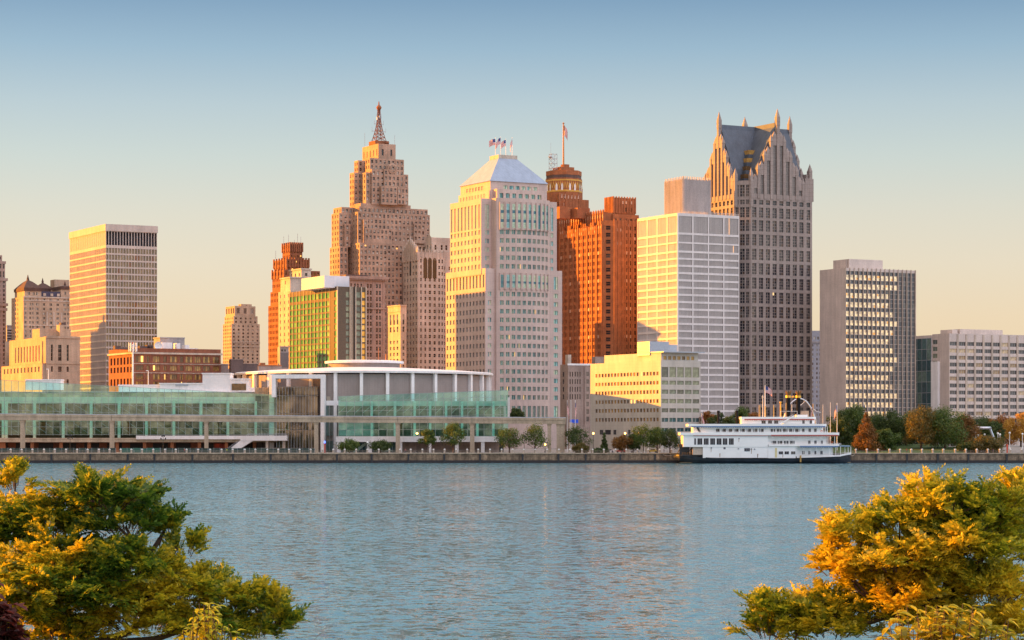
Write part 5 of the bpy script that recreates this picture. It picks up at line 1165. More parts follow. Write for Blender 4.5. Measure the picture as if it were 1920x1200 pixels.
def arena():
    D = 1045.0; cx = WX(683,D); m = D/F; r0 = 241.5*m*.985; r = empty('round_arena', (cx,D,GZ), 0, 'round arena with white pilasters, taupe panels and a low white dome roof', 'arena')
    Dn = D-r0; z = lambda py, d=D-r0*.9: WZ(py,d)-GZ
    ze = z(702.5,D); zf = z(697.5,Dn)
    mb = MB(); mb.ring(0,0,[(r0-1.2,0),(r0-1.2,ze-1)],90,cap=False); mb.build('panel_wall', M['tile'], r)
    pm = MB(); pm.box(-.68,.68,-.2,1.5,0,ze-.5); p0 = None
    for i in range(32):
        a = R(-90+2.4+11.25*i)
        if p0 is None: o = p0 = pm.build('pilaster', M['white'], r)
        else: o = p0.copy(); col.objects.link(o)
        o.location = (math.cos(a)*(r0), math.sin(a)*(r0), 0); o.rotation_euler = (0,0,a+math.pi/2)
    mb = MB(); mb.ring(0,0,[(r0-1.3,ze-.5),(r0+.9,ze-.5),(r0+1.0,ze+.35),(r0+.4,ze+.6)],96,cap=False); mb.build('eaves_ring', M['white'], r)
    zl = WZ(690,D-18)-GZ; rl = 67*m; mb = MB(); mb.ring(0,0,[(r0+.4,ze+.58),(r0*.8,ze+.6+(zl-ze)*.36),(r0*.5,ze+.6+(zl-ze)*.72),(rl-1,zl+.6)],60,cap=True); mb.build('roof', M['roofwhite'], r)
    zt = WZ(677,D-15)-GZ; mb = MB(); mb.ring(0,0,[(rl,zl-.5),(rl,zt-.8)],48,cap=False); mb.build('lantern_wall', M['tile'], r)
    mb = MB(); mb.ring(0,0,[(rl-1,zt-.8),(rl+1.6,zt-.7),(rl+1.7,zt+.25),(rl-2,zt+.6)],48); mb.build('lantern_roof', M['white'], r)
    mb = MB(); mb.bar((math.cos(-1.2)*8+4,-8,zt+.5),(math.cos(-1.2)*8+4,-8,zt+6),.12); x = WX(725,D)-cx; mb.bar((x,-6,zt+.5),(x,-6,zt+3.4),.3); mb.build('roof_vent', M['brick'], r)
arena()
def portal():
    D = 985.0; X = lambda px: WX(px,D); x0 = X(565); lx = lambda px: X(px)-x0; z = lambda py: WZ(py,D)-GZ
    r = empty('entrance_hall', (x0,D,GZ), 0, 'glazed entrance hall framed by a tall white square portal', 'entrance hall')
    mb = MB(); dp = 9.5
    mb.box(lx(511),lx(609.5),-4,dp-4,z(710),z(702.5)); mb.box(lx(602.5),lx(609.5),-4,dp-4,0,z(710)+.0-.003); mb.box(lx(511),lx(518.5),-4,dp-4,z(745),z(710)-.003)
    mb.box(lx(502),lx(510.9),6,16,0,z(701)); mb.build('white_portal', M['white'], r)
    mb = MB(); mb.box(lx(520),lx(594),3.2,12,z(726),z(724.5)); mb.box(lx(519),lx(595),2.4,12,z(742.5),z(740.5)); mb.box(lx(519),lx(595),2.5,12,z(776),z(774.5)); mb.box(lx(519),lx(595),2.5,12,z(807.5),z(806)); mb.box(lx(475),lx(593),-.6,12,z(846),z(840)); mb.build('floor_edges', M['limepale'], r)
    mb = MB(); mb.box(lx(475),lx(612),8,10,0,z(742)); mb.build('interior_wall', wall('dark_interior', (.13,.105,.095), var=.5, scale=.2, jx=3.1, jd=.5, jt=.2), r)
    mb = MB(); mb.box(lx(519),lx(594),9,11,z(741),z(727)); mb.build('upper_wall', wall('tan_upper', (.30,.22,.13), var=.3), r)
    cm = MB(); cm.box(-.75,.75,-.5,.5,0,z(743)); c0 = None
    for px in (535,565,588,612):
        if c0 is None: o = c0 = cm.build('inner_column', plain('warm_grey_column', (.42,.36,.28), .8), r)
        else: o = c0.copy(); col.objects.link(o)
        o.location = (lx(px)+.5,6.2,0)
    pm = MB(); pm.box(-.28,.28,-.3,.3,z(740.4),z(733)); p0 = None
    for i in range(9):
        if p0 is None: o = p0 = pm.build('balcony_post', plain('warm_lit_post', (.72,.52,.26), .6), r)  # warm lit tone is set in the posts' colour
        else: o = p0.copy(); col.objects.link(o)
        o.location = (lx(522+i*8.0),3.5,0)
    gb, mm = MB(), MB(); n = 14; xa, xb = lx(518), lx(595)
    for i in range(n):
        a, b = xa+(xb-xa)*i/n, xa+(xb-xa)*(i+1)/n
        for za, zc in ((.6,z(807)),(z(805),z(776)),(z(774),z(743)),(z(740),z(726))): gb.face([(a+.05,1.2+random.uniform(-.03,.03),za),(b-.05,1.2+random.uniform(-.03,.03),za),(b-.05,1.2,zc),(a+.05,1.2,zc)])
        mm.box(a-.06,a+.06,1.1,1.3,.5,z(725))
    gb.build('hall_glass', M['clear'], r); mm.build('glazing_bars', M['metalgrey'], r)
    mb = MB(); mb.box(lx(610),lx(636),4,6,z(760),z(751)); mb.build('white_lintel', M['white'], r)
    gb = MB(); mm = MB()
    for i in range(4):
        a, b = lx(610)+(lx(636)-lx(610))*i/4, lx(610)+(lx(636)-lx(610))*(i+1)/4
        gb.box(a+.05,b-.05,4.5,4.6,z(817),z(760)); gb.box(a+.05,b-.05,4.5,4.6,.3,z(827)); mm.box(a-.05,a+.05,4.3,4.49,.3,z(760))
    gb.build('link_glass', M['g_tealdark'], r); mm.build('link_bars', M['metalgrey'], r)
    # gilded louvre balcony left of the portal
    mb = MB()
    for i in range(8): x = lx(478)+i*.0+(lx(503)-lx(478))*i/8; mb.box(x,x+.35,7,7.4,z(742),z(727-i*.4))
    mb.box(lx(474),lx(504),7.5,8,z(742),z(726)); mb.build('louvre_screen', M['concrete'], r)
portal()
def atrium():
    D = 978.0; X = lambda px: WX(px,D); x0 = X(795); lx = lambda px: X(px)-x0; z = lambda py: WZ(py,D)-GZ
    r = empty('glass_atrium', (x0,D,GZ), 0, 'teal glass atrium with diagonal bracing in front of the round arena', 'atrium')
    xa, xb = lx(634.5), lx(953); zt = lambda x: z(743-(x-xa)/(xb-xa)*11.5); zb = z(818)
    mb = MB(); mb.box(xa,xb-2,9,9.6,0,z(760)); mb.build('back_wall', wall('teal_dark_interior', (.10,.10,.075), var=.5, scale=.12, jx=7.0, jd=.5, jt=.15), r)
    mb = MB(); mb.box(xa,xb-1,4,9,z(761),z(752)); mb.box(xa,xb-1,3,9,z(790),z(786)); mb.build('floor_edge', plain('pale_teal_band', (.42,.50,.42), .7), r)
    mb = MB(); mb.box(lx(634),lx(700),5,7,z(817),z(790)); mb.build('reception_block', plain('pale_block', (.35,.40,.36), .7), r)
    cm = MB(); cm.box(-.5,.5,-.5,.5,0,z(752)); c0 = None
    for px in (696,740,777,806,836,866,895,925):
        if c0 is None: o = c0 = cm.build('inner_column', bpy.data.materials['pale_green_column'], r)
        else: o = c0.copy(); col.objects.link(o)
        o.location = (lx(px),2.8,0)
    gb, mm, br = MB(), MB(), MB(); n = 21; ts = [1,.86,.62,.47,.33,.16,0]
    for i in range(n):
        a, b = xa+(xb-xa)*i/n, xa+(xb-xa)*(i+1)/n
        for j in range(6):
            t1, t2 = random.uniform(-.005,.005), random.uniform(-.005,.005); d = [-t1-t2, t1-t2, t1+t2, -t1+t2]
            gb.face([(xx,dd,zb+(zt(xx)-zb)*t) for (xx,t),dd in zip(((a+.05,ts[j+1]),(b-.05,ts[j+1]),(b-.05,ts[j]),(a+.05,ts[j])),d)])
        mm.box(a-.08,a+.08,-.14,.12,zb-.2,zt(a))
        if i < n-1: br.bar((a,.6,z(775)),(b+1.2,.6,z(756)),.07); br.bar((a,.7,z(752)),(b,.7,zt(a)-.5),.05)
    for t in ts: mm.face([(xa,-.15,zb+(zt(xa)-zb)*t-.08),(xb,-.15,zb+(zt(xb)-zb)*t-.08),(xb,-.15,zb+(zt(xb)-zb)*t+.08),(xa,-.15,zb+(zt(xa)-zb)*t+.08)])
    for k in range(6): gb.face([(xb,0+k*2,zb),(xb,1.95+k*2,zb),(xb,1.95+k*2,zt(xb)),(xb,k*2,zt(xb))])
    gb.build('curtain_glass', M['curtain2'], r); mm.build('glazing_bars', M['mullion'], r); br.build('diagonal_braces', plain('pale_steel', (.45,.52,.48), .5, .2), r)
    mb = MB(); mb.box(lx(952),lx(956),-.4,.3,z(795),z(745)); mb.build('end_fin', M['steel'], r)
    mb = MB(); mb.box(lx(631),lx(936),-4.5,9,z(828.5),z(818.3)); mb.build('white_terrace', M['white'], r)
    wm = MB(); wm.box(-.75,.75,-.75,.75,0,z(828.5)); w0 = None
    for px in (636.5,695,751.5,806,857,905.5):
        if w0 is None: o = w0 = wm.build('white_column', M['white'], r)
        else: o = w0.copy(); col.objects.link(o)
        o.location = (lx(px),-3.4,0)
    mb = MB(); mb.box(lx(750),lx(936),1.5,2.5,0,z(829)); mb.build('ground_wall', M['brown'], r)
    mb, mm = MB(), MB()
    for i in range(16): a = lx(636)+(lx(750)-lx(636))*i/16; mb.box(a+.05,a+1.5,1.2,1.3,.2,z(829.5)); mm.box(a-.05,a+.05,1.0,1.19,0,z(829))
    mb.build('ground_glass', M['g_tealdark'], r); mm.build('ground_bars', M['metalgrey'], r)
    mb = MB(); mb.box(lx(702),lx(736),.6,.9,z(842)-1,z(842)-.4); mb.face([(lx(660),.5,z(848)),(lx(668),.5,z(848)),(lx(692),.5,z(830)),(lx(684),.5,z(830))]); mb.build('escalator', plain('pale_green_rail', (.30,.42,.34), .5), r)
atrium()
def guideway():
    D = 968.0; X = lambda px: WX(px,D); r = empty('elevated_guideway', (0,D,GZ), 0, 'tan concrete elevated rail guideway on tall square piers', 'guideway')
    z = lambda py: WZ(py,D)-GZ; c0, c1 = X(-80), X(1061); mb = MB()
    segs = [-80,210,593,746,885,1061]; yt = lambda px: 776.5+px/1061*7.3
    for i, (a, b) in enumerate(zip(segs, segs[1:])):
        xa, xb = X(a)+.06, X(b)-.06
        for y0, y1, dz0, dz1 in ((-1.3,1.3,11.2,4.2),(-1.5,1.5,4.2,0.0)):
            A = [(xa,y0,z(yt(a)+dz0)),(xb,y0,z(yt(b)+dz0)),(xb,y0,z(yt(b)+dz1)),(xa,y0,z(yt(a)+dz1))]; Bk = [(p[0],y1,p[2]) for p in A]
            mb.face(A); mb.face(Bk[::-1]); mb.face([A[3],A[2],Bk[2],Bk[3]]); mb.face([A[0],Bk[0],Bk[1],A[1]]); mb.face([A[0],A[3],Bk[3],Bk[0]]); mb.face([A[1],Bk[1],Bk[2],A[2]])
    mb.build('beam', M['concrete'], r)
    mb = MB()
    for s in (-1.1,1.1): mb.face([(c0,s-.08,z(yt(-80))+.3),(c1,s-.08,z(yt(1061))+.3),(c1,s-.08,z(yt(1061))-.3),(c0,s-.08,z(yt(-80))-.3)])
    mb.build('rail', M['metalgrey'], r)
    for px, w_ in ((42.5,.85),(210,.85),(387,.75),(593,.85),(746,.85),(885.5,.9),(1030,.75),(1047.5,.85),(1055,.8)):
        cmb = MB(); zt = z(yt(px)+11.2)-.003; cmb.box(-w_,w_,-.85,.85,0,zt-1.0); k = w_*1.35
        i = len(cmb.v); cmb.face([(-w_,-.85,zt-1),(w_,-.85,zt-1),(k,-1.2,zt),(-k,-1.2,zt)]); cmb.face([(w_,.85,zt-1),(-w_,.85,zt-1),(-k,1.2,zt),(k,1.2,zt)]); cmb.face([(-w_,.85,zt-1),(-w_,-.85,zt-1),(-k,-1.2,zt),(-k,1.2,zt)]); cmb.face([(w_,-.85,zt-1),(w_,.85,zt-1),(k,1.2,zt),(k,-1.2,zt)])
        o = cmb.build('pier', M['concrete'], r); o.location = (X(px),0,0)
guideway()
# ------------------------------------------------------------------ flags and poles
def flag_mesh(w_, h_, droop=.25, seed=0, canton=True):
    rs = random.Random(seed); mb = MB(); nx, nz = 12, 13; P = {}
    for i in range(nx+1):
        for j in range(nz+1):
            t = i/nx; P[i,j] = (w_*t*(1-.12*droop), .16*h_*math.sin(t*7+seed)*t, h_*(j/nz-1)-droop*h_*t*t*1.5)
    for i in range(nx):
        for j in range(nz): mb.face([P[i,j],P[i+1,j],P[i+1,j+1],P[i,j+1]], 2 if (canton and i < 5 and j >= 6) else (0 if j % 2 == 0 else 1))
    return mb.mesh('flag', [M['flagred'], M['flagwhite'], M['flagblue']])
def flagpole(x, y, z0, h, fw, fh, label, name='flagpole', group=None, ang=0, droop=.25, seed=0, pm=None, flag=True, rad=.16, plain_flag=None):
    r = empty(name, (x,y,z0), 0, label, 'flagpole', group); mb = MB(); mb.tube([(0,0,0),(0,0,h)],[rad,rad*.6],8); mb.ring(0,0,[(.02,h),(rad*1.4,h+rad),(.02,h+rad*2.2)],8); mb.build('pole', pm or M['whitepaint'], r)
    if flag:
        o = bpy.data.objects.new('flag', flag_mesh(fw, fh, droop, seed)); col.objects.link(o); o.parent = r; o.location = (0,0,h-.4); o.rotation_euler = (0,0,ang)
    return r
grp = 'flagpoles on the bowed tower roof'
lab = ['flag streaming widest, first of the four poles on the pyramid roof','drooping flag on the tallest of the pyramid roof poles','flag on the third and shortest pole of the pyramid roof','nearly furled flag on the last pole of the pyramid roof']
for (x, y), px, pt, a, dr, fw, lb in zip(BOW.pole_base, (929,938.8,948.5,960.5), (259,257,261,258.5), (R(180),R(205),R(200),R(250)), (.25,.7,.45,.9), (3.4,3.2,3.0,2.6), lab):
    D = y; flagpole(WX(px,D), D, BOW.pole_z-1.6, WZ(pt,D)-BOW.pole_z+1.6, fw, 3.1, lb, group=grp, ang=a, droop=dr, seed=px)
(px_, py_), pz = DECO_POLE
flagpole(WX(1056.5,py_), py_, pz, WZ(233,py_)-pz, 2.6, 5.6, 'tall tapering pole with flag on the octagonal brick crown', pm=plain('copper_pole', (.45,.22,.08), .5, .3), rad=.55, ang=R(-30), droop=.5, seed=2)
for px, pt, fl, lb in ((1063.5,752,True,'white flagpole nearest the guideway end, with a furled flag'),(1070.5,752,False,'bare white flagpole between two flagpoles by the guideway end'),(1078.5,752,True,'white flagpole nearest the ivory office, with a furled flag')):
    flagpole(WX(px,1000), 1000, GZ, WZ(pt,1000)-GZ, .9, 3.4, lb, group='flagpoles by the ivory office', ang=R(-60), droop=.9, seed=px, flag=fl)
flagpole(WX(1569.5,968), 968, GZ+.6, WZ(757,968)-GZ-.6, 1.2, 2.9, 'flagpole with drooping flag among the dark trees beside the boat stern', ang=R(200), droop=.8, seed=4, group='flagpoles in the park')
flagpole(WX(1619.5,1010), 1010, 7.0, WZ(756,1010)-7.0, 1.2, 3.0, 'flagpole with pale drooping flag above the rust coloured tree', ang=R(-20), droop=.9, seed=5, group='flagpoles in the park')
flagpole(WX(1316,985), 985, GZ, WZ(776,985)-GZ, 1.2, 2.4, 'short flagpole with small flag at the corner of the ivory office', ang=R(-30), droop=.9, seed=7)
for px, pt, lb in ((1543,760,'bare white pole beside the boat stern, the shorter one'),(1557,755,'bare white pole beside the boat stern, the taller one')):
    flagpole(WX(px,975), 975, GZ, WZ(pt,975)-GZ, 1, 1, lb, group='bare poles behind the boat stern', flag=False, rad=.13)
# ------------------------------------------------------------------ lamps, signs, people on the promenade
def globe_lamp(px, D, ytop, lb, z0=GZ, n=1, group='white globe lamps on the promenade'):
    r = empty('globe_lamp', (WX(px,D),D,z0), 0, lb, 'lamp post', group); h = WZ(ytop,D)-z0; mb = MB(); mb.ring(0,0,[(.3,0),(.3,.5),(.14,.7),(.12,h-.7)],8); mb.build('post', M['whitepaint'], r)
    mb = MB(); mb.ring(0,0,[(.1,h-.7),(.42,h-.35),(.45,h-.1),(.3,h+.2),(.02,h+.3)],10); mb.build('globe', M['lampw'], r)
for px, yt, lb in ((646,829,'white globe lamp beside the round bush, the paler of the pair'),(652,828,'white globe lamp beside the round bush, the taller of the pair'),(689,829,'white globe lamp standing before the atrium, left of a white column'),(1208,828,'white globe lamp close to the ivory office trees'),(1216,830,'white globe lamp by the conifer and ivory office')): globe_lamp(px, 957, yt, lb)
for i, (px, yt, D) in enumerate(((1829,811,985),(1834,815,990),(1846,814,1000),(1871,812,985),(1875,814,985),(1893,811,975),(1917,813,980))):
    globe_lamp(px, D, yt, ['white lamp nearest the fountain arch leg','white lamp just beyond the fountain arch, shorter','white lamp under the fountain arch','first of the lamp pair on the plaza','second of the lamp pair on the plaza','tall white lamp at the plaza edge near the quay','last white lamp under the yellow tree'][i], 5.6 if D < 995 else 6.2, group='white plaza lamps')
def street_lamp(px, D, yt, lb, lit=True):
    r = empty('street_lamp', (WX(px,D),D,GZ), 0, lb, 'street lamp', 'dark street lamps with sodium light'); h = WZ(yt,D)-GZ; mb = MB(); mb.ring(0,0,[(.25,0),(.22,.6),(.1,.8),(.08,h-.4)],8); mb.build('post', M['black'], r)
    mb = MB(); mb.ring(0,0,[(.08,h-.45),(.36,h-.15),(.38,h+.15),(.1,h+.4)],10); mb.build('lamp_head', M['lamp'] if lit else M['black'], r)
for px, yt, lb in ((782,812.5,'lit amber lamp before the atrium terrace'),(1022,833,'low lit amber lamp by the guideway piers'),(1112.5,812.5,'lit amber lamp at the ivory office corner'),(1172,812.5,'lit amber lamp above the reddish tree by the ivory office'),(1197,812.5,'lit amber lamp among the riverside trees'),(1237,813,'lit amber lamp close to the moored boat')): street_lamp(px, 975, yt, lb)
def twin_lamp(px, yt, lb):
    D = 958; r = empty('twin_lamp', (WX(px,D),D,GZ), 0, lb, 'street lamp', 'dark twin lamps on the promenade'); h = WZ(yt,D)-GZ; mb = MB(); mb.ring(0,0,[(.25,0),(.1,.8),(.09,h)],8); mb.bar((-.9,0,h-1.3),(.9,0,h-1.3),.07); mb.build('post', M['black'], r)
    mb = MB()
    for dx, dz in ((-.9,-1.3),(.9,-1.3),(0,0),(-.5,-.3),(.5,-.3)): mb.ring(dx,0,[(.05,h+dz),(.3,h+dz+.2),(.25,h+dz+.6),(.02,h+dz+.75)],8)
    mb.build('lamp_head', M['black'], r)
twin_lamp(131.5,817,'dark twin lamp near the tall guideway pier, further from the stair'); twin_lamp(306,818,'dark twin lamp below the white balcony'); twin_lamp(829,819,'dark twin lamp between the two atrium trees'); twin_lamp(983,819,'dark twin lamp among the trees near the guideway end')
def banners():
    D = 955; r = empty('call_post', (WX(609,D),D,GZ), 0, 'red emergency post with a blue light beside the white portal', 'emergency post'); mb = MB(); mb.box(-.3,.3,-.3,.3,0,4.0); mb.build('post', M['red'], r); mb = MB(); mb.ring(0,0,[(.2,4),(.34,4.2),(.34,4.6),(.1,4.9)],10); mb.build('blue_light', plain('blue_light', (.08,.15,.95), .3, emit=1.5), r)
    r = empty('blue_sign', (WX(1076.5,1020),1020,GZ), 0, 'blue road sign panel behind the white flagpoles', 'road sign'); z = lambda p: WZ(p,1020)-GZ; mb = MB(); mb.box(-1.8,1.8,-.06,.06,z(793),z(786.5)); mb.build('panel', plain('sign_blue', (.02,.10,.75), .5), r); mb = MB(); mb.bar((0,.1,0),(0,.1,z(787)),.12); mb.build('post', M['metalgrey'], r)
    r = empty('pylon_sign', (WX(1070,1005),1005,GZ), 0, 'pale concrete pylon behind the flagpoles by the guideway end', 'pylon'); mb = MB(); mb.box(-.8,.8,-.5,.5,0,WZ(792,1005)-GZ); mb.box(-.9,.9,-.6,.6,0,.6); mb.build('shaft', M['limepale'], r)
    r = empty('orange_post', (WX(1888.5,955),955,GZ), 0, 'red orange marker post on the quay near the plaza', 'marker post'); mb = MB(); mb.box(-.25,.25,-.25,.25,0,3.2); mb.pyr(-.3,.3,-.3,.3,3.2,3.6); mb.build('post', plain('signal_red', (.6,.06,.02), .5), r)
    # dark mesh construction fence
    for a, b, lb in ((-30,217,'dark mesh fence along the promenade below the brick columns'),(226,300,'greener mesh fence stretch beside the tall guideway pier'),(301,590,'long dark mesh fence below the outdoor stair')):
        r = empty('mesh_fence', (WX(a,961),961,GZ), 0, lb, 'fence', 'construction fences on the promenade'); L_ = WX(b,961)-WX(a,961); mb = MB(); n = max(1,int(L_/2.4))
        for i in range(n): h = 1.9+random.uniform(-.08,.12); mb.box(L_*i/n+.03,L_*(i+1)/n-.03,-.03,.03,.05,h)
        mb.build('mesh_panel', plain('teal_mesh', (.03,.12,.09), .7) if a == 226 else M['greenfence'], r)
        mb = MB()
        for i in range(n+1): mb.box(L_*i/n-.04,L_*i/n+.04,-.09,-.035,0,2.05)
        mb.build('fence_posts', M['metalgrey'], r)
banners()
def person(px, D, lb, vest=False, h=1.75, face=0, z0=GZ):
    """one continuous skinned body"""
    r = empty('person', (WX(px,D),D,z0), face, lb, 'person'); k = h/1.75
    V = [(0,0,.95),(0,0,1.15),(0,0,1.40),(0,.0,1.50),(0,.02,1.60),(0,.02,1.72),(-.10,0,.90),(-.11,.06,.48),(-.11,.0,.06),(-.11,-.12,.03),(.10,0,.90),(.11,-.08,.48),(.12,.06,.06),(.12,-.06,.03),(-.19,0,1.40),(-.25,.03,1.12),(-.24,-.08,.90),(-.23,-.12,.80),(.19,0,1.40),(.25,0,1.12),(.23,-.12,.92),(.22,-.17,.82)]
    E = [(0,1),(1,2),(2,3),(3,4),(4,5),(0,6),(6,7),(7,8),(8,9),(0,10),(10,11),(11,12),(12,13),(2,14),(14,15),(15,16),(16,17),(2,18),(18,19),(19,20),(20,21)]
    rad = [.13,.135,.14,.06,.095,.09,.09,.065,.045,.04,.09,.065,.045,.04,.06,.045,.035,.04,.06,.045,.035,.04]
    me = bpy.data.meshes.new('body'); me.from_pydata([(x*k,y*k,z*k) for x,y,z in V], E, []); o = bpy.data.objects.new('body', me); col.objects.link(o); o.parent = r
    md = o.modifiers.new('skin','SKIN'); o.modifiers.new('sub','SUBSURF').levels = 1
    for i, q in enumerate(rad): me.skin_vertices[0].data[i].radius = (q*k,q*k)
    me.skin_vertices[0].data[0].use_root = True; me.materials.append(M['cloth'])
    mb = MB(); mb.ring(0,.02*k,[(.02,1.49*k),(.085,1.55*k),(.105,1.64*k),(.09,1.73*k),(.02,1.77*k)],10); mb.build('head', M['skin'], r)
    mb = MB(); mb.ring(0,.035*k,[(.11,1.62*k),(.115,1.68*k),(.10,1.76*k),(.02,1.80*k)],10); mb.build('hair', M['black'], r)
    mb = MB(); mb.ring(0,0,[(.155*k,.98*k),(.165*k,1.15*k),(.19*k,1.36*k),(.12*k,1.45*k)],12,cap=False); mb.build('vest', M['hivis'] if vest else M['red'], r)
person(425.5, 958.5, 'person in a hi vis vest walking past the dark fence', True); person(346, 958, 'person in a red top standing by the dark fence'); person(604.5, 955, 'person in dark trousers standing near the white portal', False)
def sculpture_arch():
    D = 972; x0 = WX(1499,D); r = empty('ring_sculpture', (x0,D,GZ), R(14), 'polished steel ring sculpture rising behind the white boat', 'sculpture'); zt = WZ(747.5,D)-GZ; Rr = 7.8; Rz = zt*.72; cz = zt-Rz
    mb = MB(); pts = [(Rr*1.0*math.cos(a), 0, cz+Rz*math.sin(a)) for a in [R(-40+i*(130)/22) for i in range(23)]]; mb.tube(pts,[.42-.14*(i/22) for i in range(23)],8); mb.build('arc', M['steel'], r)
    mb = MB(); pts = [(Rr*1.0*math.cos(a), 0, cz+Rz*math.sin(a)) for a in [R(220-i*(122)/22) for i in range(23)]]; mb.tube(pts,[.42-.14*(i/22) for i in range(23)],8); mb.build('arc', M['steel'], r)
    mb = MB(); mb.tube([(.2,0,zt-3),(3,0,zt-.6),(5,0,zt-3.4),(7.5,0,zt-5.2),(9.5,0,zt-5.8)],[.12]*5,6); mb.build('cable', M['whitepaint'], r)
sculpture_arch()
def fountain_arch():
    D = 1000; x0 = WX(1843,D); r = empty('fountain_arch', (x0,D,6.3), 0, 'steel fountain ring held up on two slanting legs at the plaza', 'fountain'); zt = WZ(801,D)-6.3; mb = MB()
    pts = [(3.1*math.cos(a), 2.4*math.sin(a), zt-.3) for a in [2*math.pi*i/24 for i in range(25)]]; mb.tube(pts,.55,8,cap=False); mb.build('ring', M['steel'], r)
    for sx_, tx in ((-1,-3.6),(1,6.0)):
        mb = MB(); mb.tube([(sx_*3.0,0,zt-.4),(tx,0,0)],.5,8); mb.build('leg', M['steel'], r)
    mb = MB(); mb.ring(-2,0,[(3.2,0),(3.2,.5),(2.8,.55),(2.8,.2)],20,cap=False); mb.build('basin', M['greycon'], r)
fountain_arch()
# ------------------------------------------------------------------ paddle steamer
def boat():
    D = 936.0; m = D/F; x0 = WX(1265,D); r = empty('paddle_steamer', (x0,D,0), 0, 'white multi deck riverboat with black hull and twin crowned funnels moored at the quay', 'riverboat')
    bx = lambda px: (px-1265)*m; z = lambda py: WZ(py,D)
    wp, dk = plain('boat_white', (.90,.89,.86), .4, var=.05, scale=.3), M['g_dark']; Bm = 13.0
    def plan(px0, px1, y0, y1, nose0=0, nose1=0, k=7):
        a, b = bx(px0), bx(px1); P = []; ym = (y0+y1)/2; h = (y1-y0)/2
        if nose0:
            for i in range(k+1): t = R(90+180*i/k); P.append((a+nose0+nose0*math.cos(t), ym+h*math.sin(t)))
        else: P += [(a,y1),(a,y0)]
        if nose1:
            for i in range(k+1): t = R(-90+180*i/k); P.append((b-nose1+nose1*math.cos(t), ym+h*math.sin(t)))
        else: P += [(b,y0),(b,y1)]
        return P
    # hull: sheer line rises to both ends, undercut at the boarding end
    st = [(1264,853.5,861,.25),(1275,854,864,.6),(1300,855.5,868.5,.85),(1330,858,869,1),(1400,860,869,1),(1480,860,869,1),(1540,857.5,869,.97),(1575,854,869,.8),(1592,851.5,868.5,.5),(1599,850,866,.12)]
    mb = MB(); sec = []
    for px, yt, yb, wd in st:
        h = Bm/2*wd; ym = Bm/2; zt, zb = z(yt), z(yb); sec.append([(bx(px),ym-h,zt),(bx(px),ym-h*.95,(zt+zb)/2),(bx(px),ym-h*.8,zb),(bx(px),ym+h*.8,zb),(bx(px),ym+h*.95,(zt+zb)/2),(bx(px),ym+h,zt)])
    for a, b in zip(sec, sec[1:]):
        for k in range(6): mb.face([a[k],b[k],b[(k+1)%6],a[(k+1)%6]], 0)
    mb.face(sec[0]); mb.face(sec[-1][::-1]); mb.build('hull', plain('black_hull', (.022,.026,.034), .45, var=.35, scale=.4), r)
    mb = MB()
    for a, b in zip(sec[1:-1], sec[2:]): mb.face([(a[2][0],a[2][1]-.03,z(868.2)),(b[2][0],b[2][1]-.03,z(868.2)),(b[2][0],b[2][1]-.1,z(866.7)),(a[2][0],a[2][1]-.1,z(866.7))])
    mb.build('waterline_stripe', plain('rusty_stripe', (.20,.15,.09), .8, var=.5, scale=.5), r)
    # lower decks
    mb = MB(); mb.prism(plan(1318,1440,.25,Bm-.25),z(858.5),z(838)); mb.prism(plan(1281,1440,.1,Bm-.1),z(838)+.002,z(815.5)); mb.prism(plan(1440.2,1492,.1,Bm-.1),z(859),z(837)); mb.prism(plan(1440.2,1551,1.7,Bm-1.7),z(834),z(818)); mb.prism(plan(1492.2,1566,1.7,Bm-1.7,0,2),z(856),z(838)); mb.build('lower_deck_wall', wp, r)
    mb = MB(); mb.prism(plan(1300,1546,1.2,Bm-1.2,0,1),z(811),z(799.8)); mb.build('upper_deck_wall', wp, r)
    mb = MB(); mb.prism(plan(1392,1531,2.4,Bm-2.4,0,2),z(794.5),z(786)); mb.prism(plan(1496,1516,3,Bm-3),z(786)+.3,z(777.5)); mb.build('cabin_wall', wp, r)
    # deck edges (white fascias) with coloured trim below
    def deck(px0, px1, yt, yb, n0, n1, trim, tp0=None, tp1=None, e=.0):
        mb = MB(); mb.prism(plan(px0,px1,-e,Bm+e,n0,n1,9),z(yb),z(yt),bottom=True); o = mb.build('deck_edge', wp, r)
        if trim:
            mb = MB(); a, b = bx(tp0 or px0)+1.2, bx(tp1 or px1)-1.2; n = int((b-a)/.9)
            for i in range(n):
                xa, xb = a+(b-a)*i/n, a+(b-a)*(i+1)/n; mb.face([(xa,-e-.03,z(yb)+.15),(xa,-e-.03,z(yb)-.22),((xa+xb)/2,-e-.03,z(yb)-.48),(xb,-e-.03,z(yb)-.22),(xb,-e-.03,z(yb)+.15)])
            mb.build('scalloped_trim', trim, o)
        return o
    deck(1391,1533.5,781.5,786,0,2,M['red'],e=-1.6)
    deck(1290.5,1553,794.8,799.5,0,2,M['blue'],e=.3)
    deck(1275.5,1577,811,816,0,2,M['red'],1440,1577,e=.35)
    deck(1441,1577,833.5,836.8,0,2,M['blue'],1494,1577,e=.32)
    mb = MB(); mb.prism(plan(1577.2,1598,1.5,Bm-1.5,0,2),z(837.2),z(835.6),bottom=True); mb.build('blue_canopy', plain('faded_blue_canvas', (.25,.38,.52), .7), r)
    mb = MB(); mb.box(bx(1300),bx(1440),-.36,-.33,z(817.2),z(816.2)); mb.build('red_line', M['red'], r)
    # posts and rails
    pm = MB(); pm.box(-.09,.09,-.09,.09,0,1); p0 = None
    def post(px, yb, yt, y=.15):
        nonlocal p0
        if p0 is None: o = p0 = pm.build('deck_post', wp, r)
        else: o = p0.copy(); col.objects.link(o)
        o.location = (bx(px),y,z(yb)); o.scale = (1,1,z(yt)-z(yb))
    for px in range(1342,1546,12): post(px,811,799.6,.0)
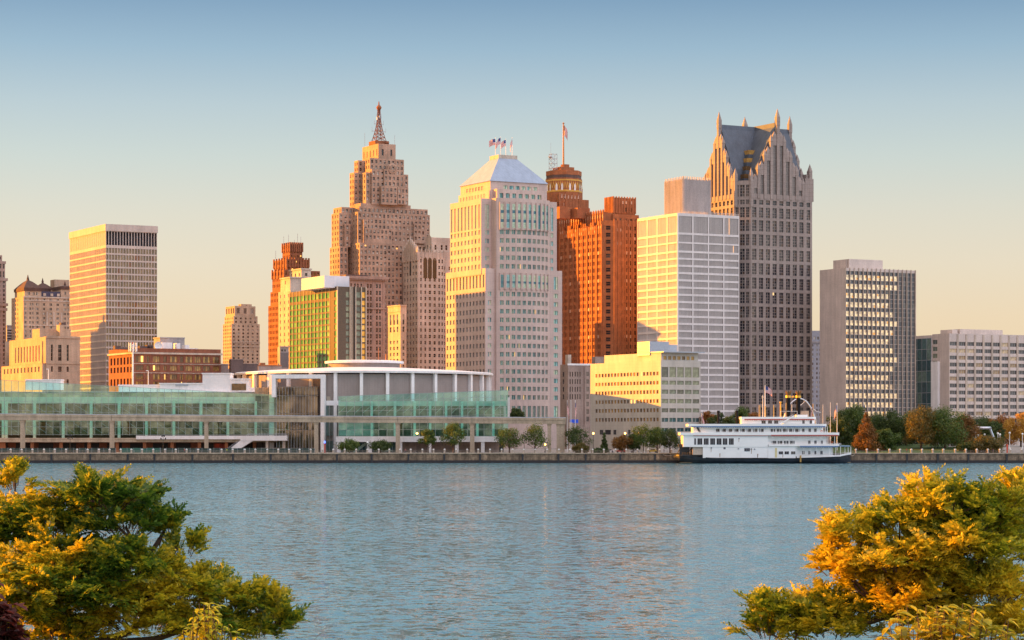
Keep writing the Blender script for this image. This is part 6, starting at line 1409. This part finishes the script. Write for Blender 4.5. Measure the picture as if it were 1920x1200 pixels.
    for px in range(1448,1577,13): post(px,834,816.2,.0)
    for px in (1494,1507,1519,1531,1543,1555,1567,1576): post(px,856,837,.0)
    for px in (1586,1592,1597): post(px,852,837.4,2.6)
    for px in (1548,1551.5): post(px,811,799.6,.5)
    rb = MB()
    def rail(px0, px1, y0, y1, h=1.0, y=.05):
        a, b = bx(px0), bx(px1); n = max(2,int((b-a)/.7))
        for t in (.05,.5,1.0): rb.bar((a,y,z(y0)+h*t),(b,y,z(y1)+h*t),.045)
        for i in range(n+1): x = a+(b-a)*i/n; zz = z(y0)+(z(y1)-z(y0))*i/n; rb.bar((x,y,zz),(x,y,zz+h),.03)
    rail(1494,1560,857,856); rail(1560,1597,856,852.5,1.0,1.4); rail(1441,1577,834,834,.55); rail(1300,1552,811.2,811.2,.32,-.2)
    for i in range(22): pass
    rb.build('deck_rail', wp, r)
    mb = MB(); mb.face([(bx(1494),.02,z(858.5)),(bx(1575),.02,z(856)),(bx(1575),.02,z(853.2)),(bx(1494),.02,z(855.6))]); mb.face([(bx(1575),.6,z(856)),(bx(1598),3.6,z(851.5)),(bx(1598),3.6,z(848.5)),(bx(1575),.6,z(852.9))]); mb.build('bulwark', wp, r)
    # windows
    cache = {}
    def win(px0, px1, y0, y1, y, nm='window', mt=dk, fr=True):
        w_, h_ = round((px1-px0)*m,2), round((y1-y0)*m,2); k = (w_,h_,mt.name,nm)
        if k not in cache:
            q = MB(); q.box(-w_/2-.08,w_/2+.08,-.03,.1,-.08,h_+.08,0); q.box(-w_/2,w_/2,-.06,-.031,0,h_,1)
            for i in range(1, max(2,int(w_/.55))): x = -w_/2+w_*i/max(2,int(w_/.55)); q.box(x-.04,x+.04,-.075,-.061,0,h_,0)
            cache[k] = q.mesh(nm, [M['metalgrey'], mt])
        o = bpy.data.objects.new(nm, cache[k]); col.objects.link(o); o.parent = r; o.location = (bx((px0+px1)/2),y,z(y1))
    for a, b in ((1302,1305),(1308,1316.5),(1320,1328.5),(1332,1340.5),(1344,1352.5),(1355.5,1363.5),(1367,1375.5)): win(a,b,822,833.5,.1-.04)
    for i in range(8): win(1342+i*11.8,1349.5+i*11.8,804.2,810.6,1.2-.06)
    for i in range(5): win(1446+i*11.5,1453.8+i*11.5,804.2,810.6,1.2-.06)
    for px in (1505,1517,1527.5): win(px,px+3.8,804,810.6,1.2-.06)
    for px in (1448,1459.5,1471,1482.5): win(px,px+8,826.8,832.6,1.7-.06)
    for px in (1516.5,1528,1539.5): win(px,px+3.9,826.4,832.6,1.7-.06)
    for px in (1460.5,1471.5,1483.5): win(px,px+7.5,846.5,851.5,.1-.04)
    for px in (1505.5,1517,1528.5,1539.5): win(px,px+3.9,845.8,852,1.7-.06)
    for px in (1429.5,1441.5,1453): win(px,px+7,788.6,794,2.4-.06)
    for px in (1506,1520): win(px,px+3.8,788.2,794,2.4-.06)
    win(1396,1406,840.5,846,.25-.04,'vent_grille',M['louvre']); win(1357,1360.3,838.8,842,.25-.04,'porthole')
    for px, py in ((1333,839),(1385,821.5),(1383.8,840.5),(1408,841),(1414,841.5)): win(px,px+1.8,py,py+1.3,.02,'porthole')
    mb = MB(); mb.box(bx(1453),bx(1457),.06,.095,z(858),z(840)); mb.build('yellow_stain', plain('yellow_streak', (.72,.60,.30), .7), r)
    mb = MB(); mb.box(bx(1499.5),bx(1502.5),-.25,-.05,z(866.5),z(854)); mb.build('wooden_ladder', plain('ochre_wood', (.45,.27,.07), .8), r)
    mb = MB(); mb.tube([(bx(1561)+.38*math.cos(a),1.55,z(829.5)+.38*math.sin(a)) for a in [2*math.pi*i/12 for i in range(13)]],.1,6,cap=False); mb.tube([(bx(1541)+.36*math.cos(a),1.05,z(811-.6)+.36*math.sin(a)+.4) for a in [2*math.pi*i/12 for i in range(13)]],.1,6,cap=False); mb.build('life_ring', plain('orange_ring', (.75,.16,.05), .6), r)
    # boarding platform with dark winch gear
    mb = MB(); mb.prism(plan(1266,1320,1.5,Bm-1.5,3),z(855)-.1,z(852.5)); mb.box(bx(1274),bx(1296),2.5,9,z(838.5),z(833)); mb.box(bx(1275),bx(1294),3,4,z(852.5),z(838.5)); mb.box(bx(1296),bx(1301),2.5,5,z(852.5),z(842))
    for i in range(12): x = bx(1280+i*3.3); mb.bar((x,1.7,z(853)),(x,1.7,z(847.5)),.05)
    mb.bar((bx(1280),1.7,z(847.5)),(bx(1317),1.7,z(847.5)),.06); mb.bar((bx(1270),4,z(854)),(bx(1280),4,z(833)),.15); mb.bar((bx(1288),3,z(852)),(bx(1300),3,z(838)),.12)
    mb.build('boarding_gear', M['black'], r)
    mb = MB(); mb.face([(bx(1292),1.2,z(842)),(bx(1311),1.2,z(838.2)),(bx(1311),5,z(838.2)),(bx(1292),5,z(842))]); mb.build('awning', M['limepale'], r)
    mb = MB(); mb.box(bx(1299),bx(1318),.6,Bm-.6,z(852.6),z(838.1)); mb.build('cabin_end', M['limepale'], r)
    for px, qx in ((1268,1240),(1285,1262),(1594,1618)):
        q = MB(); q.tube([(bx(px),8,z(853)),((bx(px)+bx(qx))/2,12,z(855.5)),(bx(qx),15.5,z(850.5))],.07,5); q.build('mooring_rope', M['limepale'], r)
    rs_ = plain('rust_streak', (.30,.15,.06), .9, var=.4)
    for px, y0, y1, wd in ((1333.5,840.5,848,.12),(1385.5,822.8,829,.1),(1409,842.2,851,.14),(1421,851,858,.2),(1350,850,857.5,.16),(1468,852,858,.12)):
        q = MB(); yy = .25 if px < 1440 and y0 > 838 else .1; q.face([(bx(px)-wd,yy-.012,z(y1)),(bx(px)+wd*.3,yy-.012,z(y1)),(bx(px)+wd,yy-.012,z(y0)),(bx(px)-wd,yy-.012,z(y0))]); q.build('rust_streak', rs_, r)
    # stairs
    def stair(pa, ya, pb, yb, y):
        q = MB(); A = [(bx(pa),z(ya)),(bx(pb),z(yb))]
        for yy in (y,y+1.2): q.face([(A[0][0],yy,A[0][1]),(A[1][0],yy,A[1][1]),(A[1][0],yy,A[1][1]+.55),(A[0][0],yy,A[0][1]+.55)])
        for i in range(10): t = i/10; q.box(A[0][0]+(A[1][0]-A[0][0])*t,A[0][0]+(A[1][0]-A[0][0])*t+.4,y,y+1.2,A[0][1]+(A[1][1]-A[0][1])*t,A[0][1]+(A[1][1]-A[0][1])*t+.08)
        q.bar((A[0][0],y,A[0][1]+1.1),(A[1][0],y,A[1][1]+1.1),.05); return q.build('stair', wp, r)
    stair(1462,796.5,1490,781,1.4); q = MB(); q.face([(bx(1305),.9,z(799.6)),(bx(1309),.9,z(799.6)),(bx(1315),.9,z(811)),(bx(1311),.9,z(811))]); q.build('dark_ladder', M['black'], r)
    # funnels
    FB = plain('matt_black', (.015,.016,.018), .95); FB.node_tree.nodes['Principled BSDF'].inputs['Specular IOR Level'].default_value = .1
    for px, yb in ((1481,794),(1501.5,790)):
        s = empty('funnel', (bx(px),5.2 if px < 1490 else 8.0,z(yb))); s.parent = r; h = z(742.5)-z(yb); q = MB(); q.ring(0,0,[(.86,0),(.86,h-.1)],16); q.build('stack', FB, s)
        q = MB(); q.ring(0,0,[(.9,h-.7),(1.12,h-.6),(1.12,h+.25),(.9,h+.3)],16); q.build('gold_band', M['gold'], s)
        q = MB()
        for i in range(10):
            a, b = 2*math.pi*i/10, 2*math.pi*(i+.8)/10; am = (a+b)/2; q.face([(.85*math.cos(a),.85*math.sin(a),h+.3),(.85*math.cos(b),.85*math.sin(b),h+.3),(1.15*math.cos(b),1.15*math.sin(b),h+1.5),(1.35*math.cos(am),1.35*math.sin(am),h+2.4),(1.15*math.cos(a),1.15*math.sin(a),h+1.5)])
        q.build('crown', plain('funnel_crown', (.16,.09,.03), .5, .3), s)
    for px, yt in ((1351,769.5),(1386,769.5)):
        q = MB(); zb = z(795); h = z(yt)-zb; q.ring(bx(px),9.5,[(.52,zb),(.52,zb+h-.3)],12); q.ring(bx(px),9.5,[(.6,zb+h-.8),(.6,zb+h)],12); q.build('side_stack', FB, r)
    # mast poles, sunlit orange painted into their colour
    q = MB(); pl = plain('sunlit_orange_pole', (.55,.36,.12), .5)
    for px, yt, wd in ((1425.5,759.5,.16),(1427.5,759.5,.1),(1453,759,.2),(1476,755,.16),(1527,757,.16)): q.tube([(bx(px),4,z(786)),(bx(px),4,z(yt))],wd,6)
    q.build('sunlit_orange_pole', pl, r)
    q = MB(); q.tube([(bx(1436.6),4,z(786)),(bx(1436.6),4,z(722.5))],[.2,.12],8); q.tube([(bx(1432.6),5,z(786)),(bx(1432.6),5,z(740))],[.14,.1],6); q.bar((bx(1430),5,z(744)),(bx(1435),5,z(744)),.07); q.build('flag_mast', wp, r)
    q = MB(); q.tube([(bx(1437),4,z(786)),(bx(1437),4,z(761))],[.27,.25],8); q.build('mast_foot', pl, r)
    o = bpy.data.objects.new('flag', flag_mesh(2.9,2.6,.42,3)); col.objects.link(o); o.parent = r; o.location = (bx(1437),4,z(724)); o.rotation_euler = (0,0,R(-8))
    for px, sd in ((1476.5,8),(1526,9)):
        o = bpy.data.objects.new('flag', flag_mesh(.8,2.2,.9,sd)); col.objects.link(o); o.parent = r; o.location = (bx(px),4,z(763)); o.rotation_euler = (0,0,R(200))
    q = MB(); a = bx(1465); b = bx(1497)
    for zz in (z(771),): q.bar((a,4,zz),(b,4,zz),.06); q.bar((a,4,zz),(a,4,z(782)),.06); q.bar((b,4,zz),(b,4,z(782)),.06)
    q.bar((bx(1487),4,zz),(bx(1487),4,z(758)),.06); q.build('roof_frame', wp, r)
    q = MB(); q.tube([(bx(1467),6,z(782)),(bx(1467),6,z(757))],[.3,.26],8); q.ring(bx(1467),6,[(.3,z(757)),(.55,z(754.5)),(.5,z(753)),(.1,z(752.5))],10); q.build('whistle', M['gold'], r)
    q = MB(); q.ring(bx(1491),6.5,[(.1,z(745.5)),(.5,z(744.5)),(.45,z(742.6)),(.1,z(741.5))],10); q.bar((bx(1481),6,z(744)),(bx(1501),7.4,z(744)),.06); q.build('bell', M['gold'], r)
    q = MB(); q.box(bx(1506),bx(1522),9,11,z(786),z(770)); q.build('brick_house', M['lime'], r)
boat()

def parked_car(px, D, paint, label, L_=4.3):
    r = empty('parked_car', (WX(px,D),D,GZ), R(random.uniform(-12,12)), label, 'car'); mb = MB()
    prof = [(-.5,.35),(-.5,.75),(-.42,.86),(-.27,.92),(-.14,1.38),(.2,1.42),(.36,.98),(.5,.82),(.5,.35)]
    for y0, y1, k in ((-.85,.85,1),):
        A = [(x*L_,y0,z) for x, z in prof]; Bk = [(x*L_,y1,z) for x, z in prof]; mb.face(A); mb.face(Bk[::-1])
        for i in range(len(prof)): j = (i+1)%len(prof); mb.face([A[i],Bk[i],Bk[j],A[j]])
    mb.build('body', paint, r); mb = MB(); mb.face([(-.24*L_,-.86,.95),(.31*L_,-.86,1.0),(.19*L_,-.86,1.34),(-.13*L_,-.86,1.31)]); mb.build('side_window', M['g_dark'], r)
    w = MB(); w.tube([(0,-.88,.33),(0,-.6,.33)],.33,12); w0 = None
    for sx_, dy in ((-.3,0),(.3,0),(-.3,1.48),(.3,1.48)):
        if w0 is None: o = w0 = w.build('wheel', M['black'], r)
        else: o = w0.copy(); col.objects.link(o)
        o.location = (sx_*L_,dy,0)
parked_car(1164, 970, plain('red_car_paint', (.55,.03,.02), .3), 'red car parked behind the reddish brown tree')
parked_car(1190, 972, plain('silver_car_paint', (.5,.5,.52), .3, .3), 'silver car parked below the ivory office')
parked_car(1143, 974, plain('white_car_paint', (.7,.7,.7), .3), 'white car parked by the small conifer')
parked_car(1224, 972, plain('yellow_car_paint', (.6,.4,.03), .3), 'yellow car parked close to the boat bow')
for i, (px, lb) in enumerate(((760,'person in dark clothes strolling before the atrium terrace'),(1118,'person standing by the flat shrub near the conifer'),(1148,'person walking between the conifer and reddish tree'),(1245,'person near the boarding gear on the quay'),(1700,'person on the lawn edge under the brown green tree'),(1862,'person at the plaza edge near the lamp pair'))): person(px, 956.5, lb, False, 1.75, R(40*i))
# ------------------------------------------------------------------ trees beyond the river
LM = dict(green=leafmat('green_leaves', [(.06,.11,.018),(.10,.16,.03),(.16,.19,.035)], .5), dark=leafmat('dark_leaves', [(.04,.075,.018),(.07,.11,.025),(.11,.14,.03)], .5),
          rust=leafmat('rust_leaves', [(.16,.085,.02),(.25,.12,.028),(.30,.15,.035)], .5), orange=leafmat('orange_leaves', [(.34,.13,.025),(.42,.16,.03),(.14,.10,.025)], .5),
          gold=leafmat('yellow_leaves', [(.55,.30,.04),(.62,.36,.05),(.40,.20,.04)], .5), olive=leafmat('olive_leaves', [(.10,.105,.025),(.16,.13,.03),(.20,.13,.03)], .5))
def quads(c, nrm, size, rs):
    """numpy: leaf quads with centres c, facing nrm, given size"""
    n = len(c); a = np.cross(nrm, rs.normal(size=(n,3))); a /= np.linalg.norm(a,axis=1,keepdims=True)+1e-9; b = np.cross(nrm,a); s = size[:,None]
    v = np.stack([c-a*s*.5, c+b*s*.32, c+a*s*.5, c-b*s*.32],1).reshape(-1,3); return v
def np_mesh(name, v, k, mats, mi=None):
    nf = len(v)//k; me = bpy.data.meshes.new(name); me.vertices.add(len(v)); me.vertices.foreach_set('co', v.astype(np.float32).ravel())
    me.loops.add(nf*k); me.loops.foreach_set('vertex_index', np.arange(nf*k,dtype=np.int32)); me.polygons.add(nf); me.polygons.foreach_set('loop_start', np.arange(0,nf*k,k,dtype=np.int32)); me.polygons.foreach_set('loop_total', np.full(nf,k,dtype=np.int32))
    for m in mats: me.materials.append(m)
    if mi is not None: me.polygons.foreach_set('material_index', mi.astype(np.int32))
    me.update(); me.validate(); return me
def tree(px, D, ytop, ybase, wpx, leaf, label, name='tree', shape='round', n=3200, group=None, trunk=.16, ls=.55, zb=None):
    rs = np.random.default_rng(int(px*7+ytop)); z0 = WZ(ybase,D); H = WZ(ytop,D)-z0; Wd = wpx*D/F*1.3
    r = empty(name, (WX(px,D),D,z0), 0, label, 'bush' if 'bush' in name else 'tree', group)
    mb = MB(); ct = H*(trunk); mb.tube([(0,0,-.4),(.05,.02,H*.25),(.1,-.05,H*.55),(0,.05,H*.85)],[.045*Wd*.5+.10,.035*Wd*.5+.08,.09,.03],7)
    lobes = []; nl = 22 if shape != 'cone' else 16
    for i in range(nl):
        t = (i+.5)/nl
        if shape == 'cone': zz = ct+(H-ct)*t; rr = Wd*.5*(1-t)**.8*.75; a = i*2.4; lobes.append((rr*math.cos(a)*.6, rr*math.sin(a)*.6, zz, max(.18*Wd*(1-t)+.05*Wd,.5)))
        else:
            zz = ct+(H-ct)*(.12+.8*t); env = math.sin(math.pi*min(1,(.18+.80*t)))**.6*(1.0 if shape == 'round' else .9); a = i*2.4+rs.uniform(-.4,.4); rr = Wd*.5*env*rs.uniform(.3,.92)
            lobes.append((rr*math.cos(a), rr*math.sin(a)*.9, zz, Wd*rs.uniform(.09,.22)))
    for x, y, zz, q in lobes:
        z1 = max(H*.15,zz-.35*abs(x)-.6); mb.tube([(0,0,z1*.75),(x*.5,y*.5,(z1*.75+zz)/2),(x*.9,y*.9,zz)],[.09,.06,.03],5,cap=False)
    mb.build('trunk', M['bark'], r)
    V = []
    wts = np.array([l[3]**2 for l in lobes]); wts /= wts.sum()
    for (x, y, zz, q), wt in zip(lobes, wts):
        k = max(20,int(n*wt)); d = rs.normal(size=(k,3)); d /= np.linalg.norm(d,axis=1,keepdims=True); rad = q*(rs.uniform(.15,1,size=(k,1))**.45)*(1+.35*rs.normal(size=(k,1))*.5)
        c = np.array([x,y,zz])+d*rad*np.array([1,1,.85]); c[:,2] = np.maximum(c[:,2], ct*.5); nr = d+rs.normal(size=(k,3))*.7+np.array([0,0,.3]); nr /= np.linalg.norm(nr,axis=1,keepdims=True)
        V.append(quads(c,nr,rs.uniform(.6,1.35,k)*ls,rs))
    me = np_mesh('crown', np.concatenate(V), 4, [LM[leaf]]); o = bpy.data.objects.new('crown', me); col.objects.link(o); o.parent = r
    return r
g1 = 'young trees on the promenade'
for t in [
 (655,957,826,851,33,'green','round clipped tree beside the white portal','street_tree','round',.3),(713,957,828,851,34,'dark','low spreading tree before the atrium glass','street_tree','round',.3),
 (803,957,804,853,27,'green','thin tree nearest the lit amber atrium lamp','street_tree','round',.35),(850,957,796,853,42,'green','airy many stemmed tree before the white terrace','street_tree','round',.35),
 (955,957,803,853,44,'green','broad airy tree under the guideway, farther from its end','street_tree','round',.3),(1003,957,798,853,50,'green','broad airy tree beside the guideway end piers','street_tree','round',.3),
 (1080,966,802,848,42,'dark','dense dark tree by the flagpoles and ivory office','street_tree','round',.2),(1090,958,832,851,28,'olive','round olive yellow bush under the dense dark tree','round_bush','round',.1),
 (1133,962,812,850,17,'dark','small pointed conifer by the ivory office wall','conifer','cone',.1),(1124,957,842,851,22,'dark','flat dark shrub below the small conifer','low_bush','round',.05),(1166,960,816,851,30,'rust','reddish brown tree by the ivory office','street_tree','round',.2),
 (1187,962,813,851,26,'dark','dark tree squeezed between reddish and tall riverside trees','street_tree','round',.2),(1207,958,798,852,42,'green','tallest airy tree before the ivory office','street_tree','round',.3),(1232,958,802,852,40,'green','airy tree close to the boat bow','street_tree','round',.3),(1256,958,806,852,36,'dark','darker tree right behind the boarding gear','street_tree','round',.25),
]:
    px, D, yt, yb, wd, lf, lb, nm, sh, tr = t; tree(px,D,yt,yb,wd,lf,lb,nm,sh,3600,g1 if nm == 'street_tree' else None,tr,.5)
g2 = 'park trees behind the boat'
for t in [
 (1327,1010,766,850,30,'orange','orange tree beside the ivory office, behind the boat','tree'),(1347,1000,772,850,34,'dark','dark green tree between two orange trees behind the boat','tree'),(1390,1005,764,850,46,'green','green tree behind the boat cabin','tree'),(1413,1000,770,850,30,'orange','low orange tree behind the boat funnels','tree'),(1368,990,777,850,34,'dark','shaded tree showing between the boat side stacks','tree'),
 (1573,985,769,845,44,'dark','dark tree close behind the boat stern','tree'),(1600,990,761,842,52,'green','tall green tree behind the boat stern','tree'),(1625,966,774,849,54,'rust','rust brown conical tree standing by the quay','rust_tree'),(1668,992,770,842,62,'dark','broad dark tree between the rust and brown green trees','tree'),(1660,968,804,849,40,'green','small green tree in front of the dark park trees','tree'),
 (1698,1000,778,842,46,'dark','dark tree behind the brown green tree','tree'),(1727,975,763,846,64,'olive','tall brown green tree in the middle of the lawn','tree'),(1772,978,768,845,78,'green','largest bright green tree on the lawn','tree'),(1808,985,779,842,44,'rust','brownish tree at the lawn edge toward the fountain','tree'),
 (1838,1060,782,838,60,'dark','dark tree far behind the fountain arch','tree'),(1876,1060,783,838,52,'orange','orange tree far behind the plaza','tree'),(1863,1040,789,838,40,'dark','dark green tree between the orange ones behind the plaza','tree'),(1852,1075,787,838,34,'orange','small orange tree behind the fountain ring','tree'),(1914,1000,774,836,50,'gold','bright yellow tree at the picture edge over the plaza','tree'),
 (1588,1012,772,845,56,'green','green tree deep behind the boat stern poles','tree'),(1648,1015,780,845,60,'dark','deep green tree between the rust tree and the lawn','tree'),(1705,1020,776,845,60,'green','green tree filling the gap behind the brown green tree','tree'),(1752,1022,775,845,60,'dark','dark tree behind the brown green and bright green trees','tree'),(1798,1020,782,845,50,'green','green tree behind the largest lawn tree','tree'),
 (1848,962,820,850,52,'olive','wide olive bush beside the plaza steps','round_bush'),(1815,965,832,850,40,'dark','low dark bush at the lawn edge','round_bush'),(968,1030,768,790,26,'dark','dark shrub at the foot of the bowed tower','round_bush'),
]:
    px, D, yt, yb, wd, lf, lb, nm = t; tree(px,D,yt,yb,wd,lf,lb,nm,'cone' if nm == 'rust_tree' else 'round',5200 if wd < 50 else 8200,g2 if nm == 'tree' else None,.1,.62)
# ------------------------------------------------------------------ near trees framing the view
def frond_template(rs, nl=9):
    """a compound leaf along +x, length 1: pairs of small leaflets on a drooping stalk; quads"""
    v = []; dr = rs.uniform(.25,.7); sw = rs.uniform(-.12,.12); st = lambda t: np.array([t, sw*t*t, -dr*t*t])
    for i in range(6):
        a, b = st(i/6), st((i+1)/6); w = np.array([0,.006,0]); v += [a-w, a+w, b+w, b-w]
    for i in range(nl):
        t = .10+.88*i/(nl-1); p = st(t); L_ = .25*math.sin(math.pi*(.18+.72*t))+.07
        for s in (-1,1):
            an = rs.uniform(.75,1.25); d = np.array([math.cos(an), s*math.sin(an), rs.uniform(-.45,.1)]); d /= np.linalg.norm(d); q = np.cross(d,[0,0,1]); q /= np.linalg.norm(q); q += np.array([0,0,rs.uniform(-.5,.5)]); k = L_*.27
            v += [p, p+d*L_*.5+q*k, p+d*L_, p+d*L_*.5-q*k]
    return np.array(v)
def basis(d, rs):
    d = d/np.linalg.norm(d,axis=1,keepdims=True); up = np.array([0,0,1.0])+rs.normal(size=d.shape)*.45; y = np.cross(up,d); y /= np.linalg.norm(y,axis=1,keepdims=True); z = np.cross(d,y); return np.stack([d,y,z],2)
def near_tree(base_px, D, clumps, leaf, label, dens=1.0, seed=1, name='locust_tree', trunk_top=(0,0), fl=.205, hubs=()):
    rs = np.random.default_rng(seed); T = [frond_template(rs) for _ in range(7)]; m = D/F
    bX = WX(base_px,D); z0 = 6.0-.24*(D-28); r = empty(name, (bX,D,z0), 0, label, 'tree'); W = lambda px, py, dd=0: np.array([WX(px,D)-bX, dd, WZ(py,D)-z0])
    mb = MB(); hub = W(*trunk_top); H = [W(*h) for h in hubs] or [hub]
    mb.tube([(0,0,-.6),(hub[0]*.3,0,hub[2]*.5),tuple(hub)],[.12,.09,.06],8)
    for h in H:
        if np.linalg.norm(h-hub) > .01: q = (h+hub)/2+np.array([0,0,-.12]); mb.tube([tuple(hub),tuple(q),tuple(h)],[.05,.04,.028],7,cap=False)
    C, Dd, S = [], [], []
    for cpx, cpy, rx, ry, dd, den in clumps:
        c = W(cpx,cpy,dd); R3 = np.array([rx*m, max(rx,ry)*m*.85, ry*m]); h = min(H, key=lambda q: np.linalg.norm(q-c))
        mid = (h+c)/2+np.array([0,0,-.15*np.linalg.norm(c-h)])+rs.normal(size=3)*.06; mb.tube([tuple(h),tuple(mid),tuple(c)],[.022,.016,.009],6,cap=False)
        nt = max(8,int(rx*ry/62*den*dens))
        for _ in range(nt):
            d = rs.normal(size=3); d[2] = abs(d[2])*.9-.25; d /= np.linalg.norm(d); e = c+d*R3*rs.uniform(.45,1.08); s = c*.45+h*0+(e)*.55-np.array([0,0,.10]); g = (s+e)/2+np.array([0,0,.12*np.linalg.norm(e-s)])
            mb.tube([tuple(s),tuple(g),tuple(e)],[.006,.005,.003],4,cap=False)
            k = rs.integers(6,10); tt = rs.uniform(.2,1.0,k); tt[:3] = 1.0
            for t in tt:
                p = s*(1-t)**2+2*g*t*(1-t)+e*t*t; tan = (e-s)/np.linalg.norm(e-s); sd_ = np.cross(tan/np.linalg.norm(tan),[0,0,1.0])*rs.choice([-1,1]); dv = tan/np.linalg.norm(tan)*.75+sd_*rs.uniform(.2,.9)+rs.normal(size=3)*.22+np.array([0,0,.12]); C.append(p); Dd.append(dv); S.append(fl*rs.uniform(.7,1.25))
    mb.build('trunk', M['bark'], r)
    C, Dd, S = np.array(C), np.array(Dd), np.array(S); Bs = basis(Dd,rs); out_ = []; ti = rs.integers(0,len(T),len(C))
    for k, t in enumerate(T):
        i = ti == k; out_.append((np.einsum('nij,vj->nvi', Bs[i], t)*S[i][:,None,None]+C[i][:,None,:]).reshape(-1,3))
    v = np.concatenate(out_); o = bpy.data.objects.new('crown', np_mesh('crown', v, 4, [leaf])); col.objects.link(o); o.parent = r
    return len(C)
locust1 = leafmat('locust_leaves', [(.05,.13,.015),(.13,.22,.02),(.50,.42,.02),(.76,.56,.03)], 1.1, .5)
locust2 = leafmat('golden_locust_leaves', [(.09,.18,.015),(.36,.37,.02),(.64,.51,.03),(.80,.59,.035)], 1.1, .5)
Lc = [(190,940,105,48,0,1),(85,985,100,50,.2,1),(240,985,80,42,-.1,.9),(120,1050,125,52,-.3,1),(255,1065,100,42,-.4,1),(318,985,32,22,.1,.7),(345,1030,32,24,0,.5),(340,1105,95,42,-.1,1),(430,1125,72,36,.1,.9),(175,1125,150,50,-.2,.8),(55,1140,85,60,-.5,1),(285,1165,150,42,-.2,.8),(495,1140,48,30,.1,.8),(405,1180,100,32,0,.8),(20,905,26,42,.3,.7),(490,1180,55,16,0,.6),(5,1010,60,60,.2,1),(110,1190,110,40,-.3,.7),(525,1160,32,14,0,.7),(150,1090,140,50,-.6,1),(230,1115,110,45,-.5,.9)]
nl_ = near_tree(120,28,Lc,locust1,'honey locust turning yellow, spreading over the water from the shaded side',.85,3,trunk_top=(150,1210),hubs=((120,1100),(200,1080),(320,1130),(60,1120),(430,1150),(20,980),(250,1015),(300,1010)))
Rc = [(1890,955,40,36,.1,.8),(1865,965,55,38,0,1),(1775,955,72,45,0,1),(1690,985,80,38,.1,1),(1608,1010,55,36,.1,.9),(1578,1062,46,34,0,.8),(1680,1055,100,42,-.2,1),(1800,1030,100,52,-.2,1),(1895,1030,55,62,.2,1),(1650,1100,72,22,0,.8),(1545,1140,60,28,.1,.8),(1445,1150,50,30,.1,.9),(1440,1185,55,24,0,.9),(1560,1180,80,24,0,.9),(1700,1125,90,34,-.1,.8),(1850,1110,80,52,-.3,.9),(1780,1170,100,34,-.3,.8),(1908,925,16,24,.2,.8),(1730,925,28,22,.1,.6),(1560,1005,22,30,0,.5),(1900,1170,60,40,-.2,.9),(1620,1060,70,40,.3,.9),(1750,1080,120,50,.3,1),(1640,1150,110,34,.2,.9),(1500,1165,70,30,.2,.8),(1830,985,90,50,.3,1)]
nr_ = near_tree(1770,27,Rc,locust2,'golden honey locust with lower limb reaching out over the water',.85,9,trunk_top=(1765,1120),hubs=((1780,1040),(1700,1070),(1850,1060),(1640,1130),(1500,1170),(1880,990)))
def broadleaf(px0, px1, ytop, D, leaf, label, n, size, seed, shape='spire', lobed=False, name='leafy_shrub'):
    rs = np.random.default_rng(seed); m = D/F; xc = (px0+px1)/2; bX = WX(xc,D); z0 = 7.0-.24*(D-24); r = empty(name, (bX,D,z0), 0, label, 'shrub'); W = lambda px, py, dd=0: np.array([WX(px,D)-bX, dd, WZ(py,D)-z0])
    mb = MB(); V = []; ns = n//9
    for i in range(ns):
        u = rs.uniform(-1,1); top = ytop+abs(u)**1.3*(1290-ytop)*.55 if shape == 'spire' else ytop+rs.uniform(0,60)+abs(u)**3*60
        e = W(xc+u*(px1-px0)/2, top+rs.uniform(0,70)*(0 if i < 4 else 1), rs.uniform(-.35,.35)); s = np.array([e[0]*.8, e[1]*.6, e[2]-.75]); mb.tube([tuple(s),tuple((s+e)/2+rs.normal(size=3)*.03),tuple(e)],[.007,.005,.003],5,cap=False)
        for j in range(9):
            t = 1-j*.075; p = s+(e-s)*t; a = j*2.4+rs.uniform(-.4,.4); d = np.array([math.cos(a),math.sin(a),rs.uniform(-.6,.35)]); d /= np.linalg.norm(d); q = np.cross(d,[0,0,1]); q /= np.linalg.norm(q); nz = np.cross(q,d); L_ = size*rs.uniform(.6,1.2)
            if lobed: pr = [(0,.03),(.15,.35),(.22,.18),(.5,.52),(.55,.22),(.75,.26),(1,0)]
            else: pr = [(0,.02),(.2,.26),(.45,.34),(.75,.2),(1,0)]
            for (t0, w0), (t1, w1) in zip(pr, pr[1:]):
                f = lambda t_, w_, s_: p+d*L_*t_+q*L_*w_*s_+nz*(abs(w_)*L_*.35-L_*.28*t_*t_)
                for sg in (-1,1): V += [f(t0,0,0), f(t1,0,0), f(t1,w1,sg), f(t0,w0,sg)]
    mb.build('stems', M['bark'], r); o = bpy.data.objects.new('foliage', np_mesh('foliage', np.array(V), 4, [leaf])); col.objects.link(o); o.parent = r
broadleaf(318,455,1122,22,leafmat('yellow_green_leaves', [(.24,.30,.02),(.46,.46,.03),(.58,.54,.04)], 2, .45),'small bright yellow shrub poking up before the honey locust',1100,.085,5)
broadleaf(1640,1915,1120,19,leafmat('ochre_leaves', [(.20,.20,.02),(.50,.42,.03),(.64,.52,.04)], 2, .4),'yellow broadleaf shrub with large drooping leaves under the golden locust',1300,.13,6,'flat')
broadleaf(-80,30,1085,20,leafmat('crimson_leaves', [(.05,.012,.012),(.10,.02,.015),(.14,.03,.02)], 2, .35),'dark crimson maple sprig at the very edge of the picture',500,.19,8,'flat',True,'maple_shrub')
print('fronds', nl_, nr_, 'objects', len(bpy.data.objects))
